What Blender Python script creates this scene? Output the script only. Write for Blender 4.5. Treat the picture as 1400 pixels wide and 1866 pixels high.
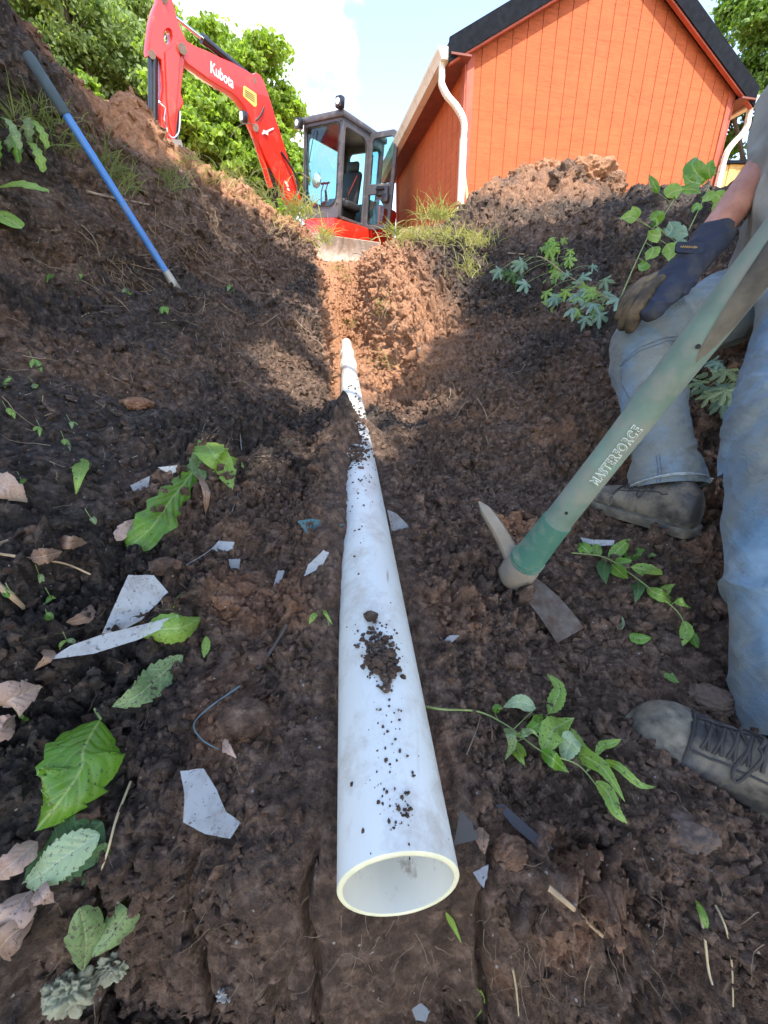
import bpy, bmesh, math, random
import numpy as np
from mathutils import Vector, Matrix, Quaternion
from mathutils.bvhtree import BVHTree

for o in list(bpy.data.objects): bpy.data.objects.remove(o)
S = bpy.context.scene
COL = S.collection
R = math.radians

# ------------------------------------------------------------ camera
PITCH, ROLL, FPX = 21.7, -1.0, 703.0
CM = Matrix.Rotation(R(90 - PITCH), 4, 'X') @ Matrix.Rotation(R(ROLL), 4, 'Z')
cd = bpy.data.cameras.new('camera'); cam = bpy.data.objects.new('camera', cd); COL.objects.link(cam)
cam.matrix_world = CM
cd.sensor_fit = 'VERTICAL'; cd.sensor_height = 36; cd.sensor_width = 27
cd.lens = FPX / 1866 * 36
cd.clip_start = 0.02; cd.clip_end = 500
S.camera = cam

# ------------------------------------------------------------ sky, sun, exposure
SUN = Vector((0.20, -0.52, 0.83)).normalized()      # towards the sun
sun_el = math.asin(SUN.z); sun_az = math.atan2(SUN.x, SUN.y)
w = bpy.data.worlds.new('World'); S.world = w; w.use_nodes = True
nt = w.node_tree; nt.nodes.clear()
def wn(t, **k):
    n = nt.nodes.new(t)
    for a, b in k.items(): setattr(n, a, b)
    return n
sky = wn('ShaderNodeTexSky', sky_type='NISHITA', sun_disc=False, sun_elevation=sun_el, sun_rotation=sun_az)
sky.air_density = 1.0; sky.dust_density = 0.25; sky.ozone_density = 1.5
bg = wn('ShaderNodeBackground'); bg.inputs[1].default_value = 0.15
outw = wn('ShaderNodeOutputWorld')
tc = wn('ShaderNodeTexCoord')
ns = wn('ShaderNodeTexNoise'); ns.inputs['Scale'].default_value = 4.2; ns.inputs['Detail'].default_value = 9; ns.inputs['Roughness'].default_value = 0.55
nt.links.new(tc.outputs['Generated'], ns.inputs['Vector'])
def cloud_blob(direction, rad):
    d = wn('ShaderNodeVectorMath', operation='DISTANCE'); nt.links.new(tc.outputs['Generated'], d.inputs[0])
    d.inputs[1].default_value = direction
    m = wn('ShaderNodeMapRange'); nt.links.new(d.outputs['Value'], m.inputs[0])
    m.inputs[1].default_value = rad * 1.5; m.inputs[2].default_value = rad * 0.35
    m.inputs[3].default_value = 0; m.inputs[4].default_value = 1
    return m.outputs[0]
def addm(a, b, op='MAXIMUM'):
    m = wn('ShaderNodeMath', operation=op)
    if isinstance(a, float): m.inputs[0].default_value = a
    else: nt.links.new(a, m.inputs[0])
    if isinstance(b, float): m.inputs[1].default_value = b
    else: nt.links.new(b, m.inputs[1])
    return m.outputs[0]
def rdir(px, py):
    return (CM.to_3x3() @ Vector(((px - 700) / FPX, -(py - 933) / FPX, -1))).normalized()
acc = None
for (px, py, rad) in [(545, 60, .14), (590, 150, .10), (480, 20, .14), (395, -30, .15), (500, 110, .1), (632, 95, .04), (250, 40, .2), (60, 100, .25), (560,-60,.12)]:
    o_ = cloud_blob(rdir(px, py), rad)
    acc = o_ if acc is None else addm(acc, o_)
nz = wn('ShaderNodeMapRange'); nt.links.new(ns.outputs['Fac'], nz.inputs[0])
nz.inputs[1].default_value = .3; nz.inputs[2].default_value = .7; nz.inputs[3].default_value = -.75; nz.inputs[4].default_value = .75
cs = addm(acc, nz.outputs[0], 'ADD')
cm_ = wn('ShaderNodeMapRange'); cm_.interpolation_type = 'SMOOTHSTEP'; nt.links.new(cs, cm_.inputs[0])
cm_.inputs[1].default_value = .38; cm_.inputs[2].default_value = .72
ns2 = wn('ShaderNodeTexNoise'); ns2.inputs['Scale'].default_value = 7; ns2.inputs['Detail'].default_value = 5
nt.links.new(tc.outputs['Generated'], ns2.inputs['Vector'])
cc = wn('ShaderNodeMix', data_type='RGBA'); nt.links.new(ns2.outputs['Fac'], cc.inputs['Factor'])
cc.inputs['A'].default_value = (1.9, 2.1, 2.5, 1); cc.inputs['B'].default_value = (3.1, 3.15, 3.25, 1)
tint = wn('ShaderNodeMix', data_type='RGBA', blend_type='MULTIPLY'); tint.inputs['Factor'].default_value = 1
nt.links.new(sky.outputs[0], tint.inputs['A']); tint.inputs['B'].default_value = (1.09, .945, .87, 1)
mx = wn('ShaderNodeMix', data_type='RGBA'); nt.links.new(cm_.outputs[0], mx.inputs['Factor'])
nt.links.new(tint.outputs['Result'], mx.inputs['A']); nt.links.new(cc.outputs['Result'], mx.inputs['B'])
nt.links.new(mx.outputs['Result'], bg.inputs[0]); nt.links.new(bg.outputs[0], outw.inputs[0])

sl = bpy.data.lights.new('sun', 'SUN'); sl.energy = 2.1; sl.angle = R(0.5); sl.color = (1, .95, .87)
so = bpy.data.objects.new('sun', sl); COL.objects.link(so)
so.rotation_euler = SUN.to_track_quat('Z', 'Y').to_euler()
S.view_settings.view_transform = 'Standard'; S.view_settings.look = 'None'
S.view_settings.exposure = 2.18; S.view_settings.gamma = 1; S.view_settings.use_curve_mapping = False
S.render.engine = 'CYCLES'

# ------------------------------------------------------------ measuring helpers
C3 = CM.to_3x3(); C3i = C3.inverted()
def P(px, py, z):            # point at optical depth z along the sight line of a measured spot
    return C3 @ Vector(((px - 700) / FPX * z, -(py - 933) / FPX * z, -z))
def PXof(v):
    c = C3i @ Vector(v); return (700 + c.x / -c.z * FPX, 933 - c.y / -c.z * FPX, -c.z)
def on_plane(px, py, p0, n):
    d = P(px, py, 1.0); t = Vector(p0).dot(n) / d.dot(n); return d * t

# ------------------------------------------------------------ numpy noise
rng = np.random.RandomState(7)
_perm = rng.permutation(65536).astype(np.int64)
def _h(i, j, k, s=0):
    return _perm[(_perm[(_perm[(i + 131 * s) & 65535] + j) & 65535] + k) & 65535]
def vnoise(p, s=0):          # value noise 0..1
    f = np.floor(p); i = f.astype(np.int64); t = p - f; t = t * t * (3 - 2 * t); r = 0
    for a in (0, 1):
        for b in (0, 1):
            for c in (0, 1):
                wgt = (t[:, 0] if a else 1 - t[:, 0]) * (t[:, 1] if b else 1 - t[:, 1]) * (t[:, 2] if c else 1 - t[:, 2])
                r = r + wgt * (_h(i[:, 0] + a, i[:, 1] + b, i[:, 2] + c, s) / 65535.0)
    return r
def fbm(p, oct=4, s=0, gain=.5):
    r = 0; a = 1; tot = 0
    for o_ in range(oct):
        r = r + a * vnoise(p * (2.03 ** o_) + 17.3 * o_, s + o_); tot += a; a *= gain
    return r / tot
def worley(p, s=0):          # F1 distance and a random value of the nearest cell
    q = p + 0.5; base = np.floor(q).astype(np.int64) - 1
    best = np.full(len(p), 9.0); rid = np.zeros(len(p))
    for a in (0, 1):
        for b in (0, 1):
            for c in (0, 1):
                ci = base[:, 0] + a; cj = base[:, 1] + b; ck = base[:, 2] + c
                h = _h(ci, cj, ck, s)
                jx = _perm[(h + 1) & 65535] / 65535.0; jy = _perm[(h + 2) & 65535] / 65535.0; jz = _perm[(h + 3) & 65535] / 65535.0
                dx = ci + .15 + .7 * jx - p[:, 0]; dy = cj + .15 + .7 * jy - p[:, 1]; dz = ck + .15 + .7 * jz - p[:, 2]
                d = dx * dx + dy * dy + dz * dz
                m = d < best; best = np.where(m, d, best); rid = np.where(m, _perm[(h + 4) & 65535] / 65535.0, rid)
    return np.sqrt(best), rid
def sstep(a, b, x):
    t = np.clip((x - a) / (b - a), 0, 1); return t * t * (3 - 2 * t)

# ------------------------------------------------------------ object helpers
def setp(o, label=None, cat=None, group=None, kind=None):
    if label: o['label'] = label
    if cat: o['category'] = cat
    if group: o['group'] = group
    if kind: o['kind'] = kind
    return o
def thing(name, label, cat, loc=(0, 0, 0), group=None, rot=None):
    o = bpy.data.objects.new(name, None); COL.objects.link(o); o.empty_display_size = .1
    M = Matrix.Translation(Vector(loc))
    if rot is not None: M = M @ rot.to_4x4()
    o.matrix_world = M
    return setp(o, label, cat, group)
def mesh(name, verts, faces, mats=None, smooth=False):
    me = bpy.data.meshes.new(name)
    if isinstance(verts, np.ndarray): verts = verts.tolist()
    me.from_pydata([tuple(v) for v in verts], [], [tuple(f) for f in faces]); me.update()
    for m in (mats if isinstance(mats, (list, tuple)) else [mats]):
        if m: me.materials.append(m)
    if smooth: me.polygons.foreach_set('use_smooth', [True] * len(me.polygons))
    return me
def put(name, me, parent=None, label=None, cat=None, group=None, kind=None, local=False):
    o = bpy.data.objects.new(name, me); COL.objects.link(o)
    if parent is not None:
        o.parent = parent
        if not local:
            o.matrix_parent_inverse = wmat(parent).inverted()
    return setp(o, label, cat, group, kind)
def wmat(o):
    m = o.matrix_basis.copy()
    p = o
    while p.parent is not None:
        m = p.parent.matrix_basis @ p.matrix_parent_inverse @ m if False else (p.matrix_parent_inverse @ m)
        p = p.parent; m = p.matrix_basis @ m
    return m
class MB:                    # collects shapes into one mesh
    def __init__(s): s.v = []; s.f = []; s.m = []
    def add(s, vs, fs, mi=0):
        b = len(s.v); s.v += [tuple(v) for v in vs]; s.f += [tuple(i + b for i in f) for f in fs]; s.m += [mi] * len(fs)
        return s
    def box(s, c, size, rot=None, mi=0, bev=0):
        x, y, z = size[0] / 2, size[1] / 2, size[2] / 2
        if bev:
            bm = bmesh.new(); bmesh.ops.create_cube(bm, size=1)
            for v in bm.verts: v.co = Vector((v.co.x * x * 2, v.co.y * y * 2, v.co.z * z * 2))
            bmesh.ops.bevel(bm, geom=bm.edges[:], offset=bev, segments=2, affect='EDGES', profile=.5)
            bm.verts.index_update(); vs = [v.co.copy() for v in bm.verts]; fs = [[v.index for v in f.verts] for f in bm.faces]; bm.free()
        else:
            vs = [Vector((a * x, b * y, cc_ * z)) for a in (-1, 1) for b in (-1, 1) for cc_ in (-1, 1)]
            fs = [(0, 1, 3, 2), (4, 6, 7, 5), (0, 4, 5, 1), (2, 3, 7, 6), (0, 2, 6, 4), (1, 5, 7, 3)]
        if rot is not None: vs = [rot @ v for v in vs]
        return s.add([v + Vector(c) for v in vs], fs, mi)
    def tube(s, pts, rad, n=10, mi=0, caps=True, flat=None):
        pts = [Vector(p) for p in pts]; k = len(pts)
        rads = rad if isinstance(rad, (list, tuple)) else [rad] * k
        T = [(pts[min(i + 1, k - 1)] - pts[max(i - 1, 0)]).normalized() for i in range(k)]
        up = Vector((0, 0, 1)) if abs(T[0].z) < .9 else Vector((1, 0, 0))
        N = T[0].cross(up).normalized(); vs = []; 
        for i in range(k):
            N = (N - T[i] * N.dot(T[i])).normalized(); B = T[i].cross(N)
            r = rads[i]; ra, rb = (r if isinstance(r, (tuple, list)) else (r, r))
            for j in range(n):
                a = 2 * math.pi * j / n
                vs.append(pts[i] + N * (math.cos(a) * ra) + B * (math.sin(a) * rb))
        fs = [(i * n + j, i * n + (j + 1) % n, (i + 1) * n + (j + 1) % n, (i + 1) * n + j) for i in range(k - 1) for j in range(n)]
        if caps: fs += [tuple(range(n))[::-1], tuple(range((k - 1) * n, k * n))]
        return s.add(vs, fs, mi)
    def prism(s, outline, depthv, mi=0):   # outline: 3D points in a plane; depthv: extrusion vector
        n = len(outline); o_ = [Vector(p) for p in outline]; d = Vector(depthv)
        vs = [p - d / 2 for p in o_] + [p + d / 2 for p in o_]
        fs = [tuple(range(n))[::-1], tuple(range(n, 2 * n))] + [(i, (i + 1) % n, (i + 1) % n + n, i + n) for i in range(n)]
        return s.add(vs, fs, mi)
    def build(s, name, mats, parent=None, smooth=False, bev=0, M=None, auto=None, **k):
        me = mesh(name, s.v if M is None else [M @ Vector(v) for v in s.v], s.f, mats)
        if len(me.materials) > 1: me.polygons.foreach_set('material_index', s.m)
        bm = bmesh.new(); bm.from_mesh(me)
        if bev:
            bmesh.ops.recalc_face_normals(bm, faces=bm.faces[:])
            bmesh.ops.bevel(bm, geom=[e for e in bm.edges if len(e.link_faces) == 2 and e.calc_face_angle(0) > .5], offset=bev, segments=2, affect='EDGES', profile=.5)
        bmesh.ops.recalc_face_normals(bm, faces=bm.faces[:])
        bm.to_mesh(me); bm.free()
        if smooth or auto:
            me.polygons.foreach_set('use_smooth', [True] * len(me.polygons))
            try: me.set_sharp_from_angle(angle=R(auto or 40))
            except Exception: pass
        return put(name, me, parent, **k)
def catmull(pts, n):
    pts = [Vector(p) for p in pts]; out = []
    for i in range(len(pts) - 1):
        p0 = pts[max(i - 1, 0)]; p1 = pts[i]; p2 = pts[i + 1]; p3 = pts[min(i + 2, len(pts) - 1)]
        for j in range(n):
            t = j / n
            out.append(.5 * ((2 * p1) + (p2 - p0) * t + (2 * p0 - 5 * p1 + 4 * p2 - p3) * t * t + (3 * p1 - p0 - 3 * p2 + p3) * t ** 3))
    out.append(pts[-1]); return out
def lerp(a, b, t): return a + (b - a) * t

# ------------------------------------------------------------ materials
def newmat(name):
    m = bpy.data.materials.new(name); m.use_nodes = True
    t = m.node_tree; b = t.nodes['Principled BSDF']; return m, t, b
def node(t, typ, **k):
    n = t.nodes.new(typ)
    for a, v in k.items():
        if a.startswith('i_'):
            key = a[2:].replace('_', ' ')
            n.inputs[key].default_value = v
        else: setattr(n, a, v)
    return n
def ramp(t, src, stops, interp='LINEAR'):
    r = t.nodes.new('ShaderNodeValToRGB'); r.color_ramp.interpolation = interp
    e = r.color_ramp.elements
    while len(e) < len(stops): e.new(.5)
    for i, (p, c) in enumerate(stops):
        e[i].position = p; e[i].color = (*c, 1) if len(c) == 3 else c
    t.links.new(src, r.inputs[0]); return r.outputs[0]
def mixc(t, fac, a, b, bt='MIX'):
    m = t.nodes.new('ShaderNodeMix'); m.data_type = 'RGBA'; m.blend_type = bt
    for key, v in (('Factor', fac), ('A', a), ('B', b)):
        if isinstance(v, (int, float)): m.inputs[key].default_value = v
        elif isinstance(v, tuple): m.inputs[key].default_value = (*v, 1) if len(v) == 3 else v
        else: t.links.new(v, m.inputs[key])
    return m.outputs['Result']
def noise(t, scale, detail=4, rough=.55, vec=None, coord='Object', stretch=None):
    n = node(t, 'ShaderNodeTexNoise'); n.inputs['Scale'].default_value = scale; n.inputs['Detail'].default_value = detail; n.inputs['Roughness'].default_value = rough
    if vec is None:
        c = t.nodes.new('ShaderNodeTexCoord'); vec = c.outputs[coord]
    if stretch:
        mp = t.nodes.new('ShaderNodeMapping'); mp.inputs['Scale'].default_value = stretch; t.links.new(vec, mp.inputs[0]); vec = mp.outputs[0]
    t.links.new(vec, n.inputs['Vector']); return n.outputs['Fac']
def bump(t, b, h, strength=.3, dist=.01):
    n = t.nodes.new('ShaderNodeBump'); n.inputs['Strength'].default_value = strength; n.inputs['Distance'].default_value = dist
    t.links.new(h, n.inputs['Height']); t.links.new(n.outputs[0], b.inputs['Normal']); return n
def simple(name, c, rough=.5, metal=0, var=.15, vs=8, bstr=0, bscale=60, bd=.002, spec=.5, dirt=None, dscale=5, damt=.5, coat=0):
    m, t, b = newmat(name)
    n = noise(t, vs); lo = tuple(x * (1 - var) for x in c); hi = tuple(min(1, x * (1 + var)) for x in c)
    col = ramp(t, n, [(.3, lo), (.7, hi)])
    if dirt:
        d = noise(t, dscale, 8, .65); f = ramp(t, d, [(.62 - .25 * damt, (0, 0, 0)), (.78 - .2 * damt, (1, 1, 1))])
        col = mixc(t, f, col, dirt)
        rr = ramp(t, f, [(0, (rough,) * 3), (1, (.9,) * 3)]); t.links.new(rr, b.inputs['Roughness'])
    else: b.inputs['Roughness'].default_value = rough
    t.links.new(col, b.inputs['Base Color']); b.inputs['Metallic'].default_value = metal
    b.inputs['Specular IOR Level'].default_value = spec; b.inputs['Coat Weight'].default_value = coat
    if bstr: bump(t, b, noise(t, bscale, 6, .6), bstr, bd)
    return m

def soil_material(name):
    m, t, b = newmat(name)
    ca = node(t, 'ShaderNodeAttribute', attribute_name='clay'); ba = node(t, 'ShaderNodeAttribute', attribute_name='brown')
    g = t.nodes.new('ShaderNodeNewGeometry'); pos = g.outputs['Position']
    nA = noise(t, 9, 8, .65, pos); nB = noise(t, 45, 8, .7, pos); nC = noise(t, 160, 6, .7, pos)
    dark = ramp(t, nB, [(.3, (.008, .006, .0056)), (.5, (.043, .033, .0265)), (.74, (.19, .145, .113))])  # low ends of these ramps deepened to paint shade into the crevices
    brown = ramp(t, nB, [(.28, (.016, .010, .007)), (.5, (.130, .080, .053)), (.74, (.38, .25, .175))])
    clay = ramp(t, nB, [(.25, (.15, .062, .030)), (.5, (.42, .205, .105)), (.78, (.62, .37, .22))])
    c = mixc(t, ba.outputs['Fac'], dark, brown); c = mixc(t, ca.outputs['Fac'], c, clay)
    c = mixc(t, ramp(t, nC, [(.4, (0, 0, 0)), (.75, (.3, .3, .3))]), c, (.12, .09, .07))
    v = node(t, 'ShaderNodeTexVoronoi', feature='F1'); v.inputs['Scale'].default_value = 105; t.links.new(pos, v.inputs['Vector'])
    pick = ramp(t, v.outputs['Color'], [(.80, (0, 0, 0)), (.81, (1, 1, 1))])
    near = ramp(t, v.outputs['Distance'], [(.13, (1, 1, 1)), (.20, (0, 0, 0))])
    sp = mixc(t, 1.0, pick, near, 'MULTIPLY')
    c = mixc(t, sp, c, (.42, .38, .33))
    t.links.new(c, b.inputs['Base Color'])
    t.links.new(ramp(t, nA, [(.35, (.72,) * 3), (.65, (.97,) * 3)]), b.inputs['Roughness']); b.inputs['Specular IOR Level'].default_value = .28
    mm = t.nodes.new('ShaderNodeMath'); mm.operation = 'MULTIPLY_ADD'; t.links.new(nC, mm.inputs[0]); mm.inputs[1].default_value = .45; t.links.new(nB, mm.inputs[2])
    bump(t, b, mm.outputs[0], 1.0, .018)
    return m
M_soil = soil_material('soil')
M_crumb = soil_material('soil_crumbs')

# ------------------------------------------------------------ ground
def pipe_x(Y): return .012 - .0887 * (Y - .2)
def pipe_z(Y): return -.447 + .1318 * (Y - .2)
# columns: far, field, pile back, pile top, lip, ledge, slope, edge, toe, beside pipe L, under pipe, beside pipe R, toe, wall top, slope, upper, mound, back, field, far
def row(Y, L, Rr, y2=None):
    px_, pz_ = pipe_x(max(Y, .2)), pipe_z(max(Y, .2))
    pts = L[:] + [(px_ - .075, pz_ - .02), (px_, pz_ - .062), (px_ + .075, pz_ - .03)] + Rr[:]
    return [(x, Y if not (y2) else y2, z) for x, z in pts]
FARL = [(-45, 2.4), (-7, 1.6)]; FARR = [(7, 1.5), (45, 2.0)]
rows = []
CL_ = ((-45, 0), (-7, 0), (-3.4, 0), (-2.9, 0), (-2.3, 0), (-1.9, 0), (-1.1, 0), (-.3, .0), (-.18, .02), (-.08, .04), (0, .05), (.1, .05), (.22, .04), (.38, .02), (.62, 0), (1.3, 0), (2.2, 0), (3.2, 0), (7, 0), (45, 0))
rows.append([(x, -8, -1.7) for x in np.linspace(-45, 45, 20)])
rows.append([(x, -.6, -1.55) for x in (-45, -7, -3.4, -2.9, -2.3, -1.9, -1.1, -.3, -.18, -.08, 0, .1, .22, .38, .62, 1.3, 2.2, 3.2, 7, 45)])
rows.append([(x, .02 + .30 * (-.5 < x < .15), -1.15) for x in (-45, -7, -3.4, -2.9, -2.3, -1.9, -1.1, -.3, -.18, -.08, 0, .1, .22, .38, .62, 1.3, 2.2, 3.2, 7, 45)])
rows.append([(x, .13 + d + (.20 if -.5 < x < .15 else 0), -.80 + (.05 if -.5 < x < .15 else 0)) for x, d in CL_])
rows.append([(x, .14 + d, -.70) for x, d in CL_])
rows_unused = ([(x, .13 + d, -.80) for x, d in ((-45, 0), (-7, 0), (-3.4, 0), (-2.9, 0), (-2.3, 0), (-1.9, 0), (-1.1, 0), (-.3, .03), (-.18, .05), (-.08, .07), (0, .07), (.1, .06), (.22, .04), (.38, .02), (.62, 0), (1.3, 0), (2.2, 0), (3.2, 0), (7, 0), (45, 0))])
rows.append(row(.22, FARL + [(-3.2, 1.3), (-2.7, 1.5), (-2.1, 1.1), (-1.85, .3), (-1.1, -.12), (-.3, -.50), (-.18, -.50)], [(.22, -.53), (.38, -.55), (.62, -.60), (1.3, -.45), (2.2, 0), (3, .3)] + [(7, .5), (45, .8)]))
rows.append(row(.5, FARL + [(-3.1, 1.3), (-2.6, 1.5), (-2.0, 1.1), (-1.75, .33), (-1.0, -.14), (-.28, -.42), (-.15, -.42)], [(.22, -.49), (.38, -.515), (.62, -.55), (1.3, -.35), (2.2, .1), (3, .4)] + [(7, .7), (45, 1)]))
rows.append(row(.95, FARL + [(-3.0, 1.3), (-2.5, 1.5), (-1.9, 1.15), (-1.65, .36), (-.95, -.10), (-.28, -.34), (-.18, -.35)], [(.20, -.41), (.4, -.42), (.75, -.39), (1.35, -.15), (2.2, .3), (3, .5)] + [(7, .9), (45, 1.2)]))
rows.append(row(1.7, FARL + [(-2.9, 1.35), (-2.3, 1.5), (-1.75, 1.2), (-1.52, .38), (-.9, -.02), (-.28, -.2), (-.23, -.27)], [(.14, -.26), (.3, -.22), (.8, -.02), (1.4, .2), (2.2, .6), (3.2, .8)] + [(7, 1.1), (45, 1.6)]))
rows.append(row(2.4, FARL + [(-2.7, 1.4), (-2.1, 1.65), (-1.58, 1.25), (-1.25, .38), (-.75, .15), (-.34, .0), (-.31, -.2)], [(.09, -.17), (.17, .0), (.6, .15), (1.2, .37), (2.0, .75), (3.2, .95)] + [(7, 1.3), (45, 1.8)]))
rows.append(row(3.2, FARL + [(-2.4, 1.4), (-1.8, 1.55), (-1.3, 1.25), (-.92, .42), (-.65, .40), (-.46, .35), (-.43, -.08)], [(.02, -.06), (.16, .38), (.55, .58), (1.1, .72), (1.9, .95), (3.0, .85)] + [(7, 1.0), (45, 1.8)]))
rows.append(row(4.2, FARL + [(-2.1, 1.4), (-1.5, 1.40), (-1.05, 1.27), (-.85, .95), (-.72, .85), (-.60, .75), (-.55, .02)], [(-.10, .1), (.04, .78), (.36, 1.05), (.8, 1.22), (1.7, 1.22), (2.5, .92)] + [(7, 1.05), (45, 1.8)]))
rows.append(row(5.0, FARL + [(-2.0, 1.42), (-1.4, 1.42), (-.86, 1.33), (-.82, 1.31), (-.78, 1.29), (-.745, 1.25), (-.68, .2)], [(-.22, .32), (-.02, 1.05), (.35, 1.22), (.9, 1.3), (1.8, 1.30), (2.6, 1.08)] + [(7, 1.2), (45, 1.8)]))
r_ = row(5.6, FARL + [(-2.0, 1.45), (-1.4, 1.45), (-1.0, 1.42), (-.92, 1.41), (-.88, 1.40), (-.84, 1.36), (-.79, .62)], [(-.28, .68), (-.1, 1.2), (.35, 1.32), (.9, 1.34), (1.8, 1.32), (2.6, 1.2)] + [(7, 1.3), (45, 1.8)])
for k, zz in ((9, .6), (10, .6), (11, .62)): r_[k] = (r_[k][0], 5.6, zz)
rows.append(r_)
r_ = row(6.5, FARL + [(-2.0, 1.5), (-1.5, 1.5), (-1.1, 1.46), (-1.03, 1.45), (-1.0, 1.44), (-.97, 1.42), (-.93, 1.2)], [(-.33, 1.22), (-.2, 1.4), (.35, 1.42), (.9, 1.42), (1.8, 1.42), (2.6, 1.4)] + [(7, 1.5), (45, 1.8)])
for k, zz in ((9, 1.19), (10, 1.18), (11, 1.2)): r_[k] = (r_[k][0], 6.5, zz)
rows.append(r_)
xs = (-45, -7, -2.2, -1.6, -1.25, -1.1, -1.05, -1, -.95, -.7, -.5, -.4, -.2, 0, .4, .9, 1.8, 2.6, 7, 45)
rows.append([(x, 7.4, 1.5) for x in xs])
rows.append([(x, 9.5, 1.72) for x in xs])
rows.append([(x * (1 if abs(x) > 5 else 2), 16, 1.8) for x in xs])
rows.append([(x * (1 if abs(x) > 5 else 4), 60, 2.2) for x in xs])
NET = np.array(rows, dtype=float)
def upsample(net, segs_r, segs_c):
    rr = np.concatenate([np.arange(s) / s + i for i, s in enumerate(segs_r)] + [[len(segs_r)]])
    cc_ = np.concatenate([np.arange(s) / s + i for i, s in enumerate(segs_c)] + [[len(segs_c)]])
    i0 = np.minimum(rr.astype(int), net.shape[0] - 2); fr = (rr - i0)[:, None, None]
    a = net[i0] * (1 - fr) + net[i0 + 1] * fr
    j0 = np.minimum(cc_.astype(int), net.shape[1] - 2); fc = (cc_ - j0)[None, :, None]
    return a[:, j0] * (1 - fc) + a[:, j0 + 1] * fc
K = 5
n1 = upsample(NET, [K] * (NET.shape[0] - 1), [K] * (NET.shape[1] - 1))
for _ in range(1):
    m_ = n1.copy()
    m_[1:-1] = .5 * n1[1:-1] + .25 * (n1[:-2] + n1[2:]); n1 = m_.copy()
    m_[:, 1:-1] = .5 * n1[:, 1:-1] + .25 * (n1[:, :-2] + n1[:, 2:]); n1 = m_
# screen-adaptive subdivision counts (finer mesh where the camera stands close)
Ci = np.array(C3i)
DENS = 1.45
def segs(net, axis):
    c = net @ Ci.T; d = np.diff(net, axis=axis); L = np.linalg.norm(d, axis=2)
    z = -c[..., 2]; z = np.minimum(z[:-1] if axis == 0 else z[:, :-1], z[1:] if axis == 0 else z[:, 1:])
    dist = np.linalg.norm(c, axis=2); dist = dist[:-1] if axis == 0 else dist[:, :-1]
    X = c[..., 0]; X = X[:-1] if axis == 0 else X[:, :-1]
    Yc = c[..., 1]; Yc = Yc[:-1] if axis == 0 else Yc[:, :-1]
    vis = (z > .15) & (np.abs(X) < 1.15 * np.maximum(z, .2)) & (np.abs(Yc) < 1.5 * np.maximum(z, .2))
    px = L / np.maximum(dist, .3) * 703 * 768 / 1400
    px = np.where(vis, px, px * .04)
    px = np.quantile(px, .93, axis=1 - axis)
    return np.clip(np.ceil(px / DENS), 1, 40).astype(int)
sr, sc = segs(n1, 0), segs(n1, 1)
G = upsample(n1, sr, sc)
nr, nc = G.shape[:2]
print('ground grid', nr, nc, nr * nc)
def normals(G):
    du = np.gradient(G, axis=1); dv = np.gradient(G, axis=0); n = np.cross(du, dv)
    return n / np.maximum(np.linalg.norm(n, axis=2, keepdims=True), 1e-9)
N0 = normals(G).reshape(-1, 3); Pp = G.reshape(-1, 3).copy()
# big lumps first: mounds and heaps
def bumpat(Pq, c, rad, h, s=0):
    d = np.linalg.norm((Pq[:, :2] - np.array(c[:2])) / np.array(rad), axis=1)
    return h * np.clip(1 - d * d, 0, 1) ** 1.3
far_w = sstep(14, 9, np.abs(Pp[:, 0])) * sstep(14, 9, Pp[:, 1])
dist = np.linalg.norm(Pp, axis=1)
pd = np.abs(Pp[:, 0] - (.012 - .0887 * (Pp[:, 1] - .2)))                 # distance from the pipe's line
pipe_keep = np.where((Pp[:, 1] > .1) & (Pp[:, 1] < 5.0), sstep(.06, .17, pd), 1.0)
H = np.zeros(len(Pp))
upw = np.zeros(len(Pp))
for c, rad, h in [((1.6, 4.35), (1.0, .7), .16), ((1.62, 4.3), (.60, .5), .14), ((.95, 4.15), (.45, .4), .07), ((2.15, 3.9), (.25, .3), .10),
                  ((-1.75, 2.6), (.28, .3), .13), ((-1.5, 3.2), (.2, .22), .10), ((-1.95, 2.3), (.4, .3), .1), ((-1.43, 3.0), (.16, .14), .15),
                  ((-1.2, 4.2), (.25, .5), .10), ((-.55, 2.75), (.22, .2), .10), ((-1.0, 2.5), (.25, .15), .08),
                  ((.95, 2.9), (.3, .3), .08), ((1.7, 3.2), (.5, .4), .12)]:
    upw += bumpat(Pp, c, rad, h)
lo = fbm(Pp * 1.9, 4, 3) - .5
H += lo * .16 * far_w * (.25 + .75 * pipe_keep) * sstep(.25, 1.6, dist)
H += (fbm(Pp * 6, 3, 9) - .5) * .075 * far_w * pipe_keep
# clods at several sizes
sizemask = fbm(Pp * 3.1, 3, 21)
def clods(cell, amp, s, thr, warp=.35):
    q = Pp / cell
    q = q + warp * (np.stack([vnoise(q * 1.7 + 9, s + 5), vnoise(q * 1.7 + 31, s + 6), vnoise(q * 1.7 + 57, s + 7)], 1) - .5) * 2
    F, rid = worley(q, s)
    hgt = np.clip(1 - (F / .75) ** 2, 0, 1) * (.25 + .75 * rid)
    return amp * hgt * (rid > thr) + amp * .25 * np.clip(1 - F, 0, 1)
nearw = sstep(8, 3.5, dist)
def billow(f, oct, s, gain=.55):
    r = 0; A = 1; tot = 0
    q = Pp * f; q = q + .6 * (np.stack([vnoise(q * 1.3 + 9, s + 5), vnoise(q * 1.3 + 31, s + 6), vnoise(q * 1.3 + 57, s + 7)], 1) - .5)
    for k in range(oct):
        r = r + A * np.abs(2 * vnoise(q * 2.13 ** k + 13.7 * k, s + k) - 1); tot += A; A *= gain
    return r / tot
H += (billow(4.5, 6, 31, .58) - .35) * (.115 - .02 * sstep(2.5, 4.5, dist)) * far_w * sstep(.8, 2.2, dist) * (.12 + .88 * pipe_keep)
rough_ = .35 + 1.35 * sstep(.36, .62, fbm(Pp * 4.2, 3, 201))
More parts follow.
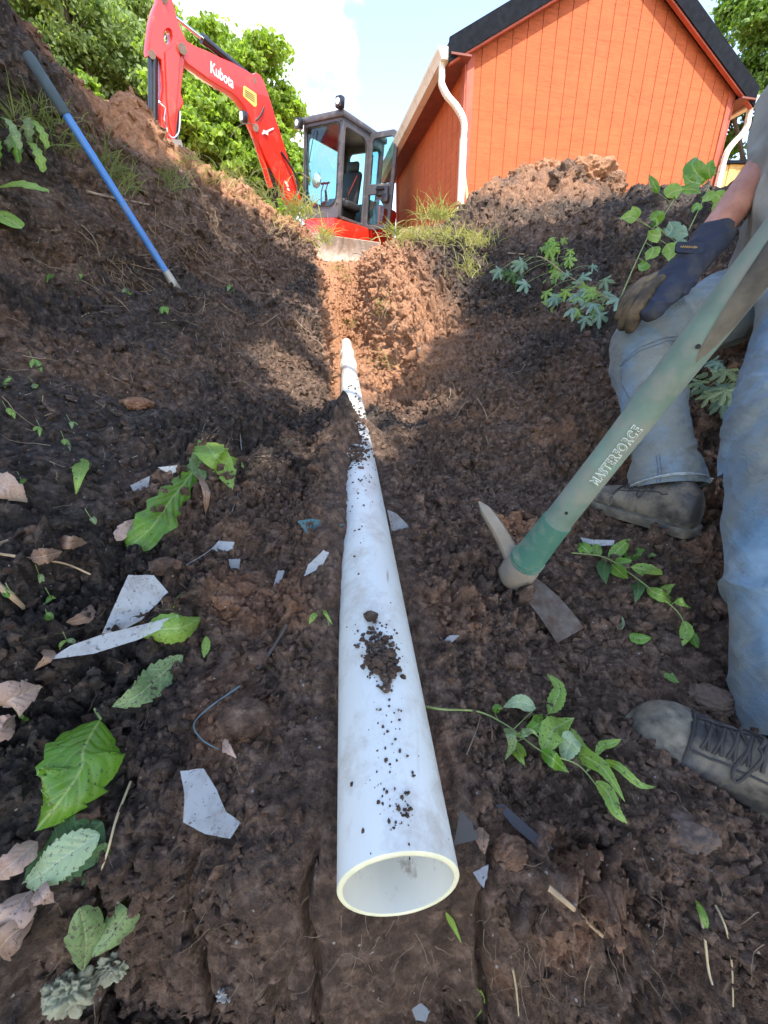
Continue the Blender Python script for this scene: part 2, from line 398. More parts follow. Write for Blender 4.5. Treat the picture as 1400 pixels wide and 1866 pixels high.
big = fbm(Pp * np.array([2.6, 2.6, 4.5]), 4, 205); ledge_ = (np.floor(big * 9) + sstep(.55, 1, big * 9 % 1)) / 9 - big
H += ledge_ * .35 * far_w * sstep(.5, 1.6, dist) * pipe_keep
H += (billow(14, 5, 35, .62) - .35) * .070 * rough_ * far_w * (.1 + .9 * pipe_keep) * (.5 + sstep(.3, .7, sizemask))
H += clods(.16, .045, 45, .45, .8) * sstep(2.4, 3.2, dist) * far_w * pipe_keep
H += clods(.10, .038, 41, .55, 1.0) * far_w * sstep(.45, .65, sizemask) * pipe_keep * sstep(.3, 1.2, dist + .2)
H += clods(.042, .021, 51, .45, .9) * rough_ * far_w * nearw * (.35 + .65 * sstep(.65, .4, sizemask)) * (.1 + .9 * pipe_keep)
H += clods(.018, .0085, 61, .35, .8) * rough_ * sstep(5, 2, dist) * (.3 + .7 * pipe_keep)
H += clods(.0085, .0032, 71, .2, .7) * sstep(2.5, 1, dist)
gr = sstep(.30, .22, Y0 := Pp[:, 1]) * sstep(1.2, .9, dist)
for x0_ in (-.075, -.20, -.31, .10, .27): H -= gr * .022 * np.exp(-((Pp[:, 0] - x0_ - .05 * (fbm(Pp * 9, 2, 211) - .5)) / .0045) ** 2)
H += gr * (fbm(Pp * np.array([14, 14, 5]), 4, 213) - .5) * .05
# raw cut faces: vertical gouges and root channels
steep = sstep(.75, .35, N0[:, 2])
H += steep * far_w * (fbm(Pp * np.array([9, 9, 1.6]), 4, 81) - .5) * .07 * pipe_keep * sstep(.6, 1.4, dist)
H += steep * (fbm(Pp * np.array([26, 26, 5]), 3, 85) - .5) * .03 * sstep(.6, 1.4, dist)
Pp += N0 * H[:, None]; Pp[:, 2] += upw
# keep soil out of the pipe's bore but let the loose heaps bury its left flank
heap = np.zeros(len(Pp))
for c, rad, h in [((-.10, .60), (.09, .22), .048), ((-.12, .90), (.095, .28), .078), ((-.15, 1.25), (.10, .28), .092), ((-.10, 1.53), (.12, .055), .085), ((-.14, 1.12), (.09, .07), .03), ((-.18, 1.6), (.10, .25), .070), ((-.03, 1.75), (.09, .10), .050), ((.04, 1.6), (.07, .2), .045), ((-.115, 1.55), (.13, .10), .052), ((-.09, 1.28), (.10, .045), .075), ((-.15, 1.3), (.10, .13), .05), ((-.13, 1.02), (.09, .12), .03), ((-.12, .72), (.075, .16), .022), ((-.2, 1.7), (.1, .2), .05), ((.05, 1.5), (.06, .12), .03)]:
    heap += bumpat(Pp, c, rad, h)
Pp[:, 2] += heap * (.7 + .6 * fbm(Pp * 22, 3, 95))
# what the soil is made of, where, plus a sun dapple painted as clay
X_, Y_, Z_ = Pp[:, 0], Pp[:, 1], Pp[:, 2]
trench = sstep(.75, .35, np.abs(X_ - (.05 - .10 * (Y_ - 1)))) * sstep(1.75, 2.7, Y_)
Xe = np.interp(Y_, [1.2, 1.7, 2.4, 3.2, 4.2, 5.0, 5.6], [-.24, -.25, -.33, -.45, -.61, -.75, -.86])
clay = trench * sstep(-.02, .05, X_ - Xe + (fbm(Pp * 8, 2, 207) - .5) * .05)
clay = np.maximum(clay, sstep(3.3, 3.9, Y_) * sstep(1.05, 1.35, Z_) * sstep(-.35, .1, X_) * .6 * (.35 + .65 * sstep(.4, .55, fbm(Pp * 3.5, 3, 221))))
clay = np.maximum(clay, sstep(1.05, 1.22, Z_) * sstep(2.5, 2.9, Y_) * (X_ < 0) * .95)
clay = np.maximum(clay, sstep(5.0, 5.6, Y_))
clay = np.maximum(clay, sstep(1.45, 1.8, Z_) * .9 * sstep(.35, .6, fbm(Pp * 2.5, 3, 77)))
nmix = fbm(Pp * 3.3, 4, 101)
clay = clay * sstep(.25, .5, nmix + .28 * clay)
lumps = sstep(.64, .74, fbm(Pp * 5.0, 3, 111)) * sstep(2.4, .6, dist) * .55
for (px_, py_, z_, r_, k_) in [(350, 1640, .50, .085, .55), (480, 1700, .48, .06, .4), (420, 1270, .60, .08, .4), (1240, 1700, .50, .05, .5), (1130, 1500, .60, .10, .25), (820, 1090, .72, .10, .35), (450, 1090, .72, .09, .6), (940, 940, .95, .08, .8), (1130, 820, 1.15, .10, .7), (780, 1400, .5, .06, .3), (700, 1740, .46, .06, .35)]:  # clay patches; the one above the mattock head paints a sun dapple
    c_ = np.array(P(px_, py_, z_)); lumps = np.maximum(lumps, k_ * sstep(1.0, .35, np.linalg.norm(Pp - c_, axis=1) / r_ + .9 * (fbm(Pp * 14, 3, 209) - .5)))
clay = np.clip(np.maximum(clay, lumps), 0, 1)
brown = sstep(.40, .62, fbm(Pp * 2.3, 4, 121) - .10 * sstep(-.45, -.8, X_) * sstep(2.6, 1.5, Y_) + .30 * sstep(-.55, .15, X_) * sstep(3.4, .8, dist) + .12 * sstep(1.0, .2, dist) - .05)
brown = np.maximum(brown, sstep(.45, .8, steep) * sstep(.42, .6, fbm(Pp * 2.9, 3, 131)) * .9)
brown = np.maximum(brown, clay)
G = Pp.reshape(nr, nc, 3)

def grid_mesh(name, G, mat, attrs):
    nr, nc = G.shape[:2]
    me = bpy.data.meshes.new(name)
    me.vertices.add(nr * nc); me.vertices.foreach_set('co', G.reshape(-1).astype(np.float32))
    i = (np.arange(nr - 1)[:, None] * nc + np.arange(nc - 1)[None]).reshape(-1)
    q = np.stack([i, i + 1, i + nc + 1, i + nc], 1).reshape(-1).astype(np.int32)
    me.loops.add(len(q)); me.loops.foreach_set('vertex_index', q)
    me.polygons.add(len(i)); me.polygons.foreach_set('loop_start', np.arange(0, len(q), 4, dtype=np.int32))
    me.polygons.foreach_set('use_smooth', np.ones(len(i), bool))
    for k, v in attrs.items():
        a = me.attributes.new(k, 'FLOAT', 'POINT'); a.data.foreach_set('value', v.astype(np.float32))
    me.update(calc_edges=True); me.validate(); me.materials.append(mat); return me
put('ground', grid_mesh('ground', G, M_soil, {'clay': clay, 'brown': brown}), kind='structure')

# a lighter copy for laying things on the soil
st = 2
Gc = G[::st, ::st]; ncr, ncc = Gc.shape[:2]
ii = (np.arange(ncr - 1)[:, None] * ncc + np.arange(ncc - 1)[None]).reshape(-1)
BV = BVHTree.FromPolygons(Gc.reshape(-1, 3).tolist(), np.stack([ii, ii + 1, ii + ncc + 1, ii + ncc], 1).tolist())
def hit(px, py):
    d = P(px, py, 1.0).normalized(); r = BV.ray_cast(Vector((0, 0, 0)), d)
    if r[0] is None: return P(px, py, 2.0), Vector((0, 0, 1))
    n = r[1]; n = n if n.dot(d) < 0 else -n
    return r[0], n
def drop(x, y, z=6):
    r = BV.ray_cast(Vector((x, y, z)), Vector((0, 0, -1)))
    return (r[0], r[1]) if r[0] is not None else (Vector((x, y, 1.5)), Vector((0, 0, 1)))

# loose crumbs of soil: one mass nobody could count
def ico(sub):
    bm = bmesh.new(); bmesh.ops.create_icosphere(bm, subdivisions=sub, radius=1)
    bm.verts.index_update(); v = np.array([x.co[:] for x in bm.verts]); f = np.array([[y.index for y in x.verts] for x in bm.faces]); bm.free(); return v, f
def scatter_crumbs(name, n, smin, smax, sub, seed, sel, mat, attrs=True, power=2.2, label=None, cat=None):
    rs = np.random.RandomState(seed); iv, ifc = ico(sub)
    idx = sel[rs.randint(0, len(sel), n)]
    pos = Pp[idx]; dd = np.linalg.norm(pos, axis=1)
    s = (smin + (smax - smin) * rs.rand(n) ** power) * np.clip(dd, .45, 3) ** .7
    Nn = normals(G).reshape(-1, 3)[idx]
    V = np.repeat(iv[None], n, 0) * (.65 + .7 * rs.rand(n, 1, 3))
    jit = 1 + .62 * (rs.rand(n, len(iv), 1) - .5) * 2; V = V * jit; V[..., 0] += .35 * V[..., 1] * (rs.rand(n, 1) - .5)
    a, b_ = rs.rand(n) * 6.28, rs.rand(n) * 6.28
    ca, sa = np.cos(a)[:, None], np.sin(a)[:, None]; x, y, z = V[..., 0], V[..., 1], V[..., 2]
    x, y = x * ca - y * sa, x * sa + y * ca
    cb, sb = np.cos(b_)[:, None], np.sin(b_)[:, None]; y, z = y * cb - z * sb, y * sb + z * cb
    V = np.stack([x, y, z], 2) * s[:, None, None] + (pos + Nn * s[:, None] * .25)[:, None]
    F = (ifc[None] + (np.arange(n) * len(iv))[:, None, None]).reshape(-1, 3)
    me = bpy.data.meshes.new(name); me.vertices.add(n * len(iv)); me.vertices.foreach_set('co', V.reshape(-1).astype(np.float32))
    me.loops.add(F.size); me.loops.foreach_set('vertex_index', F.reshape(-1).astype(np.int32))
    me.polygons.add(len(F)); me.polygons.foreach_set('loop_start', np.arange(0, F.size, 3, dtype=np.int32))
    me.polygons.foreach_set('use_smooth', np.full(len(F), sub > 1))
    for k, v in (('clay', clay), ('brown', brown)):
        vv = np.clip(v[idx] + .2 * (rs.rand(n) - .4), 0, 1)
        at = me.attributes.new(k, 'FLOAT', 'POINT'); at.data.foreach_set('value', np.repeat(vv, len(iv)).astype(np.float32))
    me.update(calc_edges=True); me.materials.append(mat)
    return put(name, me, label=label, cat=cat, kind='stuff')
cc3 = Pp @ Ci.T; zc = -cc3[:, 2]
visible = (zc > .2) & (np.abs(cc3[:, 0]) < 1.1 * zc) & (np.abs(cc3[:, 1]) < 1.45 * zc) & (dist < 8) & (H > -.5)
flat_ok = np.where(visible & (pipe_keep > .3) & ((N0[:, 2] > .35) | (rng.rand(len(Pp)) < .35)))[0]
scatter_crumbs('soil_crumbs', 70000, .0010, .0095, 1, 5, flat_ok, M_crumb, power=3.2, label='loose dark soil crumbs scattered over the trench sides', cat='soil')
scatter_crumbs('soil_lumps', 700, .007, .020, 2, 15, flat_ok, M_crumb, power=2.5, label='larger rounded soil lumps lying among the crumbs', cat='soil')
# ------------------------------------------------------------ foliage materials
def leafmat(name, lo, hi, trans=.45, rough=.5, veins=False):
    m, t, b = newmat(name)
    g = t.nodes.new('ShaderNodeNewGeometry')
    n = noise(t, 3.0, 3, .6, g.outputs['Position'])
    rn = g.outputs['Random Per Island']
    mm = t.nodes.new('ShaderNodeMath'); mm.operation = 'MULTIPLY_ADD'; t.links.new(rn, mm.inputs[0]); mm.inputs[1].default_value = .55
    m2 = t.nodes.new('ShaderNodeMath'); m2.operation = 'MULTIPLY'; t.links.new(n, m2.inputs[0]); m2.inputs[1].default_value = .5; t.links.new(m2.outputs[0], mm.inputs[2])
    c = ramp(t, mm.outputs[0], [(.15, lo), (.85, hi)])
    t.links.new(c, b.inputs['Base Color']); b.inputs['Roughness'].default_value = rough; b.inputs['Specular IOR Level'].default_value = .35
    tr = t.nodes.new('ShaderNodeBsdfTranslucent'); ad = t.nodes.new('ShaderNodeMixShader'); ad.inputs[0].default_value = trans
    cb = mixc(t, 1.0, c, (1.5, 1.6, .6), 'MULTIPLY'); t.links.new(cb, tr.inputs[0])
    o = t.nodes['Material Output']; t.links.new(b.outputs[0], ad.inputs[1]); t.links.new(tr.outputs[0], ad.inputs[2]); t.links.new(ad.outputs[0], o.inputs[0])
    return m
M_tree1 = leafmat('maple_foliage', (.11, .19, .03), (.36, .47, .09), .5)
M_tree2 = leafmat('grey_green_foliage', (.15, .21, .09), (.34, .42, .19), .45)
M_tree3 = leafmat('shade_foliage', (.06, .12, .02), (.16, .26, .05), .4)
M_bark = simple('bark', (.12, .09, .07), .9, var=.4, vs=20, bstr=.8, bscale=30, bd=.02)

def leaf_cloud(name, centers, n, size, mat, parent, seed, up=.35):
    """many single leaves (a bent rhombus each) gathered in ragged clumps"""
    rs = np.random.RandomState(seed); cen = np.array([c[:3] for c in centers]); rad = np.array([c[3:6] for c in centers]); wts = np.prod(rad, 1) ** (.75); wts = wts / wts.sum()
    k = rs.choice(len(cen), n, p=wts)
    d = rs.randn(n, 3) + 0; d /= np.linalg.norm(d, axis=1, keepdims=True); r = np.where(rs.rand(n, 1) < .2, rs.rand(n, 1) * 1.5, rs.rand(n, 1) ** .6)
    p = cen[k] + d * r * rad[k]
    p += (fbm(p * 1.1, 2, seed % 50)[:, None] - .5) * 1.2 * np.array([0.5, .5, .3]) * rad[k].mean()
    nrm = rs.randn(n, 3) * .9 + d * .35; nrm[:, 2] += up; nrm /= np.linalg.norm(nrm, axis=1, keepdims=True)
    a = rs.randn(n, 3); t1 = np.cross(nrm, a); t1 /= np.linalg.norm(t1, axis=1, keepdims=True); t2 = np.cross(nrm, t1)
    s = size * (.6 + .8 * rs.rand(n, 1))
    A = p - t1 * s; B = p + t2 * s * .62 + nrm * s * .18; C_ = p + t1 * s; D = p - t2 * s * .62 + nrm * s * .18
    V = np.stack([A, B, C_, D], 1).reshape(-1, 3); b = np.arange(n) * 4
    F = np.concatenate([np.stack([b, b + 1, b + 2], 1), np.stack([b, b + 2, b + 3], 1)])
    me = bpy.data.meshes.new(name); me.vertices.add(len(V)); me.vertices.foreach_set('co', V.reshape(-1).astype(np.float32))
    me.loops.add(F.size); me.loops.foreach_set('vertex_index', F.reshape(-1).astype(np.int32))
    me.polygons.add(len(F)); me.polygons.foreach_set('loop_start', np.arange(0, F.size, 3, dtype=np.int32)); me.update(calc_edges=True)
    me.materials.append(mat); return put(name, me, parent)
def make_tree(name, label, base, h, crown, n, size, mat, seed, group=None, spread=1.0, lean=(0, 0)):
    """crown: list of big lobes (dx, dy, dz, r) relative to base"""
    rs = random.Random(seed); base = Vector(base); th = thing(name, label, 'tree', base, group)
    mb = MB(); top = base + Vector((lean[0], lean[1], h * .8))
    tr = [base + Vector((0, 0, -.3))] + [base.lerp(top, k / 6) + Vector((rs.uniform(-.1, .1), rs.uniform(-.1, .1), 0)) * (h / 10) for k in range(1, 7)]
    r0 = h * .022
    mb.tube(tr, [r0 * (1.15 - .85 * i / 6) for i in range(7)], 10)
    cl = []
    for (dx, dy, dz, r) in crown:
        c = base + Vector((dx, dy, dz)); root = base.lerp(top, min(.92, max(.25, (dz - r * .9) / h)))
        mid = root.lerp(c, .5) + Vector((0, 0, r * .12))
        mb.tube([root, mid, c], [r0 * .4, r0 * .25, r0 * .08], 6)
        for q in range(15):
            a = rs.uniform(0, 6.283); e = math.asin(rs.uniform(-.75, 1)); d = Vector((math.cos(a) * math.cos(e), math.sin(a) * math.cos(e), math.sin(e)))
            pc = c + d * r * rs.uniform(.45, .98); rr = r * rs.uniform(.16, .42)
            cl.append((*pc, rr * rs.uniform(1.1, 1.8), rr * rs.uniform(1.1, 1.8), rr * rs.uniform(.4, .8)))
            mb.tube([mid.lerp(c, .6), c.lerp(pc, .5) + Vector((0, 0, .05 * r)), pc], [r0 * .13, r0 * .08, r0 * .03], 5, caps=False)
            if q % 2:
                for qq in range(3):
                    p2 = pc + Vector((rs.uniform(-1, 1), rs.uniform(-1, 1), rs.uniform(-.4, .9))) * r * .3; r2 = r * rs.uniform(.07, .15)
                    cl.append((*p2, r2 * 1.3, r2 * 1.3, r2 * .7))
    mb.build('trunk', M_bark, th, smooth=True)
    leaf_cloud('crown', cl, n, size, mat, th, seed)
    return th
# trees behind the left bank
def lobes(cx, cy, cz, R_, seed, n=9):
    rs = random.Random(seed); out = [(cx, cy, cz, R_ * .62)]
    for k in range(n + 7):
        a = k * 2.4 + rs.random(); e = rs.uniform(-.5, .9)
        out.append((cx + math.cos(a) * R_ * .62 * math.cos(e), cy + math.sin(a) * R_ * .62 * math.cos(e), cz + R_ * .75 * math.sin(e) - (R_ * (.5 + .12 * (k - n)) if k >= n else 0), R_ * rs.uniform(.28, .46)))
    return out
def tree_at(px, py, z, Rpx, **k):    # crown centre measured as (px,py) at depth z, crown radius in pixels
    c = P(px, py, z); Rm = Rpx / FPX * z; g = drop(c.x, c.y, 40)[0].z if abs(c.x) < 40 and c.y < 55 else 2
    h = c.z + Rm * .7 - g
    return make_tree(base=(c.x, c.y, g), h=h, crown=lobes(0, 0, c.z - g, Rm, k['seed']), **k)
tree_at(418, 232, 15.5, 138, name='maple_tree', label='bright sunlit maple tree seen beneath the raised red boom', n=85000, size=.095, mat=M_tree1, seed=3, group='trees beyond the left bank')
tree_at(500, 300, 14.5, 62, name='maple_tree', label='short bright maple just left of the digger cab', n=26000, size=.085, mat=M_tree1, seed=44, group='trees beyond the left bank')
tree_at(360, 255, 12.5, 85, name='maple_tree', label='low bright green tree between the left bank and the digger arm', n=26000, size=.09, mat=M_tree1, seed=14, group='trees beyond the left bank')
tree_at(190, 130, 17, 190, name='leafy_tree', label='greyish green leafy tree left of the raised digger arm', n=85000, size=.10, mat=M_tree2, seed=5, group='trees beyond the left bank')
tree_at(20, 60, 20, 220, name='leafy_tree', label='pale leafy tree filling the far upper left corner', n=80000, size=.12, mat=M_tree2, seed=6, group='trees beyond the left bank')
tree_at(130, 210, 14, 70, name='maple_tree', label='small bright green tree just over the dark left spoil heap', n=16000, size=.10, mat=M_tree1, seed=8, group='trees beyond the left bank')
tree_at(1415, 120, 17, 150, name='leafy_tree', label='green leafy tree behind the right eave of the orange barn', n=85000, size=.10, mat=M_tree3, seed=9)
# the tree whose crown shades the near half of the trench (stands behind the camera)
tz = -1.5
make_tree('shade_tree', 'large leafy tree standing downhill, shading the trench mouth', (4.45, -5.85, tz), 9.6,
          [(-2.2, 1.5, 7.6, 1.5), (-3.4, 1.8, 7.2, 1.3), (-1.0, 2.6, 7.4, 1.4), (-2.0, .2, 7.8, 1.6), (-.6, .6, 8.4, 1.5), (-4.2, .8, 6.9, 1.25), (-3.0, -.8, 7.6, 1.4), (.9, 1.2, 8.3, 1.5), (.3, 3.2, 8.0, 1.3), (-4.6, 2.2, 6.8, 1.0), (1.6, 2.8, 8.4, 1.3), (-1.8, 3.0, 7.3, 1.0), (-5.0, 3.9, 8.7, .95), (-4.9, 5.0, 8.8, .85), (-5.6, 3.2, 8.2, 1.1), (-5.8, 4.6, 9.0, .9), (-4.1, 3.2, 7.5, .7), (-4.9, 2.6, 7.4, .7), (-3.75, 4.58, 8.5, .5), (-3.8, 5.5, 8.6, .45), (-4.4, 4.3, 8.6, .6), (-1.85, 3.9, 8.4, .7), (-1.8, 4.9, 8.5, .5), (-1.0, 4.2, 8.3, .6), (-4.0, 3.75, 8.0, .45)],
          76000, .12, M_tree3, 21)
# ------------------------------------------------------------ flat plates with openings
def plate(loops, thick, bevel=0.0, res=6):
    """2D outline + holes -> solid plate; returns vertices (x, y, n) and faces"""
    cu = bpy.data.curves.new('tmp', 'CURVE'); cu.dimensions = '2D'; cu.fill_mode = 'BOTH'
    cu.extrude = thick / 2 - bevel; cu.bevel_depth = bevel; cu.bevel_resolution = 1
    for lp in loops:
        sp = cu.splines.new('POLY'); sp.points.add(len(lp) - 1)
        for q, p in zip(sp.points, lp): q.co = (p[0], p[1], 0, 1)
        sp.use_cyclic_u = True
    o = bpy.data.objects.new('tmp', cu); COL.objects.link(o); dg = bpy.context.evaluated_depsgraph_get()
    me = bpy.data.meshes.new_from_object(o.evaluated_get(dg)); vs = [v.co.copy() for v in me.vertices]; fs = [tuple(p.vertices) for p in me.polygons]
    bpy.data.objects.remove(o); bpy.data.meshes.remove(me); return vs, fs
def rrect(x0, y0, x1, y1, r, n=5, cut=None):
    """rounded rectangle, r may be one radius or four (bl, br, tr, tl)"""
    rr = r if isinstance(r, (list, tuple)) else [r] * 4; out = []
    for (cx, cy, a0, q) in ((x0, y0, 180, 0), (x1, y0, 270, 1), (x1, y1, 0, 2), (x0, y1, 90, 3)):
        R0 = rr[q]; ccx = cx + (R0 if cx == x0 else -R0); ccy = cy + (R0 if cy == y0 else -R0)
        for k in range(n + 1):
            a = R(a0 + 90 * k / n); out.append((ccx + R0 * math.cos(a), ccy + R0 * math.sin(a)))
    return out
def inset(lp, d):            # grow/shrink an outline towards its centre
    cx = sum(p[0] for p in lp) / len(lp); cy = sum(p[1] for p in lp) / len(lp)
    sx = (max(p[0] for p in lp) - min(p[0] for p in lp)) / 2; sy = (max(p[1] for p in lp) - min(p[1] for p in lp)) / 2
    return [(cx + (p[0] - cx) * (sx - d) / sx, cy + (p[1] - cy) * (sy - d) / sy) for p in lp]
def place2d(mb, vf, O, X, Y, mi=0):
    X = Vector(X); Y = Vector(Y); Nn = X.cross(Y).normalized(); O = Vector(O)
    return mb.add([O + X * v[0] + Y * v[1] + Nn * v[2] for v in vf[0]], vf[1], mi)
def textmesh(txt, size, extrude=.001, offset=0.0, align='LEFT', shear=0, space=1.0):
    cu = bpy.data.curves.new('t', 'FONT'); cu.body = txt; cu.size = size; cu.extrude = extrude; cu.offset = offset; cu.align_x = align; cu.shear = shear; cu.space_character = space
    cu.resolution_u = 3
    o = bpy.data.objects.new('t', cu); COL.objects.link(o); dg = bpy.context.evaluated_depsgraph_get()
    me = bpy.data.meshes.new_from_object(o.evaluated_get(dg)); vs = [v.co.copy() for v in me.vertices]; fs = [tuple(p.vertices) for p in me.polygons]
    bpy.data.objects.remove(o); bpy.data.meshes.remove(me); return vs, fs

# ------------------------------------------------------------ barn
def siding_mat(name, base, dk):
    m, t, b = newmat(name); c = t.nodes.new('ShaderNodeTexCoord')
    n1 = noise(t, 1.0, 6, .6, c.outputs['Object'], stretch=(2.2, 2.2, 46)); n2 = noise(t, 5, 6, .6, c.outputs['Object'])
    n3 = noise(t, 1.0, 5, .7, c.outputs['Object'], stretch=(9, 9, 230))
    col = ramp(t, n1, [(.30, tuple(x * .78 for x in base)), (.5, base), (.75, tuple(min(1, x * 1.15) for x in base))])
    col = mixc(t, ramp(t, n2, [(.35, (0, 0, 0)), (.75, (.5, .5, .5))]), col, tuple(x * .8 for x in base))
    f = ramp(t, n3, [(.51, (0, 0, 0)), (.62, (.9, .9, .9))]); f2 = ramp(t, noise(t, 2.3, 4, .6, c.outputs['Object'], stretch=(1, 1, 3)), [(.34, (0, 0, 0)), (.56, (1, 1, 1))])
    col = mixc(t, mixc(t, 1.0, f, f2, 'MULTIPLY'), col, dk)
    t.links.new(col, b.inputs['Base Color']); b.inputs['Roughness'].default_value = .8; b.inputs['Specular IOR Level'].default_value = .2
    bump(t, b, n3, .5, .004); return m
M_side = siding_mat('orange_siding', (.49, .122, .045), (.21, .06, .028))
M_trim = simple('red_brown_trim', (.40, .085, .04), .6, var=.2, vs=6, bstr=.2)
M_soffit = simple('brown_soffit', (.20, .06, .04), .7, var=.2)
M_gutter = simple('cream_metal', (.74, .70, .58), .45, var=.05, vs=3, dirt=(.42, .38, .27), dscale=3, damt=.35)
M_drip = simple('dark_roof_edge', (.007, .009, .013), .9, spec=.15, var=.4, vs=14, bstr=.3, bscale=25, bd=.01)
M_shingle = simple('asphalt_shingle', (.03, .032, .036), .9, var=.35, vs=60, bstr=.6, bscale=90, bd=.004)
M_wood = simple('raw_wood', (.52, .36, .19), .8, var=.25, vs=14, bstr=.3)
BA = P(852, 95, 4.9); BB_ = P(1338, 170, 1.0); BB_ = BB_ * (BA.z / BB_.z)
gx = (BB_ - BA); gx.z = 0; GW = gx.length; gx.normalize(); gy = Vector((-gx.y, gx.x, 0)); EZ = BA.z; BZ = 1.35
PITCHB = .53; apex = EZ + PITCHB * GW / 2; DP = 3.5
barn = thing('barn', 'orange wooden barn with dark gable roof and cream downspouts', 'barn', (BA.x, BA.y, BZ))
def bw(s, d, z): return Vector((BA.x, BA.y, 0)) + gx * s + gy * d + Vector((0, 0, z))
def topz(s): return EZ + PITCHB * min(s, GW - s)
def siding(name, mapf, width, topf, parent, label=None):
    """boards with real sunk grooves between them; mapf(s, depth, z)"""
    mb = MB(); pitch = .205; gw = .011; s = 0; prof = []
    while s < width:
        e = min(s + pitch - gw, width); brk = [s, e]
        if s < width / 2 < e: brk = [s, width / 2, e]
        for a, b in zip(brk[:-1], brk[1:]): prof.append((a, b, 0))
        if e < width: prof.append((e, min(e + gw, width), .009))
        s = e + gw
    for a, b, d in prof:
        mb.add([mapf(a, d, BZ - .2), mapf(b, d, BZ - .2), mapf(b, d, topf(b)), mapf(a, d, topf(a))], [(0, 1, 2, 3)])
    for (a, b, d), (a2, b2, d2) in zip(prof[:-1], prof[1:]):
        if d != d2: mb.add([mapf(b, d, BZ - .2), mapf(b, d2, BZ - .2), mapf(b, d2, topf(b)), mapf(b, d, topf(b))], [(0, 1, 2, 3)])
    return mb.build(name, M_side, parent, label=label)
siding('gable_wall', lambda s, d, z: bw(s, d, z), GW, topz, barn)
siding('side_wall', lambda s, d, z: bw(d, DP - s, z), DP, lambda s: EZ, barn)
siding('side_wall', lambda s, d, z: bw(GW - d, s, z), DP, lambda s: EZ, barn)
siding('rear_wall', lambda s, d, z: bw(GW - s, DP - d, z), GW, topz, barn)
mb = MB()
for s0 in (-.012, GW - .098): MB().prism([bw(s0, 0, BZ - .2), bw(s0 + .11, 0, BZ - .2), bw(s0 + .11, 0, EZ + .03), bw(s0, 0, EZ + .01)], -gy * .036 ).build('corner_trim', M_trim, barn)
for o_ in (-.012, GW + .012):
    for d0 in (-.018, DP - .09): MB().prism([bw(o_, d0, BZ - .2), bw(o_, d0 + .1, BZ - .2), bw(o_, d0 + .1, EZ), bw(o_, d0, EZ)], gx * .03).build('corner_trim', M_trim, barn)
OV, OG = .27, .10            # eave overhang, gable overhang
roof = MB()
def rp(s, d, off=0): # point on the roof underside line
    return bw(s, d, EZ + PITCHB * (s if s < GW / 2 else GW - s) + off)
for a, b in ((-OV, GW / 2), (GW / 2, GW + OV)):
    lo_ = [rp(a, -OG, .045), rp(b, -OG, .045), rp(b, DP + OG, .045), rp(a, DP + OG, .045)]
    roof.add(lo_ + [v + Vector((0, 0, .14)) for v in lo_], [(0, 1, 2, 3), (4, 5, 6, 7), (0, 1, 5, 4), (1, 2, 6, 5), (2, 3, 7, 6), (3, 0, 4, 7)])
roof_o = roof.build('roof', M_shingle, barn)
for a, b in ((-OV - .02, GW / 2), (GW / 2, GW + OV + .02)):   # dark rake edge bands
    for d in (-OG - .015, DP + OG + .015):
        MB().prism([rp(a, d, -.03), rp(b, d, -.03), rp(b, d, .195), rp(a, d, .195)], gy * .03).build('rake_edge', M_drip, roof_o)
mb = MB()
for a, b in ((-OV, GW / 2), (GW / 2, GW + OV)):               # slim rake board under the dark band
    mb.prism([rp(a, -OG + .012, -.055), rp(b, -OG + .012, -.055), rp(b, -OG + .012, -.032), rp(a, -OG + .012, -.032)], gy * .05)
mb.build('rake_board', M_trim, roof_o)
mb = MB()
for a, b in ((-OV, GW / 2 - .0), (GW / 2, GW + OV)):
    mb.add([rp(a, -OG + .03, .04), rp(b, -OG + .03, .04), rp(b, -.001, .04), rp(a, -.001, .04)], [(0, 1, 2, 3)])
for a, b in ((-OV, 0), (GW, GW + OV)):
    mb.prism([bw(a, DP / 2, EZ - .12), bw(b, DP / 2, EZ - .12), bw(b, DP / 2, EZ - .10), bw(a, DP / 2, EZ - .10)], gy * (DP + .3))
mb.build('soffit', M_soffit, barn)
def gutter_profile(side, s, d):     # K-style gutter section
    sg = -1 if side == 0 else 1
    pts = [(0, .0), (.10, 0), (.125, .05), (.15, .085), (.15, .12), (.138, .12), (.135, .09), (.11, .05), (.09, .012), (.01, .012), (.01, .12), (0, .12)]
    return [bw(s + sg * x, d, EZ - .15 + z) for x, z in pts]
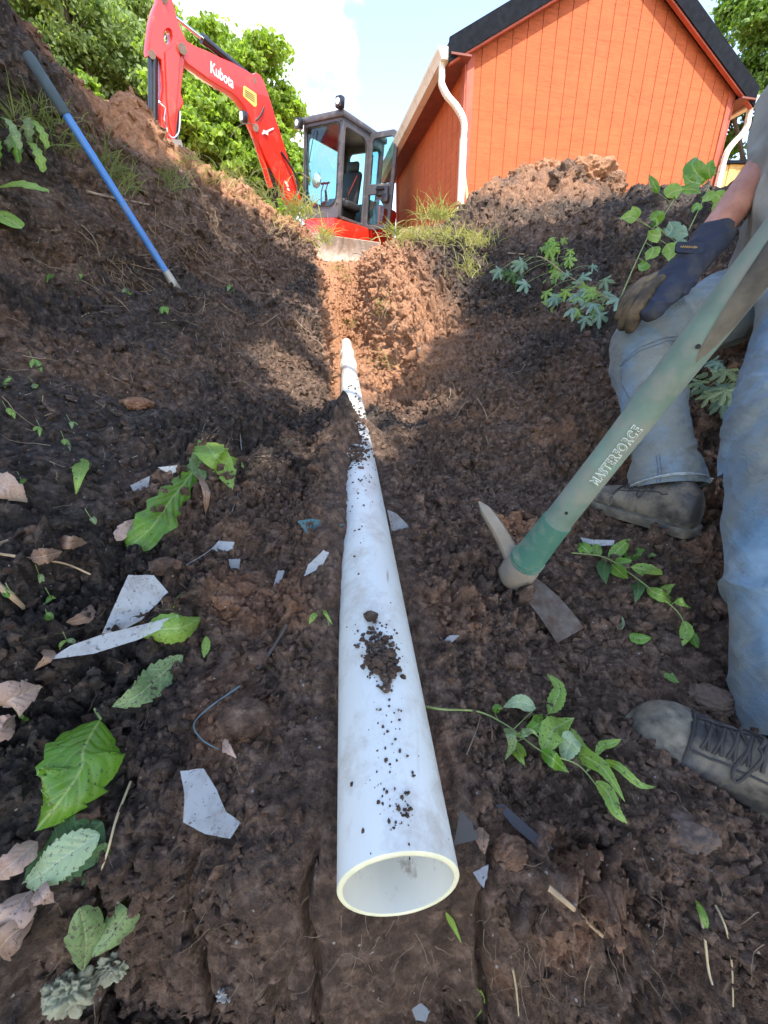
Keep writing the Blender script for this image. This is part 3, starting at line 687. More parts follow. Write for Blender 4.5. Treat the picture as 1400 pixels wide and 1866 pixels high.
for side, s0 in ((0, -OV - .005), (1, GW + OV + .005)):
    mb = MB(); a = gutter_profile(side, s0, -OG); b = gutter_profile(side, s0, DP + OG); n = len(a)
    mb.add(a + b, [(i, (i + 1) % n, (i + 1) % n + n, i + n) for i in range(n)])
    for dd in (-OG + .004, DP + OG - .004):
        a2 = gutter_profile(side, s0, dd); mb.add(a2[:6] + [a2[-1]], [(0, 1, 2, 3, 4, 6)])
    g_ = mb.build('gutter', M_gutter, barn)
    # downspout: outlet, corrugated elbow in, elbow down, long leg
    sg = -1 if side == 0 else 1
    mb = MB(); sx = s0 + sg * .07
    cps = [bw(sx, -.02, EZ - .13), bw(sx, -.03, EZ - .28), bw(sx, -.04, EZ - .36), bw(sx - sg * .07, -.06, EZ - .47), bw(sx - sg * .20, -.08, EZ - .58), bw(sx - sg * .305, -.085, EZ - .72), bw(sx - sg * .315, -.075, EZ - .9)]
    path = catmull(cps, 9); rr = []
    for i, p in enumerate(path):
        k = 9 <= i <= 27 or i > 33
        w_ = .003 * (i % 2) if k and i < 50 else 0
        rr.append((.035 + w_, .028 + w_))
    def rectube(path, rr):
        k = len(path); vs = []; fs = []
        for i, p in enumerate(path):
            T = (path[min(i + 1, k - 1)] - path[max(i - 1, 0)]).normalized(); A_ = gx.copy(); A_ = (A_ - T * A_.dot(T)).normalized(); B_ = T.cross(A_)
            a_, b_ = rr[i]; q = .72
            for u, v in ((-a_, -b_ * q), (-a_ * q, -b_), (a_ * q, -b_), (a_, -b_ * q), (a_, b_ * q), (a_ * q, b_), (-a_ * q, b_), (-a_, b_ * q)): vs.append(p + A_ * u + B_ * v)
        for i in range(k - 1): fs += [(i * 8 + j, i * 8 + (j + 1) % 8, (i + 1) * 8 + (j + 1) % 8, (i + 1) * 8 + j) for j in range(8)]
        fs += [tuple(range(8)), tuple(range((k - 1) * 8, k * 8))]; return vs, fs
    mb.add(*rectube(path, rr))
    mb.add(*rectube([bw(sx - sg * .315, -.075, EZ - .88), bw(sx - sg * .315, -.075, BZ - .1)], [(.043, .032)] * 2))
    mb.build('downspout', M_gutter, barn)
# fence of pale boards beyond the right corner, with a dark cap rail
fn = thing('wooden_fence', 'pale yellow board fence with dark cap behind the right downspout', 'fence', (6.0, 10.2, 1.5))
mb = MB()
p0 = P(1290, 352, 9.0); zt = p0.z
for k in range(26): mb.box((5.3 + k * .145, 9.6 + .012 * (k % 2) , zt / 2 + .65), (.138, .022, zt - 1.3))
mb.build('boards', simple('yellow_boards', (.62, .40, .13), .8, var=.2, vs=9), fn)
MB().box((7.1, 9.6, zt + .02), (3.9, .12, .05)).build('cap_rail', M_drip, fn)
# loose board leaning against the barn corner
q0 = bw(.02, -.12, 1.45); q1 = bw(-.02, -.03, 2.3)
lb = MB(); lb.prism([bw(.12, -.3, 1.3), bw(.17, -.3, 1.3), bw(.03, -.05, 2.35), bw(-.005, -.05, 2.35)], gy * .02)
lb.build('wooden_board', M_wood, label='thin raw wooden board leaning by the left downspout', cat='board')

# ------------------------------------------------------------ excavator
M_red = simple('red_paint', (.72, .028, .014), .28, var=.06, vs=3, dirt=(.30, .10, .06), dscale=4, damt=.25, coat=.5)
M_grey = simple('cab_grey_paint', (.085, .082, .088), .42, var=.15, dirt=(.2, .17, .15), dscale=6, damt=.35)
M_black = simple('black_rubber', (.018, .018, .02), .6, var=.3)
M_blackm = simple('black_paint', (.015, .015, .018), .3, var=.2, coat=.3)
M_chrome = simple('polished_rod', (.62, .62, .64), .18, metal=1, var=.05)
M_steel = simple('worn_steel', (.36, .32, .29), .45, metal=.7, var=.2, dirt=(.28, .2, .15), dscale=9, damt=.6)
M_white = simple('white_print', (.85, .85, .85), .5, var=.02)
M_yel = simple('yellow_label', (.75, .62, .12), .5, var=.05)
M_lens = simple('lamp_lens', (.75, .76, .78), .15, var=.1)
def glassmat(name, tint, rough=.02):
    m, t, b = newmat(name); tr = t.nodes.new('ShaderNodeBsdfTransparent'); tr.inputs[0].default_value = (*tint, 1)
    gl = t.nodes.new('ShaderNodeBsdfGlossy'); gl.inputs['Roughness'].default_value = rough
    mx0 = 0; fr = t.nodes.new('ShaderNodeValue'); fr.outputs[0].default_value = .06; mx = t.nodes.new('ShaderNodeMixShader')
    t.links.new(fr.outputs[0], mx.inputs[0]); t.links.new(tr.outputs[0], mx.inputs[1]); t.links.new(gl.outputs[0], mx.inputs[2])
    t.links.new(mx.outputs[0], t.nodes['Material Output'].inputs[0]); return m
M_glass = glassmat('cab_glass', (.78, .90, .88)); M_glassT = glassmat('tinted_glass', (.70, .91, .92))
sc = .92
EX = Matrix.Translation(Vector((-1.613, 10.006, 2.812)) * sc)
ex_rot = Matrix.Rotation(-.66, 4, 'Z') @ Matrix.Rotation(.166, 4, 'Y')
EX = EX @ ex_rot
W, D, HH = .94, .677, 1.38
ex = thing('excavator', 'red mini excavator with open grey cab and raised boom at the trench head', 'excavator', EX @ Vector((.4, .6, -1.0)))
e = lambda x, y, z: EX @ Vector((x, y, z))
ux, uy, uz = (EX.to_3x3() @ Vector(a) for a in ((1, 0, 0), (0, 1, 0), (0, 0, 1)))
DR = 1.12                                                       # full cab length
cab = MB()
place2d(cab, plate([rrect(0, 0, W, HH, [.04, .02, .03, .05]), rrect(.045, .17, W - .05, HH - .06, [.16, .16, .07, .07])], .05, .008), e(0, 0, 0), ux, uz)
place2d(cab, plate([rrect(0, 0, W, HH, .04), rrect(.08, .45, W - .08, HH - .1, .08)], .05, .008), e(0, DR, 0), ux, uz)
place2d(cab, plate([rrect(0, 0, DR, HH, .04), rrect(.09, .30, DR - .09, HH - .12, .12)], .045, .008), e(0, 0, 0), uy, uz)
place2d(cab, plate([rrect(0, 0, DR, HH, .04), rrect(.045, .03, D - .02, HH - .10, [.02, .02, .18, .06]), rrect(D + .07, .45, DR - .06, HH - .13, .07)], .05, .008), e(W, 0, 0), uy, uz)
cab_o = cab.build('cab_frame', M_grey, ex, auto=35)
mb = MB(); mb.box((W / 2, DR / 2, HH + .035), (W + .10, DR + .12, .10), bev=.03); mb.box((W / 2, DR / 2, HH + .09), (W - .12, DR - .14, .03), bev=.012)
mb.build('cab_roof', M_grey, ex, M=EX, auto=40)
for f_, x0, y0, X, Y, lp in (('window_glass', 0, 0, ux, uz, rrect(.03, .15, W - .03, HH - .05, .08)), ('window_glass', 0, 0, uy, uz, rrect(.08, .29, DR - .08, HH - .11, .08)), ):
    mb = MB(); o_ = e(0, 0, 0); place2d(mb, plate([lp], .005), o_, X, Y); mb.build(f_, M_glass if X is ux else M_glassT, cab_o)
mb = MB(); place2d(mb, plate([rrect(.07, .44, W - .07, HH - .09, .06)], .005), e(0, DR, 0), ux, uz); mb.build('window_glass', M_glassT, cab_o)
mb = MB(); mb.box((W / 2, DR / 2, -.01), (W - .06, DR - .08, .04)); mb.build('floor_plate', M_black, ex, M=EX)
# black rubber seal and corner bolts on the front frame
mb = MB()
for lp in (rrect(.045, .17, W - .05, HH - .06, [.16, .16, .07, .07]),):
    mb.tube([e(p[0], -.03, p[1]) for p in lp + lp[:1]], .009, 6, caps=False)
for k in range(5): mb.tube([e(W - .022, -.022, .2 + k * .28), e(W - .022, -.036, .2 + k * .28)], .012, 8)
mb.build('window_seal', M_black, cab_o, smooth=True)
mb = MB(); mb.tube([e(.3, -.034, HH - .1), e(.17, -.045, HH - .55)], .007, 6); mb.tube([e(.09, -.045, HH - .35), e(.25, -.045, HH - .8)], .005, 6); mb.build('wiper', M_black, cab_o)
# door, swung square to the cab side
dor = MB(); DO = e(W + .03, D + .03, .02); dw = .63
place2d(dor, plate([rrect(0, -.06, dw, HH - .02, [.05, .1, .12, .05]), rrect(.055, .62, dw - .055, HH - .09, [.04, .06, .1, .09]),
                    [(.055, .03), (.055, .48), (.26, .48), (.40, .36), (.50, .26), (dw - .05, .24), (dw - .05, .06), (dw - .09, .0), (.09, .0)]], .045, .009), DO, ux, uz)
door = dor.build('door', M_grey, ex, auto=35)
mb = MB(); place2d(mb, plate([rrect(.04, .6, dw - .04, HH - .07, .05)], .005), DO, ux, uz); place2d(mb, plate([[(.04, .02), (.04, .5), (.27, .5), (dw - .04, .22), (dw - .04, .02)]], .005), DO, ux, uz)
mb.build('door_glass', M_glassT, door)
mb = MB(); mb.box((W + .03 + .42, D - .015, .53), (.28, .06, .15), bev=.02); mb.box((W + .03 + .52, D - .03, .42), (.14, .07, .14), bev=.02); mb.tube([Vector((W + .03 + .3, D - .06, .55)), Vector((W + .03 + .48, D - .06, .55))], .014, 8)
mb.build('door_handle', M_blackm, door, M=EX, auto=40)
mb = MB(); mb.tube([e(W - .04, D + .09, .25), e(W + .05, D + .1, .3), e(W + .05, D + .1, 1.1), e(W - .02, D + .09, 1.15)], .014, 8); mb.build('grab_rail', M_black, cab_o, smooth=True)
# seat and controls
mb = MB(); mb.box((.50, .78, .62), (.42, .12, .56), Matrix.Rotation(-.15, 3, 'X'), bev=.05); mb.box((.50, .80, .97), (.28, .09, .16), bev=.04); mb.box((.50, .58, .33), (.44, .46, .12), bev=.04); mb.box((.50, .60, .14), (.34, .4, .25), bev=.02)
seat = mb.build('seat', M_black, ex, M=EX, auto=50)
mb = MB(); mb.tube([e(.70, .70, .8), e(.62, .52, .4)], .012, 6); mb.build('seat_belt', simple('belt_webbing', (.5, .08, .06), .8), seat)
mb = MB()
for x in (.36, .47): mb.tube([e(x, .12, 0), e(x + .01, .10, .42), e(x + .03, .13, .55)], .010, 6); mb.tube([e(x - .03, .13, .55), e(x + .07, .13, .56)], .018, 8)
for x in (.22, .78): mb.tube([e(x, .42, .3), e(x, .35, .52)], .02, 8); mb.box(e(x, .5, .28), (.14, .4, .12), EX.to_3x3(), bev=.03)
mb.build('control_lever', M_black, ex, auto=50)
mb = MB(); bm_ = bmesh.new(); bmesh.ops.create_icosphere(bm_, subdivisions=3, radius=1)
for v in bm_.verts:
    q = v.co.copy(); k = 1 + .25 * math.sin(q.x * 7 + q.z * 5) * math.sin(q.y * 6); v.co = Vector((q.x * .09 * k, q.y * .07, q.z * .11 * k))
bm_.verts.index_update(); mb.add([v.co + Vector((.17, .16, .62)) for v in bm_.verts], [[v.index for v in f.verts] for f in bm_.faces]); bm_.free()
mb.build('crumpled_bag', simple('white_plastic', (.8, .8, .78), .5), label='crumpled white bag inside the cab by the front glass', cat='bag', smooth=True, M=EX)
# lights
for (x, z) in ((-.05, HH - .02), (W + .01, HH + .14)):
    mb = MB(); mb.box((x, -.10, z), (.14, .10, .15), bev=.02); mb.tube([Vector((x, -.06, z - .05)), Vector((x, -.02, z - .16))], .012, 6)
    l_ = mb.build('work_light', M_blackm, ex, M=EX, auto=40)
    mb = MB(); mb.tube([Vector((x, -.148, z)), Vector((x, -.158, z))], .043, 14); mb.build('lens', M_lens, l_, M=EX, smooth=False)
# body and tracks
mb = MB(); bd = [(.24, -.14), (W + .02, -.14), (W + .16, .5), (W + .16, DR + .55), (-.45, DR + .55), (-.45, .35), (.1, .1)]
vs = [Vector((x, y, -.03)) for x, y in bd] + [Vector((x, y, -.33)) for x, y in bd]; n = len(bd)
mb.add(vs, [tuple(range(n)), tuple(range(n, 2 * n))[::-1]] + [(i, (i + 1) % n, (i + 1) % n + n, i + n) for i in range(n)])
body = mb.build('body', M_red, ex, M=EX, bev=.018, auto=40)
mb = MB(); mb.box((.42, DR + .30, .22), (1.2, .55, .5), bev=.08); mb.build('engine_hood', M_red, ex, M=EX, auto=40)
mb = MB(); mb.box((-.08, .55, .12), (.34, .75, .32), bev=.05); mb.build('side_panel', M_red, ex, M=EX, auto=40)
mb = MB(); mb.box((.46, .5, -.42), (.7, 1.0, .2), bev=.03); mb.build('undercarriage', M_blackm, ex, M=EX)
for x in (-.12, 1.04):
    mb = MB(); lp = rrect(-.45, -.92, 1.55, -.50, .2, 6)
    place2d(mb, plate([lp], .28, .02), Vector((x, 0, 0)), Vector((0, 1, 0)), Vector((0, 0, 1)))
    for k in range(26):
        i0 = k / 26 * 2 * (2.0 + .42); 
        if i0 < 2.0: c = (x, -.45 + i0, -.495)
        elif 2.42 < i0 < 4.42: c = (x, 1.55 - (i0 - 2.42), -.925)
        else: continue
        mb.box(c, (.29, .05, .03))
    mb.build('track', M_black, ex, M=EX)
# front blade
nb = uy; pb = e(0, -.62, 0)
b1, b2 = on_plane(568, 424, pb, nb), on_plane(688, 441, pb, nb)
bx = (b2 - b1).normalized(); bz = nb.cross(bx) * -1
if bz.z < 0: bz = -bz
prof = [(0, 0), (-.035, -.01), (-.01, -.10), (.02, -.2), (.01, -.30), (-.03, -.38), (.02, -.38), (.06, -.28), (.07, -.18), (.04, -.08), (.03, 0)]
b1 = b1 - bx * .05; L_ = (b2 - b1).length + .05
mb = MB(); n = len(prof)
A_ = [b1 + nb * y + bz * z for y, z in prof]; B_ = [p + bx * L_ for p in A_]
mb.add(A_ + B_, [tuple(range(n)), tuple(range(n, 2 * n))] + [(i, (i + 1) % n, (i + 1) % n + n, i + n) for i in range(n)])
for f_ in (.3, .7): mb.prism([b1 + bx * L_ * f_ + nb * .05 + bz * -.1, b1 + bx * L_ * f_ + nb * .6 + bz * -.15, b1 + bx * L_ * f_ + nb * .6 + bz * -.25, b1 + bx * L_ * f_ + nb * .05 + bz * -.25], bx * .08)
mb.build('blade', simple('muddy_steel', (.45, .36, .27), .7, var=.3, vs=12, dirt=(.36, .24, .15), dscale=7, damt=.8, bstr=.3), ex, auto=40)
# boom and arm, in the upright plane of the boom
BP = e(-.17, -.05, 0); BN = ux
def zp(x, y, off=0.0): return on_plane(240 + x / 3.889, y / 3.889, BP + BN * off, BN)
by = uy * -1
def to2(p): d = p - BP; return (d.dot(by), d.dot(uz))
def solid(name, outline, thick, mat, off=0, holes=(), parent=ex, bev=.012, **k):
    mb = MB(); place2d(mb, plate([[to2(zp(*q)) for q in outline]] + [[to2(zp(*q)) for q in h] for h in holes], thick, bev), BP + BN * off, by, uz)
    return mb.build(name, mat, parent, auto=35, **k)
boom_out = [(1130, 1475), (1180, 1455), (1182, 1420), (1150, 1320), (1115, 1215), (1085, 1120), (1048, 1005), (1020, 915), (995, 840), (965, 740), (935, 650), (905, 590), (870, 560), (800, 520), (700, 462), (600, 420), (520, 380), (440, 350), (385, 318), (345, 292), (325, 300), (335, 350), (350, 420), (375, 455), (430, 495), (520, 560), (600, 612), (690, 660), (745, 710), (785, 765), (815, 830), (845, 905), (880, 990), (930, 1110), (985, 1225), (1040, 1320), (1085, 1400)]
boom = solid('boom', boom_out, .17, M_red)
solid('boom_bracket', [(835, 590), (848, 545), (870, 527), (895, 540), (925, 590), (945, 660), (900, 650)], .11, M_red, parent=boom)
hole = [(240 + 36 * math.cos(a), 268 + 64 * math.sin(a)) for a in [k * math.pi / 8 for k in range(16)]]
arm_out = [(180, 25), (185, -30), (200, -60), (235, -60), (255, -10), (275, 45), (300, 150), (325, 215), (362, 290), (352, 450), (336, 560), (325, 660), (345, 730), (335, 765), (315, 775), (300, 870), (285, 1000), (240, 1010), (210, 1000), (195, 850), (196, 760), (212, 640), (208, 520), (196, 430), (150, 395), (112, 390), (108, 365), (122, 240), (135, 150), (155, 80)]
arm = solid('arm', arm_out, .15, M_red, off=.0, holes=[hole])
# a raised rib and the fork plate of the arm, on the side towards the camera
solid('arm_rib', [(218, 385), (300, 318), (345, 300), (352, 320), (318, 345), (300, 640), (270, 960), (252, 900), (230, 700)], .03, M_red, off=-.0 + .085, parent=arm, bev=.008)
def cyl(name, a, b, r, mat, off, parent, caps=True):
    mb = MB(); mb.tube([zp(*a, off), zp(*b, off)], r, 16); return mb.build(name, mat, parent, auto=40)
cyl('cylinder_rod', (262, 85), (515, 285), .024, M_chrome, .0, arm)
c1 = cyl('arm_cylinder', (500, 270), (868, 575), .05, M_blackm, .0, boom); cyl('cylinder_collar', (497, 268), (535, 300), .06, M_blackm, 0, c1)
c2 = cyl('bucket_cylinder', (150, 405), (152, 850), .062, M_blackm, .0, arm); cyl('cylinder_rod', (152, 850), (160, 1100), .03, M_chrome, 0, c2)
c3 = cyl('link_rod', (318, 770), (300, 1090), .045, M_blackm, -.03, arm)
c4 = cyl('boom_cylinder', (858, 925), (985, 1330), .05, M_red, .0, boom); cyl('cylinder_rod', (985, 1330), (1035, 1470), .03, M_blackm, 0, c4)
mb = MB(); c_ = zp(1010, 1290); mb.tube([zp(965, 1190, .0), zp(1035, 1400, .0)], .055, 14); mb.build('cylinder_barrel', M_blackm, c4, auto=40)
for (x, y, hw, r) in ((362, 345, .16, .055), (145, 385, .1, .045), (868, 572, .09, .035), (880, 905, .11, .05), (225, -20, .1, .05)):
    MB().tube([zp(x, y, -hw), zp(x, y, hw)], r, 16).build('pivot_pin', M_steel, boom, auto=40)
for pts, r in (([zp(1060, 1075, .1), zp(1110, 1150, .12), zp(1165, 1250, .14), zp(1178, 1340, .14), zp(1150, 1420, .1)], .018), ([zp(1040, 1060, .02), zp(1110, 1200, .02), zp(1160, 1290, .02), zp(1165, 1400, .0)], .022),
               ([zp(440, 350, .02), zp(520, 372, .02), zp(640, 425, .02), zp(760, 485, .02), zp(840, 545, .02)], .016), ([zp(860, 870, .06), zp(905, 830, .1), zp(940, 760, .1)], .012)):
    MB().tube(catmull(pts, 6), r, 8).build('hose', M_black, boom, smooth=True)
mb = MB(); mb.tube(catmull([zp(196, 720, .1), zp(205, 735, .11), zp(240, 770, .11), zp(232, 840, .11), zp(250, 900, .11), zp(262, 950, .11), zp(300, 975, .11), zp(335, 930, .11), zp(345, 790, .11)], 6), .010, 8); mb.build('hose', M_chrome, arm, smooth=True)
mb = MB(); mb.box(zp(795, 830, .09), (.10, .10, .15), EX.to_3x3(), bev=.02); wl = mb.build('work_light', M_blackm, boom, auto=40)
mb = MB(); mb.box(zp(797, 832, .09) - uy * .055, (.07, .012, .11), EX.to_3x3(), bev=.01); mb.build('lens', M_lens, wl)
mb = MB(); mb.tube([zp(925, 950, .09), zp(1005, 912, .09)], .012, 6); mb.box(zp(950, 940, .10), (.02, .09, .04), EX.to_3x3()); mb.build('hose_clamp', M_white, boom)
# bucket, mostly behind the spoil heap
mb = MB(); place2d(mb, plate([[to2(zp(*q)) for q in [(190, 1000), (300, 1010), (330, 1150), (330, 1330), (250, 1430), (140, 1420), (170, 1330), (180, 1200)]]], .42, .01), BP, by, uz); mb.build('bucket', M_steel, ex, auto=40)
# lettering and label on the side of the boom that faces the camera
def on_boom(vf, a, b, size_h, off, name, mat, parent):
    A_, B_ = zp(*a, off), zp(*b, off); X = (B_ - A_); L_ = X.length; X.normalize(); Nn = BN * 1; Y = Nn.cross(X); 
    if Y.z < 0: Y = -Y
    xs_ = [v.x for v in vf[0]]; ys_ = [v.y for v in vf[0]]; kx = L_ / (max(xs_) - min(xs_)); ky = size_h / (max(ys_) - min(ys_)); x0 = min(xs_)
    mb = MB(); mb.add([A_ + X * (v.x - x0) * kx + Y * (v.y * ky) + Nn * v.z for v in vf[0]], vf[1]); return mb.build(name, mat, parent)
on_boom(textmesh('Kubota', .2, .001, .004), (560, 512), (722, 628), .13, .0875, 'lettering', M_white, boom)
lab = [to2(zp(*q, .087)) for q in ((792, 612), (800, 607), (870, 655), (885, 668), (887, 745), (880, 757), (868, 755), (800, 690), (790, 678))]
mb = MB(); place2d(mb, plate([lab], .002), BP + BN * .0875, by, uz); lb_ = mb.build('label', M_yel, boom)
mb = MB(); 
for k in range(4):
    f0 = .14 + k * .2
    a = zp(lerp(800, 798, f0), lerp(622, 690, f0 - .05), .09); b = zp(lerp(876, 880, f0), lerp(672, 745, f0 - .05), .09)
    X = b - a; Y = (zp(798, 690, .09) - zp(800, 622, .09)) * .13; mb.add([a + X * .06, b - X * .06, b - X * .06 + Y, a + X * .06 + Y], [(0, 1, 2, 3)])
mb.build('print_lines', simple('brown_print', (.22, .15, .05), .5), lb_)
mb = MB()
for (x, y) in ((1083, 1282), (1092, 1300), (1100, 1330)): mb.add([zp(x, y, .088), zp(x + 16, y + 6, .088), zp(x + 22, y + 24, .088), zp(x + 6, y + 18, .088)], [(0, 1, 2, 3)])
mb.build('small_print', M_white, boom)
# ------------------------------------------------------------ the white drain pipe
def pvc_material():
    m, t, b = newmat('white_pvc'); c = t.nodes.new('ShaderNodeTexCoord').outputs['Object']
    base = ramp(t, noise(t, 2.2, 3, .5, c), [(.3, (.60, .62, .57)), (.7, (.72, .73, .68))])
    d1 = ramp(t, noise(t, 9, 8, .75, c), [(.50, (0, 0, 0)), (.74, (.85, .85, .85))])
    col = mixc(t, d1, base, (.38, .31, .23))
    sc_ = ramp(t, noise(t, 1, 3, .5, c, stretch=(90, 5, 90)), [(.62, (0, 0, 0)), (.70, (1, 1, 1))]); gate = ramp(t, noise(t, 5, 3, .6, c), [(.55, (0, 0, 0)), (.65, (.8, .8, .8))])
    col = mixc(t, mixc(t, 1.0, sc_, gate, 'MULTIPLY'), col, (.30, .25, .19))
    v = node(t, 'ShaderNodeTexVoronoi'); v.inputs['Scale'].default_value = 210; t.links.new(c, v.inputs['Vector'])
    pk = mixc(t, 1.0, ramp(t, v.outputs['Color'], [(.86, (0, 0, 0)), (.87, (1, 1, 1))]), ramp(t, v.outputs['Distance'], [(.12, (1, 1, 1)), (.26, (0, 0, 0))]), 'MULTIPLY')
    pk = mixc(t, 1.0, pk, ramp(t, noise(t, 8, 5, .6, c), [(.5, (0, 0, 0)), (.6, (1, 1, 1))]), 'MULTIPLY')
    col = mixc(t, pk, col, (.07, .05, .04))
    t.links.new(col, b.inputs['Base Color']); b.inputs['Roughness'].default_value = .34; b.inputs['Specular IOR Level'].default_value = .5
    b.inputs['Subsurface Weight'].default_value = .0
    bump(t, b, noise(t, 160, 4, .6, c), .08, .002); return m
M_pvc = pvc_material(); M_pvcin = simple('pvc_inside', (.74, .72, .62), .5, var=.06, dirt=(.30, .24, .17), dscale=40, damt=.2)
M_pvccut = simple('pvc_cut_edge', (.72, .69, .45), .6, var=.1, vs=30, bstr=.2)
pA = Vector((pipe_x(.198) - .004, .198, pipe_z(.198) - .006)); pB = Vector((pipe_x(4.86), 4.86, pipe_z(4.86))); pax = (pB - pA).normalized(); PL = (pB - pA).length
pr, pri = .057, .0517
pu = pax.cross(Vector((0, 0, 1))).normalized(); pw = pu.cross(pax)
if pw.z < 0: pw = -pw
def pp(s, a, r): return pA + pax * s + pu * (math.cos(a) * r) + pw * (math.sin(a) * r)
pipe = thing('drain_pipe', 'long white plastic drain pipe lying up the trench, open end near', 'pipe', pA - pw * pr)
NS = 96
def lathe(name, prof, mat, parent, **k):   # prof: (s, r)
    mb = MB(); n = len(prof)
    mb.v = [tuple(pp(s + (.0045 * (1 + math.sin(2 * math.pi * j / NS)) * r / pr if s < .005 else 0), 2 * math.pi * j / NS, r)) for s, r in prof for j in range(NS)]
    mb.f = [(i * NS + j, i * NS + (j + 1) % NS, (i + 1) * NS + (j + 1) % NS, (i + 1) * NS + j) for i in range(n - 1) for j in range(NS)]; mb.m = [0] * len(mb.f)
    return mb.build(name, mat, parent, auto=50, **k)
lathe('pipe_wall', [(.0014, pr)] + [(s, pr) for s in np.linspace(.03, PL, 60)], M_pvc, pipe)
lathe('cut_end', [(.0014, pr), (0, pr - .0014), (0, pri + .001), (.001, pri)], M_pvccut, pipe)
lathe('pipe_bore', [(.001, pri), (.4, pri), (PL, pri)], M_pvcin, pipe)
sC = 3.15
for s_, L__ in ((3.05, .17), (3.75, .14)):
    lathe('coupling', [(s_, pr), (s_ + .004, pr + .0075), (s_ + .02, pr + .009), (s_ + .03, pr + .0065), (s_ + L__ - .03, pr + .0065), (s_ + L__ - .02, pr + .009), (s_ + L__ - .004, pr + .0075), (s_ + L__, pr)], M_pvc, pipe)
lathe('end_plug', [(PL - .001, pr), (PL, pr - .006), (PL + .001, .002)], M_pvc, pipe)
# soil fallen on the pipe
def clod(name, c, r, seed, mat, parent=None, squash=.7, sub=4, cl=0.0, br=.3, rough=.4, **k):
    v, f = ico(sub); nz_ = fbm(v * 1.6 + seed * 7.1, 4, seed % 40) - .5; w1, _ = worley(v * 3.6 + seed, 3); w2, _ = worley(v * 9 + seed, 5); rr = 1 + rough * 1.6 * nz_ - rough * .45 * w1 - rough * .22 * w2
    fine = (fbm(v * 7 + seed, 3, 13) - .5) * rough * .35
    V = v * (rr + fine)[:, None] * np.array([1, .85, squash]) * r + np.array(c)
    me = mesh(name, V, f.tolist(), mat, smooth=True)
    for nm, val in (('clay', cl), ('brown', br)):
        a = me.attributes.new(nm, 'FLOAT', 'POINT'); a.data.foreach_set('value', np.full(len(V), val, np.float32))
    return put(name, me, parent, **k)
def on_pipe(px, py, lift=0):     # where the sight line meets the pipe's surface
    d = P(px, py, 1.0).normalized(); o = -pA; a = d - pax * d.dot(pax); b_ = o - pax * o.dot(pax)
    A_ = a.dot(a); B_ = 2 * a.dot(b_); C_ = b_.dot(b_) - (pr + lift) ** 2; disc = B_ * B_ - 4 * A_ * C_
    if disc < 0: return None
    return d * ((-B_ - math.sqrt(disc)) / (2 * A_))
rs = random.Random(4)
soil_t = []
def soil_pile(name, label, cx, cy, n, sx, sy, r0, seed):
    """one heap of crumbs lying on the pipe, joined where they fell"""
    rs = random.Random(seed); iv, ifc = ico(2); iv = iv * (.7 + .6 * np.random.RandomState(seed).rand(len(iv), 1)); mb = MB(); 
    for k in range(n):
        q = on_pipe(cx + rs.gauss(0, sx), cy + rs.gauss(0, sy))
        if q is None: continue
        r = r0 * rs.uniform(.25, 1) ** 1.6; lift = (pw * r * rs.uniform(.2, 1.6 if k < n * .5 else .5))
        sq = Vector((rs.uniform(.7, 1.3), rs.uniform(.7, 1.3), rs.uniform(.5, .9)))
        mb.add([q + lift + Vector((v[0] * sq.x, v[1] * sq.y, v[2] * sq.z)) * r * rs.uniform(.75, 1.2) for v in iv], ifc.tolist())
    o = mb.build(name, M_crumb, label=label, cat='soil', kind='stuff'); at_ = o.data.attributes.new('brown', 'FLOAT', 'POINT'); at_.data.foreach_set('value', np.full(len(o.data.vertices), .75, np.float32)); return o
soil_pile('soil_pile', 'dark crumbly heap of soil on the middle of the pipe', 697, 1212, 150, 13, 17, .0065, 3)
soil_pile('soil_pile', 'small broken scatter of soil just above the heap on the pipe', 690, 1172, 90, 15, 13, .0042, 5)
soil_pile('soil_specks', 'fine soil specks sprinkled down the top of the near pipe', 705, 1385, 80, 22, 75, .0017, 6)
soil_pile('soil_specks', 'thin dusting of crumbs around the topmost clod on the pipe', 690, 1150, 60, 30, 18, .002, 8)
soil_pile('soil_specks', 'sparse soil specks near the cut end of the pipe', 730, 1475, 34, 14, 20, .0024, 9)
soil_pile('soil_pile', 'dark soil smeared across the pipe where it enters the loose slope', 650, 762, 260, 9, 15, .006, 10)
soil_pile('soil_pile', 'soil crumbs bridging the pipe beside the left slope', 654, 822, 220, 12, 14, .007, 11)
soil_pile('soil_specks', 'soil specks along the buried left edge of the pipe', 655, 900, 70, 14, 55, .003, 12)
soil_pile('soil_specks', 'soil specks high on the pipe below the coupling', 645, 705, 60, 8, 18, .005, 13)
q = on_pipe(676, 1128); clod('soil_clod', q + pw * .006, .0115, 3, M_crumb, label='single dark soil clod resting highest on the near pipe', cat='clod')
a_, b_ = on_pipe(634, 797, .004), on_pipe(664, 782, .004)
mb = MB(); mb.tube(catmull([hit(608, 798)[0] + Vector((0, 0, .01)), a_ + pw * .002, b_ + pw * .002], 5), .0042, 7); mb.build('stick', simple('dark_stick', (.05, .035, .025), .8, bstr=.4), label='short dark stick lying across the pipe at the loose slope', cat='stick', smooth=True)

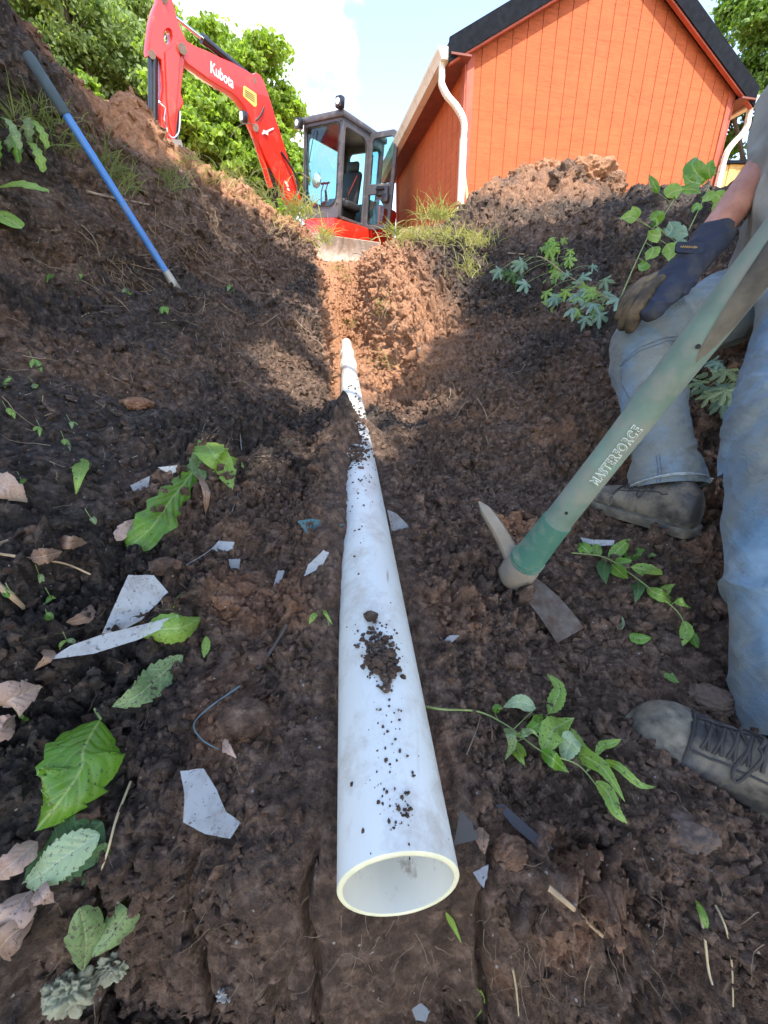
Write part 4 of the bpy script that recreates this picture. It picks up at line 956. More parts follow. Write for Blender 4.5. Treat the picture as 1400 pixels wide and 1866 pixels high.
# ------------------------------------------------------------ mattock
M_fib = simple('green_fibreglass', (.16, .225, .175), .55, var=.28, vs=14, dirt=(.25, .25, .20), dscale=22, damt=.6, bstr=.15, bscale=200, bd=.001)
M_fib2 = simple('bright_green_collar', (.065, .175, .125), .55, var=.15, dirt=(.25, .26, .18), dscale=14, damt=.45)
M_grip = simple('grey_rubber_grip', (.075, .068, .056), .7, var=.3, vs=30, dirt=(.17, .15, .11), dscale=12, damt=.7, bstr=.4, bscale=120, bd=.002)
M_forged = simple('dirty_forged_steel', (.27, .235, .18), .65, metal=.25, var=.25, vs=25, dirt=(.30, .24, .17), dscale=22, damt=.8, bstr=.4, bscale=70, bd=.003)
M_bladest = simple('scraped_steel', (.12, .10, .085), .55, metal=.4, var=.4, vs=30, dirt=(.09, .062, .045), dscale=34, damt=.95, bstr=.3)
hA = P(945, 1040, .79); hB = P(1400, 460, .385); hd = (hB - hA).normalized(); HL = .93
mat_ = thing('mattock', 'green handled mattock held by the worker, its head biting the soil', 'mattock', hA)
hx = hd.cross(hA.normalized()).normalized(); hy = hx.cross(hd)     # hx across the view, hy towards the camera side
def hp(s, u=0, v=0): return hA + hd * s + hx * u + hy * v
def hrad(s):
    for a, b in (((0, .030)), ((.05, .0290)), ((.13, .0250)), ((.3, .0218)), ((.62, .0208)), ((.8, .023)), ((.93, .026))):
        if s <= a: return b if a == 0 else pr0 + (b - pr0) * (s - pa0) / (a - pa0)
        pa0, pr0 = a, b
    return .027
ss = list(np.linspace(.03, HL, 40)); mb = MB(); mb.tube([hp(s) for s in ss], [(hrad(s) * .92, hrad(s)) for s in ss], 28); hnd = mb.build('handle', M_fib, mat_, auto=50)
mb = MB(); s2 = list(np.linspace(.012, .155, 14)); mb.tube([hp(s) for s in s2], [(hrad(s) * .92 + .0022, hrad(s) + .0022) for s in s2], 28)
for s_ in (.034, .044): mb.tube([hp(s_), hp(s_ + .004)], hrad(s_) + .004, 28)
mb.build('collar', M_fib2, mat_, auto=50)
# rubber grip: a sleeve whose lower edge is cut as a rounded tongue
GRIPA = 125; mb = MB(); n_a = 36; vs = []; fs = []; L0, L1 = .455, .93; K_ = 24
for i in range(K_ + 1):
    for j in range(n_a):
        a = 2 * math.pi * j / n_a; side = (math.sin(a - R(GRIPA)) + 1) / 2           # tongue on the side turned from the light
        st = L0 + .42 * (1 - side) ** 1.3; s = lerp(st, L1, i / K_); r = hrad(s) + .0014 * min(1, i / 1.5)
        vs.append(hp(s, math.cos(a) * r * .93, math.sin(a) * r))
for i in range(K_):
    for j in range(n_a): fs.append((i * n_a + j, i * n_a + (j + 1) % n_a, (i + 1) * n_a + (j + 1) % n_a, (i + 1) * n_a + j))
mb.add(vs, fs); mb.build('grip', M_grip, mat_, auto=60)
mb = MB(); mb.tube([hp(HL - .01), hp(HL + .012)], [.031, .028], 20); mb.build('end_cap', M_grip, mat_, auto=40)
# bolts in the handle
for s_ in (.195, .475):
    mb = MB(); c = hp(s_, 0, 0); k = -c.normalized(); k = (k - hd * k.dot(hd)).normalized(); sd = hd.cross(k)
    q = k * math.cos(.15) + sd * math.sin(.15); mb.tube([c + q * (hrad(s_) - .002), c + q * (hrad(s_) + .0006)], .0026, 12); mb.build('pin_hole', M_black, mat_)
# lettering wrapped round the handle
def wrap_text(vf, s0, Lx, Ht, ang0, dr, name, mat, parent):
    xs_ = [v.x for v in vf[0]]; ys_ = [v.y for v in vf[0]]; x0, x1, y0, y1 = min(xs_), max(xs_), min(ys_), max(ys_)
    out = []
    for v in vf[0]:
        s = s0 + (v.x - x0) / (x1 - x0) * Lx; c = hp(s); k = -c.normalized(); k = (k - hd * k.dot(hd)).normalized(); sd = hd.cross(k) * -1
        r = hrad(s); a = ang0 + ((v.y - y0) / (y1 - y0) - .5) * Ht / r
        r2 = r * (1 - .04) + dr + (.0006 if v.z > 0 else 0); out.append(c + (k * math.cos(a) + sd * math.sin(a)) * r2)
    mb = MB(); mb.add(out, vf[1]); return mb.build(name, mat, parent)
def s_at(px_): return min((abs(PXof(hp(k / 500 * HL))[0] - px_), k) for k in range(500))[1] / 500 * HL
ls0, ls1 = s_at(1080), s_at(1162)
t1 = textmesh('MASTERFORCE', .1, .0005, .0055, shear=.25, space=1.15); t2 = textmesh('MASTERFORCE', .1, .0005, -.0008, shear=.25, space=1.12)
M_let = simple('pale_print', (.62, .70, .62), .6, var=.1)
wrap_text(t1, ls0, ls1 - ls0, .0150, -.35, .0009, 'lettering', M_let, hnd)
wrap_text(t2, ls0 + .001, ls1 - ls0 - .002, .0122, -.35, .0018, 'lettering_fill', M_fib, hnd)
# head: eye, pick and adze
def along(pts, widths, thick, name, mat, parent, wdir):
    """tapering bar: pts centre line, widths across wdir, thick the other way"""
    mb = MB(); k = len(pts); vs = []
    for i, p in enumerate(pts):
        T = (pts[min(i + 1, k - 1)] - pts[max(i - 1, 0)]).normalized(); Wd = (wdir - T * wdir.dot(T)).normalized(); Nn = T.cross(Wd)
        a, b_ = widths[i] / 2, thick[i] / 2
        for u, v in ((-1, -.6), (-.75, -1), (.75, -1), (1, -.6), (1, .6), (.75, 1), (-.75, 1), (-1, .6)): vs.append(p + Wd * a * u + Nn * b_ * v)
    fs = [(i * 8 + j, i * 8 + (j + 1) % 8, (i + 1) * 8 + (j + 1) % 8, (i + 1) * 8 + j) for i in range(k - 1) for j in range(8)] + [tuple(range(8))[::-1], tuple(range((k - 1) * 8, k * 8))]
    mb.add(vs, fs); return mb.build(name, mat, parent, auto=45)
mb = MB(); mb.tube([hp(-.035), hp(-.022), hp(.0), hp(.02), hp(.03)], [(.024, .026), (.032, .034), (.035, .036), (.034, .035), (.031, .032)], 24); mb.build('head_eye', M_forged, mat_, auto=50)
g1 = hit(1035, 1160)[0]; pk = P(873, 914, .83)
ad0 = hp(-.02, 0, 0); ad1 = P(1040, 1158, .715)
wd = (C3 @ Vector((.86, .48, .0))).normalized()
along([ad0.lerp(ad1, t_) + hd * (.012 * math.sin(t_ * 3.14)) for t_ in np.linspace(0, 1, 9)], [.044, .046, .048, .050, .052, .054, .056, .057, .058], [.022, .018, .013, .010, .008, .007, .006, .005, .003], 'adze_blade', M_bladest, mat_, wd)
pkp = [hp(.0).lerp(pk, t_) + hd * (.008 * math.sin(t_ * 3.14)) for t_ in np.linspace(0, 1, 8)]
along(pkp, [.036, .034, .031, .029, .027, .025, .021, .004], [.03, .028, .026, .025, .024, .022, .018, .003], 'pick', M_forged, mat_, wd)

# ------------------------------------------------------------ long shovel leaning on the left bank
M_blue = simple('blue_fibreglass', (.05, .20, .52), .4, var=.15, vs=6, dirt=(.20, .22, .24), dscale=12, damt=.4)
M_foam = simple('dark_foam_grip', (.055, .085, .10), .75, var=.2, vs=12, dirt=(.12, .12, .11), dscale=9, damt=.4)
M_ferr = simple('grey_socket', (.36, .35, .31), .55, metal=.3, var=.15, dirt=(.2, .16, .12), dscale=15, damt=.6)
s0 = hit(322, 528)[0] + Vector((0, 0, .01)); s1 = P(48, 95, 1.52)
sd_ = (s1 - s0).normalized(); SL = (s1 - s0).length
shv = thing('shovel', 'blue handled shovel with dark foam grip leaning against the left bank', 'shovel', s0)
MB().tube([s0 + sd_ * .07, s0 + sd_ * (SL - .02)], .0165, 20).build('handle', M_blue, shv, auto=50)
t_g = .0
gl0 = .66
zs = P(123, 208, 1.0)
best = min((abs(PXof(s0 + sd_ * (SL * k / 200))[1] - 208), k) for k in range(200))[1] / 200 * SL
MB().tube([s0 + sd_ * best, s0 + sd_ * (best + .01), s0 + sd_ * (SL - .02), s0 + sd_ * (SL - .004), s0 + sd_ * SL], [.019, .0215, .0215, .018, .008], 20).build('grip', M_foam, shv, auto=50)
best2 = min((abs(PXof(s0 + sd_ * (SL * k / 400))[1] - 494), k) for k in range(400))[1] / 400 * SL
MB().tube([s0 - sd_ * .02, s0 + sd_ * (best2 * .5), s0 + sd_ * best2], [.0205, .0205, .0185], 20).build('socket', M_ferr, shv, auto=50)
mb = MB(); bl = []; 
for i in range(9):
    t_ = i / 8; w_ = .11 * (math.sin(min(1, t_ * 4) * 1.57)) * (1 - max(0, t_ - .55) ** 2 * 4.6)
    for j in range(7): u = j / 6 * 2 - 1; bl.append(s0 - sd_ * (.01 + .28 * t_) + Vector((1, .2, 0)) * (u * w_) + Vector((0, -1, 0)) * (.02 * (u * u)))
mb.add(bl, [(i * 7 + j, i * 7 + j + 1, (i + 1) * 7 + j + 1, (i + 1) * 7 + j) for i in range(8) for j in range(6)]); mb.build('blade', M_ferr, shv, smooth=True)
# ------------------------------------------------------------ the worker
def fuse(shapes, voxel, smooth=2):
    """join overlapping closed shapes into one continuous skin"""
    mb = MB()
    for vs, fs in shapes: mb.add(vs, fs)
    me = mesh('tmp', mb.v, mb.f); bm = bmesh.new(); bm.from_mesh(me); bmesh.ops.recalc_face_normals(bm, faces=bm.faces[:]); bm.to_mesh(me); bm.free()
    o = bpy.data.objects.new('tmp', me); COL.objects.link(o)
    md = o.modifiers.new('r', 'REMESH'); md.mode = 'VOXEL'; md.voxel_size = voxel; md.use_smooth_shade = True
    if smooth: m2 = o.modifiers.new('s', 'SMOOTH'); m2.factor = .5; m2.iterations = smooth
    dg = bpy.context.evaluated_depsgraph_get(); out = bpy.data.meshes.new_from_object(o.evaluated_get(dg)); bpy.data.objects.remove(o); bpy.data.meshes.remove(me)
    return out
def limb(pts, rads, n=24, sub=6, flat=None):
    P_ = [Vector(p) for p in pts]; path = catmull(P_, sub); rr = []
    for i in range(len(P_) - 1):
        for j in range(sub):
            t = j / sub; a, b_ = rads[i], rads[i + 1]; t = t * t * (3 - 2 * t) * .5 + t * .5
            rr.append((lerp(a[0], b_[0], t), lerp(a[1], b_[1], t)) if isinstance(a, tuple) else lerp(a, b_, t))
    rr.append(rads[-1]); mb = MB(); k = len(path)
    # rounded ends
    T0 = (path[0] - path[1]).normalized(); T1 = (path[-1] - path[-2]).normalized()
    sc_ = lambda r, f: (r[0] * f, r[1] * f) if isinstance(r, tuple) else r * f
    mx_ = lambda r: (r[0] + r[1]) / 2 if isinstance(r, tuple) else r
    path = [path[0] + T0 * mx_(rr[0]) * .6, path[0] + T0 * mx_(rr[0]) * .4] + path + [path[-1] + T1 * mx_(rr[-1]) * .4, path[-1] + T1 * mx_(rr[-1]) * .6]
    rr = [sc_(rr[0], .35), sc_(rr[0], .75)] + rr + [sc_(rr[-1], .75), sc_(rr[-1], .35)]
    mb.tube(path, rr, n); return mb.v, mb.f
def displace(me, fn):
    n = len(me.vertices); co = np.empty(n * 3, np.float32); me.vertices.foreach_get('co', co); co = co.reshape(-1, 3).astype(float)
    no = np.empty(n * 3, np.float32); me.vertices.foreach_get('normal', no); no = no.reshape(-1, 3)
    co = co + no * fn(co, no)[:, None]; me.vertices.foreach_set('co', co.reshape(-1).astype(np.float32)); me.update(); return me
def denim():
    m, t, b = newmat('faded_denim'); c = t.nodes.new('ShaderNodeTexCoord').outputs['Object']
    base = ramp(t, noise(t, 4.5, 6, .6, c), [(.32, (.035, .08, .13)), (.5, (.10, .185, .265)), (.7, (.26, .37, .45))])
    dirt = ramp(t, noise(t, 5.2, 7, .62, c, stretch=(1, 1, .6)), [(.40, (0, 0, 0)), (.56, (.9, .9, .9))])
    col = mixc(t, dirt, base, (.17, .165, .12)); d2 = ramp(t, noise(t, 17, 7, .7, c), [(.54, (0, 0, 0)), (.70, (.8, .8, .8))]); col = mixc(t, d2, col, (.09, .075, .055))
    weave = noise(t, 900, 2, .6, c); col = mixc(t, ramp(t, weave, [(.4, (0, 0, 0)), (.6, (.28, .28, .28))]), col, (.28, .34, .40))
    t.links.new(col, b.inputs['Base Color']); b.inputs['Roughness'].default_value = .9; b.inputs['Specular IOR Level'].default_value = .15; b.inputs['Sheen Weight'].default_value = .15
    h1 = noise(t, 11, 5, .5, c, stretch=(1, 1, 2.2)); rg = ramp(t, h1, [(.38, (0, 0, 0)), (.5, (1, 1, 1)), (.62, (0, 0, 0))]); bump(t, b, rg, .2, .012); return m
M_denim = denim()
M_stitch = simple('seam', (.10, .13, .17), .9, var=.3, vs=60, bstr=.5, bscale=300)
M_hem = simple('worn_hem', (.38, .42, .42), .95, var=.35, vs=80, bstr=.6, bscale=200)
M_shirt = simple('dusty_grey_cotton', (.27, .265, .235), .95, var=.14, vs=7, dirt=(.36, .33, .26), dscale=4, damt=.6, bstr=.35, bscale=18, bd=.01)
def skinmat():
    m, t, b = newmat('sunburnt_skin'); c = t.nodes.new('ShaderNodeTexCoord').outputs['Object']
    col = ramp(t, noise(t, 22, 6, .6, c), [(.3, (.30, .13, .09)), (.6, (.46, .22, .155)), (.8, (.55, .29, .21))])
    t.links.new(col, b.inputs['Base Color']); b.inputs['Roughness'].default_value = .5; b.inputs['Subsurface Weight'].default_value = .08; b.inputs['Subsurface Radius'].default_value = (.01, .004, .002)
    bump(t, b, noise(t, 130, 5, .7, c), .3, .002); return m
M_skin = skinmat()
M_hair = simple('brown_hair', (.06, .04, .028), .7, var=.4, vs=60, bstr=.8, bscale=200)
M_navy = simple('navy_glove_knit', (.012, .018, .038), .8, var=.3, vs=12, bstr=.3, bscale=300, bd=.001, dirt=(.05, .05, .05), dscale=14, damt=.4)
M_tan = simple('worn_tan_leather', (.16, .105, .045), .65, var=.45, vs=26, dirt=(.05, .038, .025), dscale=18, damt=.9, bstr=.4, bscale=60, bd=.003)
M_tanl = simple('pale_tan_leather', (.55, .38, .15), .7, var=.25, vs=40)

pel = Vector((1.14, 1.17, .20)); hipN = Vector((1.09, 1.08, .16)); hipF = Vector((1.16, 1.28, .17))
kneeF = P(1172, 622, 1.10); ankF = P(1218, 895, .985)
kneeN = P(1420, 800, .80); ankN = P(1440, 1400, .595)
chest = Vector((.99, 1.03, .66)); neck = Vector((.93, .93, .90)); headc = Vector((.88, .90, 1.04))
shF = Vector((1.05, 1.22, .83)); elF = P(1470, 215, .98); wrF = P(1296, 428, 1.0)
shN = Vector((.86, .76, .80)); haN = hp(.885); elN = Vector((.83, .50, .56)); 
person = thing('person', 'crouching worker in grey shirt, faded jeans and boots, gloved hand on knee', 'person', Vector((.7, .75, -.5)))
mbh = MB()
bodysh = [limb([pel, pel.lerp(chest, .5), chest, chest.lerp(neck, .6)], [(.14, .12), (.13, .12), (.16, .13), (.10, .09)]),
          limb([shF, chest.lerp(neck, .55), shN], [.055, .08, .055]), limb([neck - Vector((0, 0, .05)), headc - Vector((0, 0, .06))], [.055, .05]),
          limb([shF, elF, wrF.lerp(elF, .7), wrF], [.055, .048, .050, .033]), limb([shN, elN, elN.lerp(haN, .3), elN.lerp(haN, .88)], [.055, .045, .046, .03]),
          limb([hipF, kneeF, kneeF.lerp(ankF, .35), ankF], [.085, .055, .055, .038]), limb([hipN, kneeN, kneeN.lerp(ankN, .35), ankN], [.085, .055, .055, .038])]
# head with face
face = (Vector((-.75, -.35, -.55))).normalized(); upv = Vector((-.15, -.1, 1)); upv = (upv - face * upv.dot(face)).normalized(); sdv = face.cross(upv)
iv, ifc = ico(4); hv = []
for v in iv:
    f_, s_, u_ = v[0], v[1], v[2]; w_ = 1 - .22 * max(0, -u_) ; q = Vector((f_ * .098 * (1 if f_ < 0 else .95), s_ * .076 * w_, u_ * .118))
    hv.append(headc + face * q.x + sdv * q.y + upv * q.z)
bodysh.append((hv, ifc.tolist()))
hh = lambda f_, s_, u_: headc + face * f_ + sdv * s_ + upv * u_
bodysh += [limb([hh(.088, 0, .02), hh(.115, 0, -.025)], [.010, .016], 12), limb([hh(.08, -.03, -.062), hh(.094, 0, -.062), hh(.08, .03, -.062)], [.007, .009, .007], 10),
           limb([hh(.06, 0, -.10), hh(.085, 0, -.098)], [.025, .018], 12)] + [limb([hh(0, s_ * .078, -.02), hh(-.01, s_ * .084, .025)], [(.008, .016), (.008, .02)], 10) for s_ in (-1, 1)]
# bare right hand closed round the mattock's handle
hk = (haN - elN).normalized(); side_ = hd.cross(hk).normalized()
bodysh.append(limb([elN.lerp(haN, .86), haN - hk * .045, haN - hk * .028 + hd * .01], [(.028, .022), (.036, .02), (.036, .018)], 16))
for i, (o_, L_) in enumerate(((.033, .075), (.011, .082), (-.011, .078), (-.031, .064))):
    c = haN + hd * o_; pts = [c - hk * .04 + side_ * .012]
    for a in np.linspace(.35, 3.4, 6): pts.append(c + (-hk * math.cos(a) + side_ * math.sin(a)) * .037)
    bodysh.append(limb(pts, [.0105, .010, .0098, .0095, .009, .0088, .008], 10, 3))
bodysh.append(limb([haN - hk * .045 + hd * .03, haN - hk * .03 - side_ * .022 + hd * .05, haN + hk * .01 - side_ * .036 + hd * .05], [.013, .011, .009], 10, 4))
bme = fuse(bodysh, .0062, 3); bme.materials.append(M_skin); body_o = put('body', bme, person)
# eyes
for s_ in (-1, 1):
    mb = MB(); mb.add([hh(.083, s_ * .03, .012) + Vector(v) * .012 for v in iv], ifc.tolist()); mb.build('eye', M_white, person, smooth=True)
hm = [v for v in hv]; hsel = [(headc + (Vector(v) - headc) * 1.07) for v in hv]
mb = MB(); keep = [f for f in ifc.tolist() if all((hsel[i] - headc).dot(upv) > .02 or (hsel[i] - headc).dot(face) < -.01 and (hsel[i] - headc).dot(upv) > -.06 for i in f)]; mb.add(hsel, keep); hair = mb.build('hair', M_hair, person, smooth=True)
# arm hair
mb = MB(); rs = random.Random(2)
for k in range(900):
    t_ = rs.uniform(.05, .95); c = wrF.lerp(elF, t_); ax = (elF - wrF).normalized(); a = rs.uniform(0, 6.28); u_ = ax.cross(Vector((0, 0, 1))).normalized(); v_ = ax.cross(u_)
    r = lerp(.031, .049, min(1, t_ * 1.6)); d_ = u_ * math.cos(a) + v_ * math.sin(a); p0 = c + d_ * r; p1 = p0 + d_ * .008 - ax * .010 + Vector((rs.uniform(-1, 1), rs.uniform(-1, 1), rs.uniform(-1, 1))) * .003
    w_ = ax.cross(d_) * .00028; mb.add([p0 - w_, p0 + w_, p1], [(0, 1, 2)])
mb.build('arm_hair', simple('light_arm_hair', (.42, .28, .17), .6), body_o)

# jeans
def ringy(c, ax_, width): # crumple rings around a joint
    return lambda co: np.exp(-((np.linalg.norm(co - np.array(c), axis=1)) / width) ** 2)
def wrinkle(axis_from, axis_to, amp, freq, w, bulge_len=.11, seed=3):
    a = np.array(axis_from); b_ = np.array(axis_to); L_ = np.linalg.norm(b_ - a); d = (b_ - a) / L_
    def fn(co):
        s = (co - a) @ d; q = co * 3 + seed; n_ = fbm(q * 1.6, 3, seed) * 3.2
        g = np.exp(-(np.clip(np.abs(s) - 0, 0, None) / bulge_len) ** 2)
        return amp * g * np.sin(s * freq + n_ * 2.2)
    return fn
hemF = kneeF.lerp(ankF, 1.03); hemN = kneeN.lerp(ankN, 1.02)
jsh = [limb([hipF, hipF.lerp(kneeF, .5), kneeF + Vector((-.005, 0, 0)), kneeF.lerp(ankF, .25), kneeF.lerp(ankF, .6), hemF], [(.115, .10), (.095, .092), (.078, .080), (.078, .078), (.070, .070), (.066, .068)], 36, 8),
       limb([hipN, hipN.lerp(kneeN, .5), kneeN, kneeN.lerp(ankN, .3), kneeN.lerp(ankN, .65), hemN], [(.115, .10), (.10, .096), (.082, .084), (.088, .086), (.072, .07), (.062, .064)], 36, 8),
       limb([pel - Vector((0, 0, .02)), pel + (chest - pel) * .22], [(.155, .14), (.15, .13)], 36, 6), limb([hipF - Vector((-.03, 0, .01)), hipN - Vector((-.03, 0, .01))], [.12, .12], 30, 6)]
jme = fuse(jsh, .0044, 4)
kF, kN, aF, aN = np.array(kneeF), np.array(kneeN), np.array(ankF), np.array(ankN); hF, hN_ = np.array(hipF), np.array(hipN)
def jf(co, no):
    r = (fbm(co * np.array([5, 5, 5]), 4, 31) - .5) * .022 + (fbm(co * np.array([11, 11, 20]), 3, 33) - .5) * .006
    def seg(a, b_):
        d = b_ - a; L_ = np.linalg.norm(d); d = d / L_; s = (co - a) @ d; off = co - a - s[:, None] * d; return s / L_, np.linalg.norm(off, axis=1), s
    sF, rF, aFs = seg(kF, aF); sN, rN, aNs = seg(kN, aN)
    wf = sstep(.16, .10, rF) * sstep(-.1, .1, sF); wn_ = sstep(.16, .10, rN) * sstep(-.1, .1, sN)
    def folds(along, freq, lat, seed, warp=1.3):
        q = co * lat; q = q + along[:, None] * np.array([.3, .2, 1.]) * freq + warp * (fbm(co * 7, 3, seed)[:, None] - .5) * np.array([1, 1, 2.2])
        v_ = vnoise(q, seed); return (1 - np.abs(2 * v_ - 1)) ** 2.0 - .36
    r = r * 1.0 + wf * (.022 * sstep(.45, .95, sF) + .010) * folds(aFs, 13, 3, 141) + wf * .003 * folds(aFs, 30, 7, 143)
    r = r + wn_ * (.030 * sstep(.4, .95, sN) + .016) * folds(aNs, 8, 2.6, 151) + wn_ * .003 * folds(aNs, 22, 6, 153)
    for kk, hh_, sd in ((kF, hF, 161), (kN, hN_, 171)):
        dk = np.linalg.norm(co - kk, axis=1); r = r + .022 * np.exp(-((dk - .07) / .10) ** 2) * folds(dk * 1.5 + co[:, 2], 12, 4, sd)
    thg = sstep(.25, .1, np.linalg.norm(co - (hF + kF) / 2, axis=1)); r = r + thg * .018 * folds(co[:, 0] - co[:, 2], 9, 5, 181)
    return r
displace(jme, jf)
# open hems: cut the legs flat, leave a worn cuff edge
def cut(me, co, no):
    bm = bmesh.new(); bm.from_mesh(me); sel = [v for v in bm.verts if (v.co - co).length < .16]
    g = list({e for v in sel for e in v.link_edges}) + sel + list({f for v in sel for f in v.link_faces})
    bmesh.ops.bisect_plane(bm, geom=g, plane_co=co, plane_no=no, clear_outer=True); bm.to_mesh(me); bm.free(); return me
dF = (ankF - kneeF).normalized(); dN = (ankN - kneeN).normalized()
cut(jme, kneeF.lerp(ankF, .98), (dF * .9 + Vector((0, 0, -.25))).normalized()); cut(jme, kneeN.lerp(ankN, .985), (dN + (C3 @ Vector((-.35, 0, 0)))).normalized())
jme.materials.append(M_denim); jme.polygons.foreach_set('use_smooth', [True] * len(jme.polygons)); jeans = put('jeans', jme, person)
JB = BVHTree.FromPolygons([v.co for v in jme.vertices], [tuple(p.vertices) for p in jme.polygons])
def on_mesh(B_, px, py, lift=.0015):
    d = P(px, py, 1.0).normalized(); r = B_.ray_cast(Vector((0, 0, 0)), d)
    return (r[0] - d * lift) if r[0] is not None else None
def seam(pts, r, name, mat, B_, parent, n=7):
    path = []
    for a, b_ in zip(pts[:-1], pts[1:]):
        for k in range(n):
            q = on_mesh(B_, lerp(a[0], b_[0], k / n), lerp(a[1], b_[1], k / n), .0005)
            if q is not None: path.append(q)
    if len(path) > 2: return MB().tube(path, r, 6).build(name, mat, parent, smooth=True)
for off in (0, 7):
    seam([(1130 + off * .6, 668 - off), (1165, 640 - off), (1215, 622 - off), (1270, 616 - off), (1330, 622 - off)], .0016, 'seam', M_stitch, JB, jeans)
seam([(1132, 672), (1133, 700), (1150, 730)], .0015, 'seam', M_stitch, JB, jeans)
for off in (0, 6): seam([(1196 + off, 830), (1200 + off, 860), (1192 + off, 905), (1186 + off, 922)], .0013, 'seam', M_stitch, JB, jeans)
for o_, kk, fr_, dd in ((ankF, kneeF, .965, dF), (ankN, kneeN, .955, dN)):     # frayed hems
    c = kk.lerp(o_, fr_); u_ = dd.cross(Vector((0, 0, 1))).normalized(); v_ = dd.cross(u_); pts = []
    for k in range(33):
        a = k / 32 * 2 * math.pi; d_ = u_ * math.cos(a) + v_ * math.sin(a); r = JB.ray_cast(c + d_ * .15, -d_)
        pts.append((r[0] if r[0] is not None and (r[0] - c).length < .095 else c + d_ * .068) + d_ * .0008)
    MB().tube(pts, [(.0022 + .0006 * (k % 2), .007) for k in range(33)], 6, caps=False).build('hem', M_hem, jeans, smooth=True)

# shirt: torso, hanging front, sleeves
ssh = [limb([pel + Vector((.01, .0, .02)), pel.lerp(chest, .4) + Vector((.02, 0, 0)), chest + Vector((.02, 0, 0)), chest.lerp(neck, .62)], [(.185, .16), (.17, .155), (.17, .155), (.11, .10)], 36, 8), limb([shF, chest.lerp(neck, .5), shN], [.085, .11, .085], 24, 6),
       limb([shF, shF.lerp(elF, .75)], [.085, .075], 24, 8), limb([shN, shN.lerp(elN, .7)], [.08, .068], 24, 8),
       limb([P(1470, 130, .92), P(1448, 260, .92), P(1428, 370, .94), P(1418, 425, .95)], [(.13, .05), (.11, .05), (.08, .045), (.065, .035)], 24, 8)]
sme = fuse(ssh, .0062, 6)
def sf(co, no):
    ph = fbm(co * 4, 3, 61) * 7; g = sstep(.7, .25, co[:, 2])
    q = co * np.array([9, 8, 2.0]) + (fbm(co * 5, 3, 61)[:, None] - .5) * 2.4; v_ = (1 - np.abs(2 * vnoise(q, 63) - 1)) ** 2 - .35
    q = co * np.array([22, 20, 5.0]) + (fbm(co * 9, 3, 64)[:, None] - .5) * 2; v2 = (1 - np.abs(2 * vnoise(q, 66) - 1)) ** 2 - .35
    return .022 * (.3 + g) * v_ + .006 * v2
displace(sme, sf); sme.materials.append(M_shirt); sme.polygons.foreach_set('use_smooth', [True] * len(sme.polygons)); put('shirt', sme, person)

# glove on the left hand: cuff, back, four fingers over the knee, thumb
GZ = 1.0
gw_ = lambda px, py, z=GZ: P(px, py, z)
gs = [limb([gw_(1302, 428), gw_(1275, 462), gw_(1245, 492)], [(.046, .040), (.044, .038), (.042, .034)], 24, 6),
      limb([gw_(1250, 485, .99), gw_(1222, 520, .98), gw_(1205, 535, .985)], [(.045, .036), (.052, .034), (.050, .030)], 24, 6),
      limb([gw_(1232, 515, .965), gw_(1215, 540, .945), gw_(1195, 560, .94), gw_(1178, 575, .95)], [.028, .026, .022, .017], 18, 5)]     # thumb
gme = fuse(gs, .0034, 4); displace(gme, lambda co, no: (fbm(co * 28, 3, 71) - .5) * .006 + .005 * ((1 - np.abs(2 * vnoise(co * np.array([22, 22, 40]) + 3 * fbm(co * 12, 2, 72)[:, None], 73) - 1)) ** 2 - .3)); gme.materials.append(M_navy)
glove = put('glove', gme, person)
GB = BVHTree.FromPolygons([v.co for v in gme.vertices], [tuple(p.vertices) for p in gme.polygons])
fs_ = [limb([gw_(1226, 506, .99), gw_(1192, 524, .975), gw_(1166, 560, .965), gw_(1152, 590, .985), gw_(1146, 602, 1.0)], [.021, .020, .0185, .0165, .012], 16, 5),
       limb([gw_(1210, 505, 1.01), gw_(1178, 522, 1.0), gw_(1153, 556, .99), gw_(1138, 588, 1.01), gw_(1132, 598, 1.02)], [.019, .0195, .0185, .016, .012], 16, 5),
       limb([gw_(1205, 505, 1.035), gw_(1172, 520, 1.03), gw_(1146, 548, 1.02), gw_(1130, 580, 1.035)], [.018, .0185, .0175, .014], 16, 5),
       limb([gw_(1200, 505, 1.06), gw_(1168, 520, 1.055), gw_(1142, 545, 1.05), gw_(1132, 568, 1.06)], [.017, .0175, .016, .012], 16, 5)]
for k, (vs, fs) in enumerate(fs_):
    me = fuse([(vs, fs)], .0032, 2); displace(me, lambda co, no: (fbm(co * 35, 3, 75 + k) - .5) * .005); me.materials.append(M_tan); put('glove_finger', me, glove)
mb = MB(); mb.tube([q for q in [on_mesh(GB, x, y, .001) for x, y in ((1203, 487), (1200, 505), (1190, 527), (1178, 548), (1168, 562), (1163, 570))] if q is not None], [(.003, .004), (.007, .006), (.008, .007), (.007, .006), (.006, .005), (.003, .003)][:6], 10)
if len(mb.v) >= 60: mb.build('thumb_panel', M_tanl, glove, smooth=True)
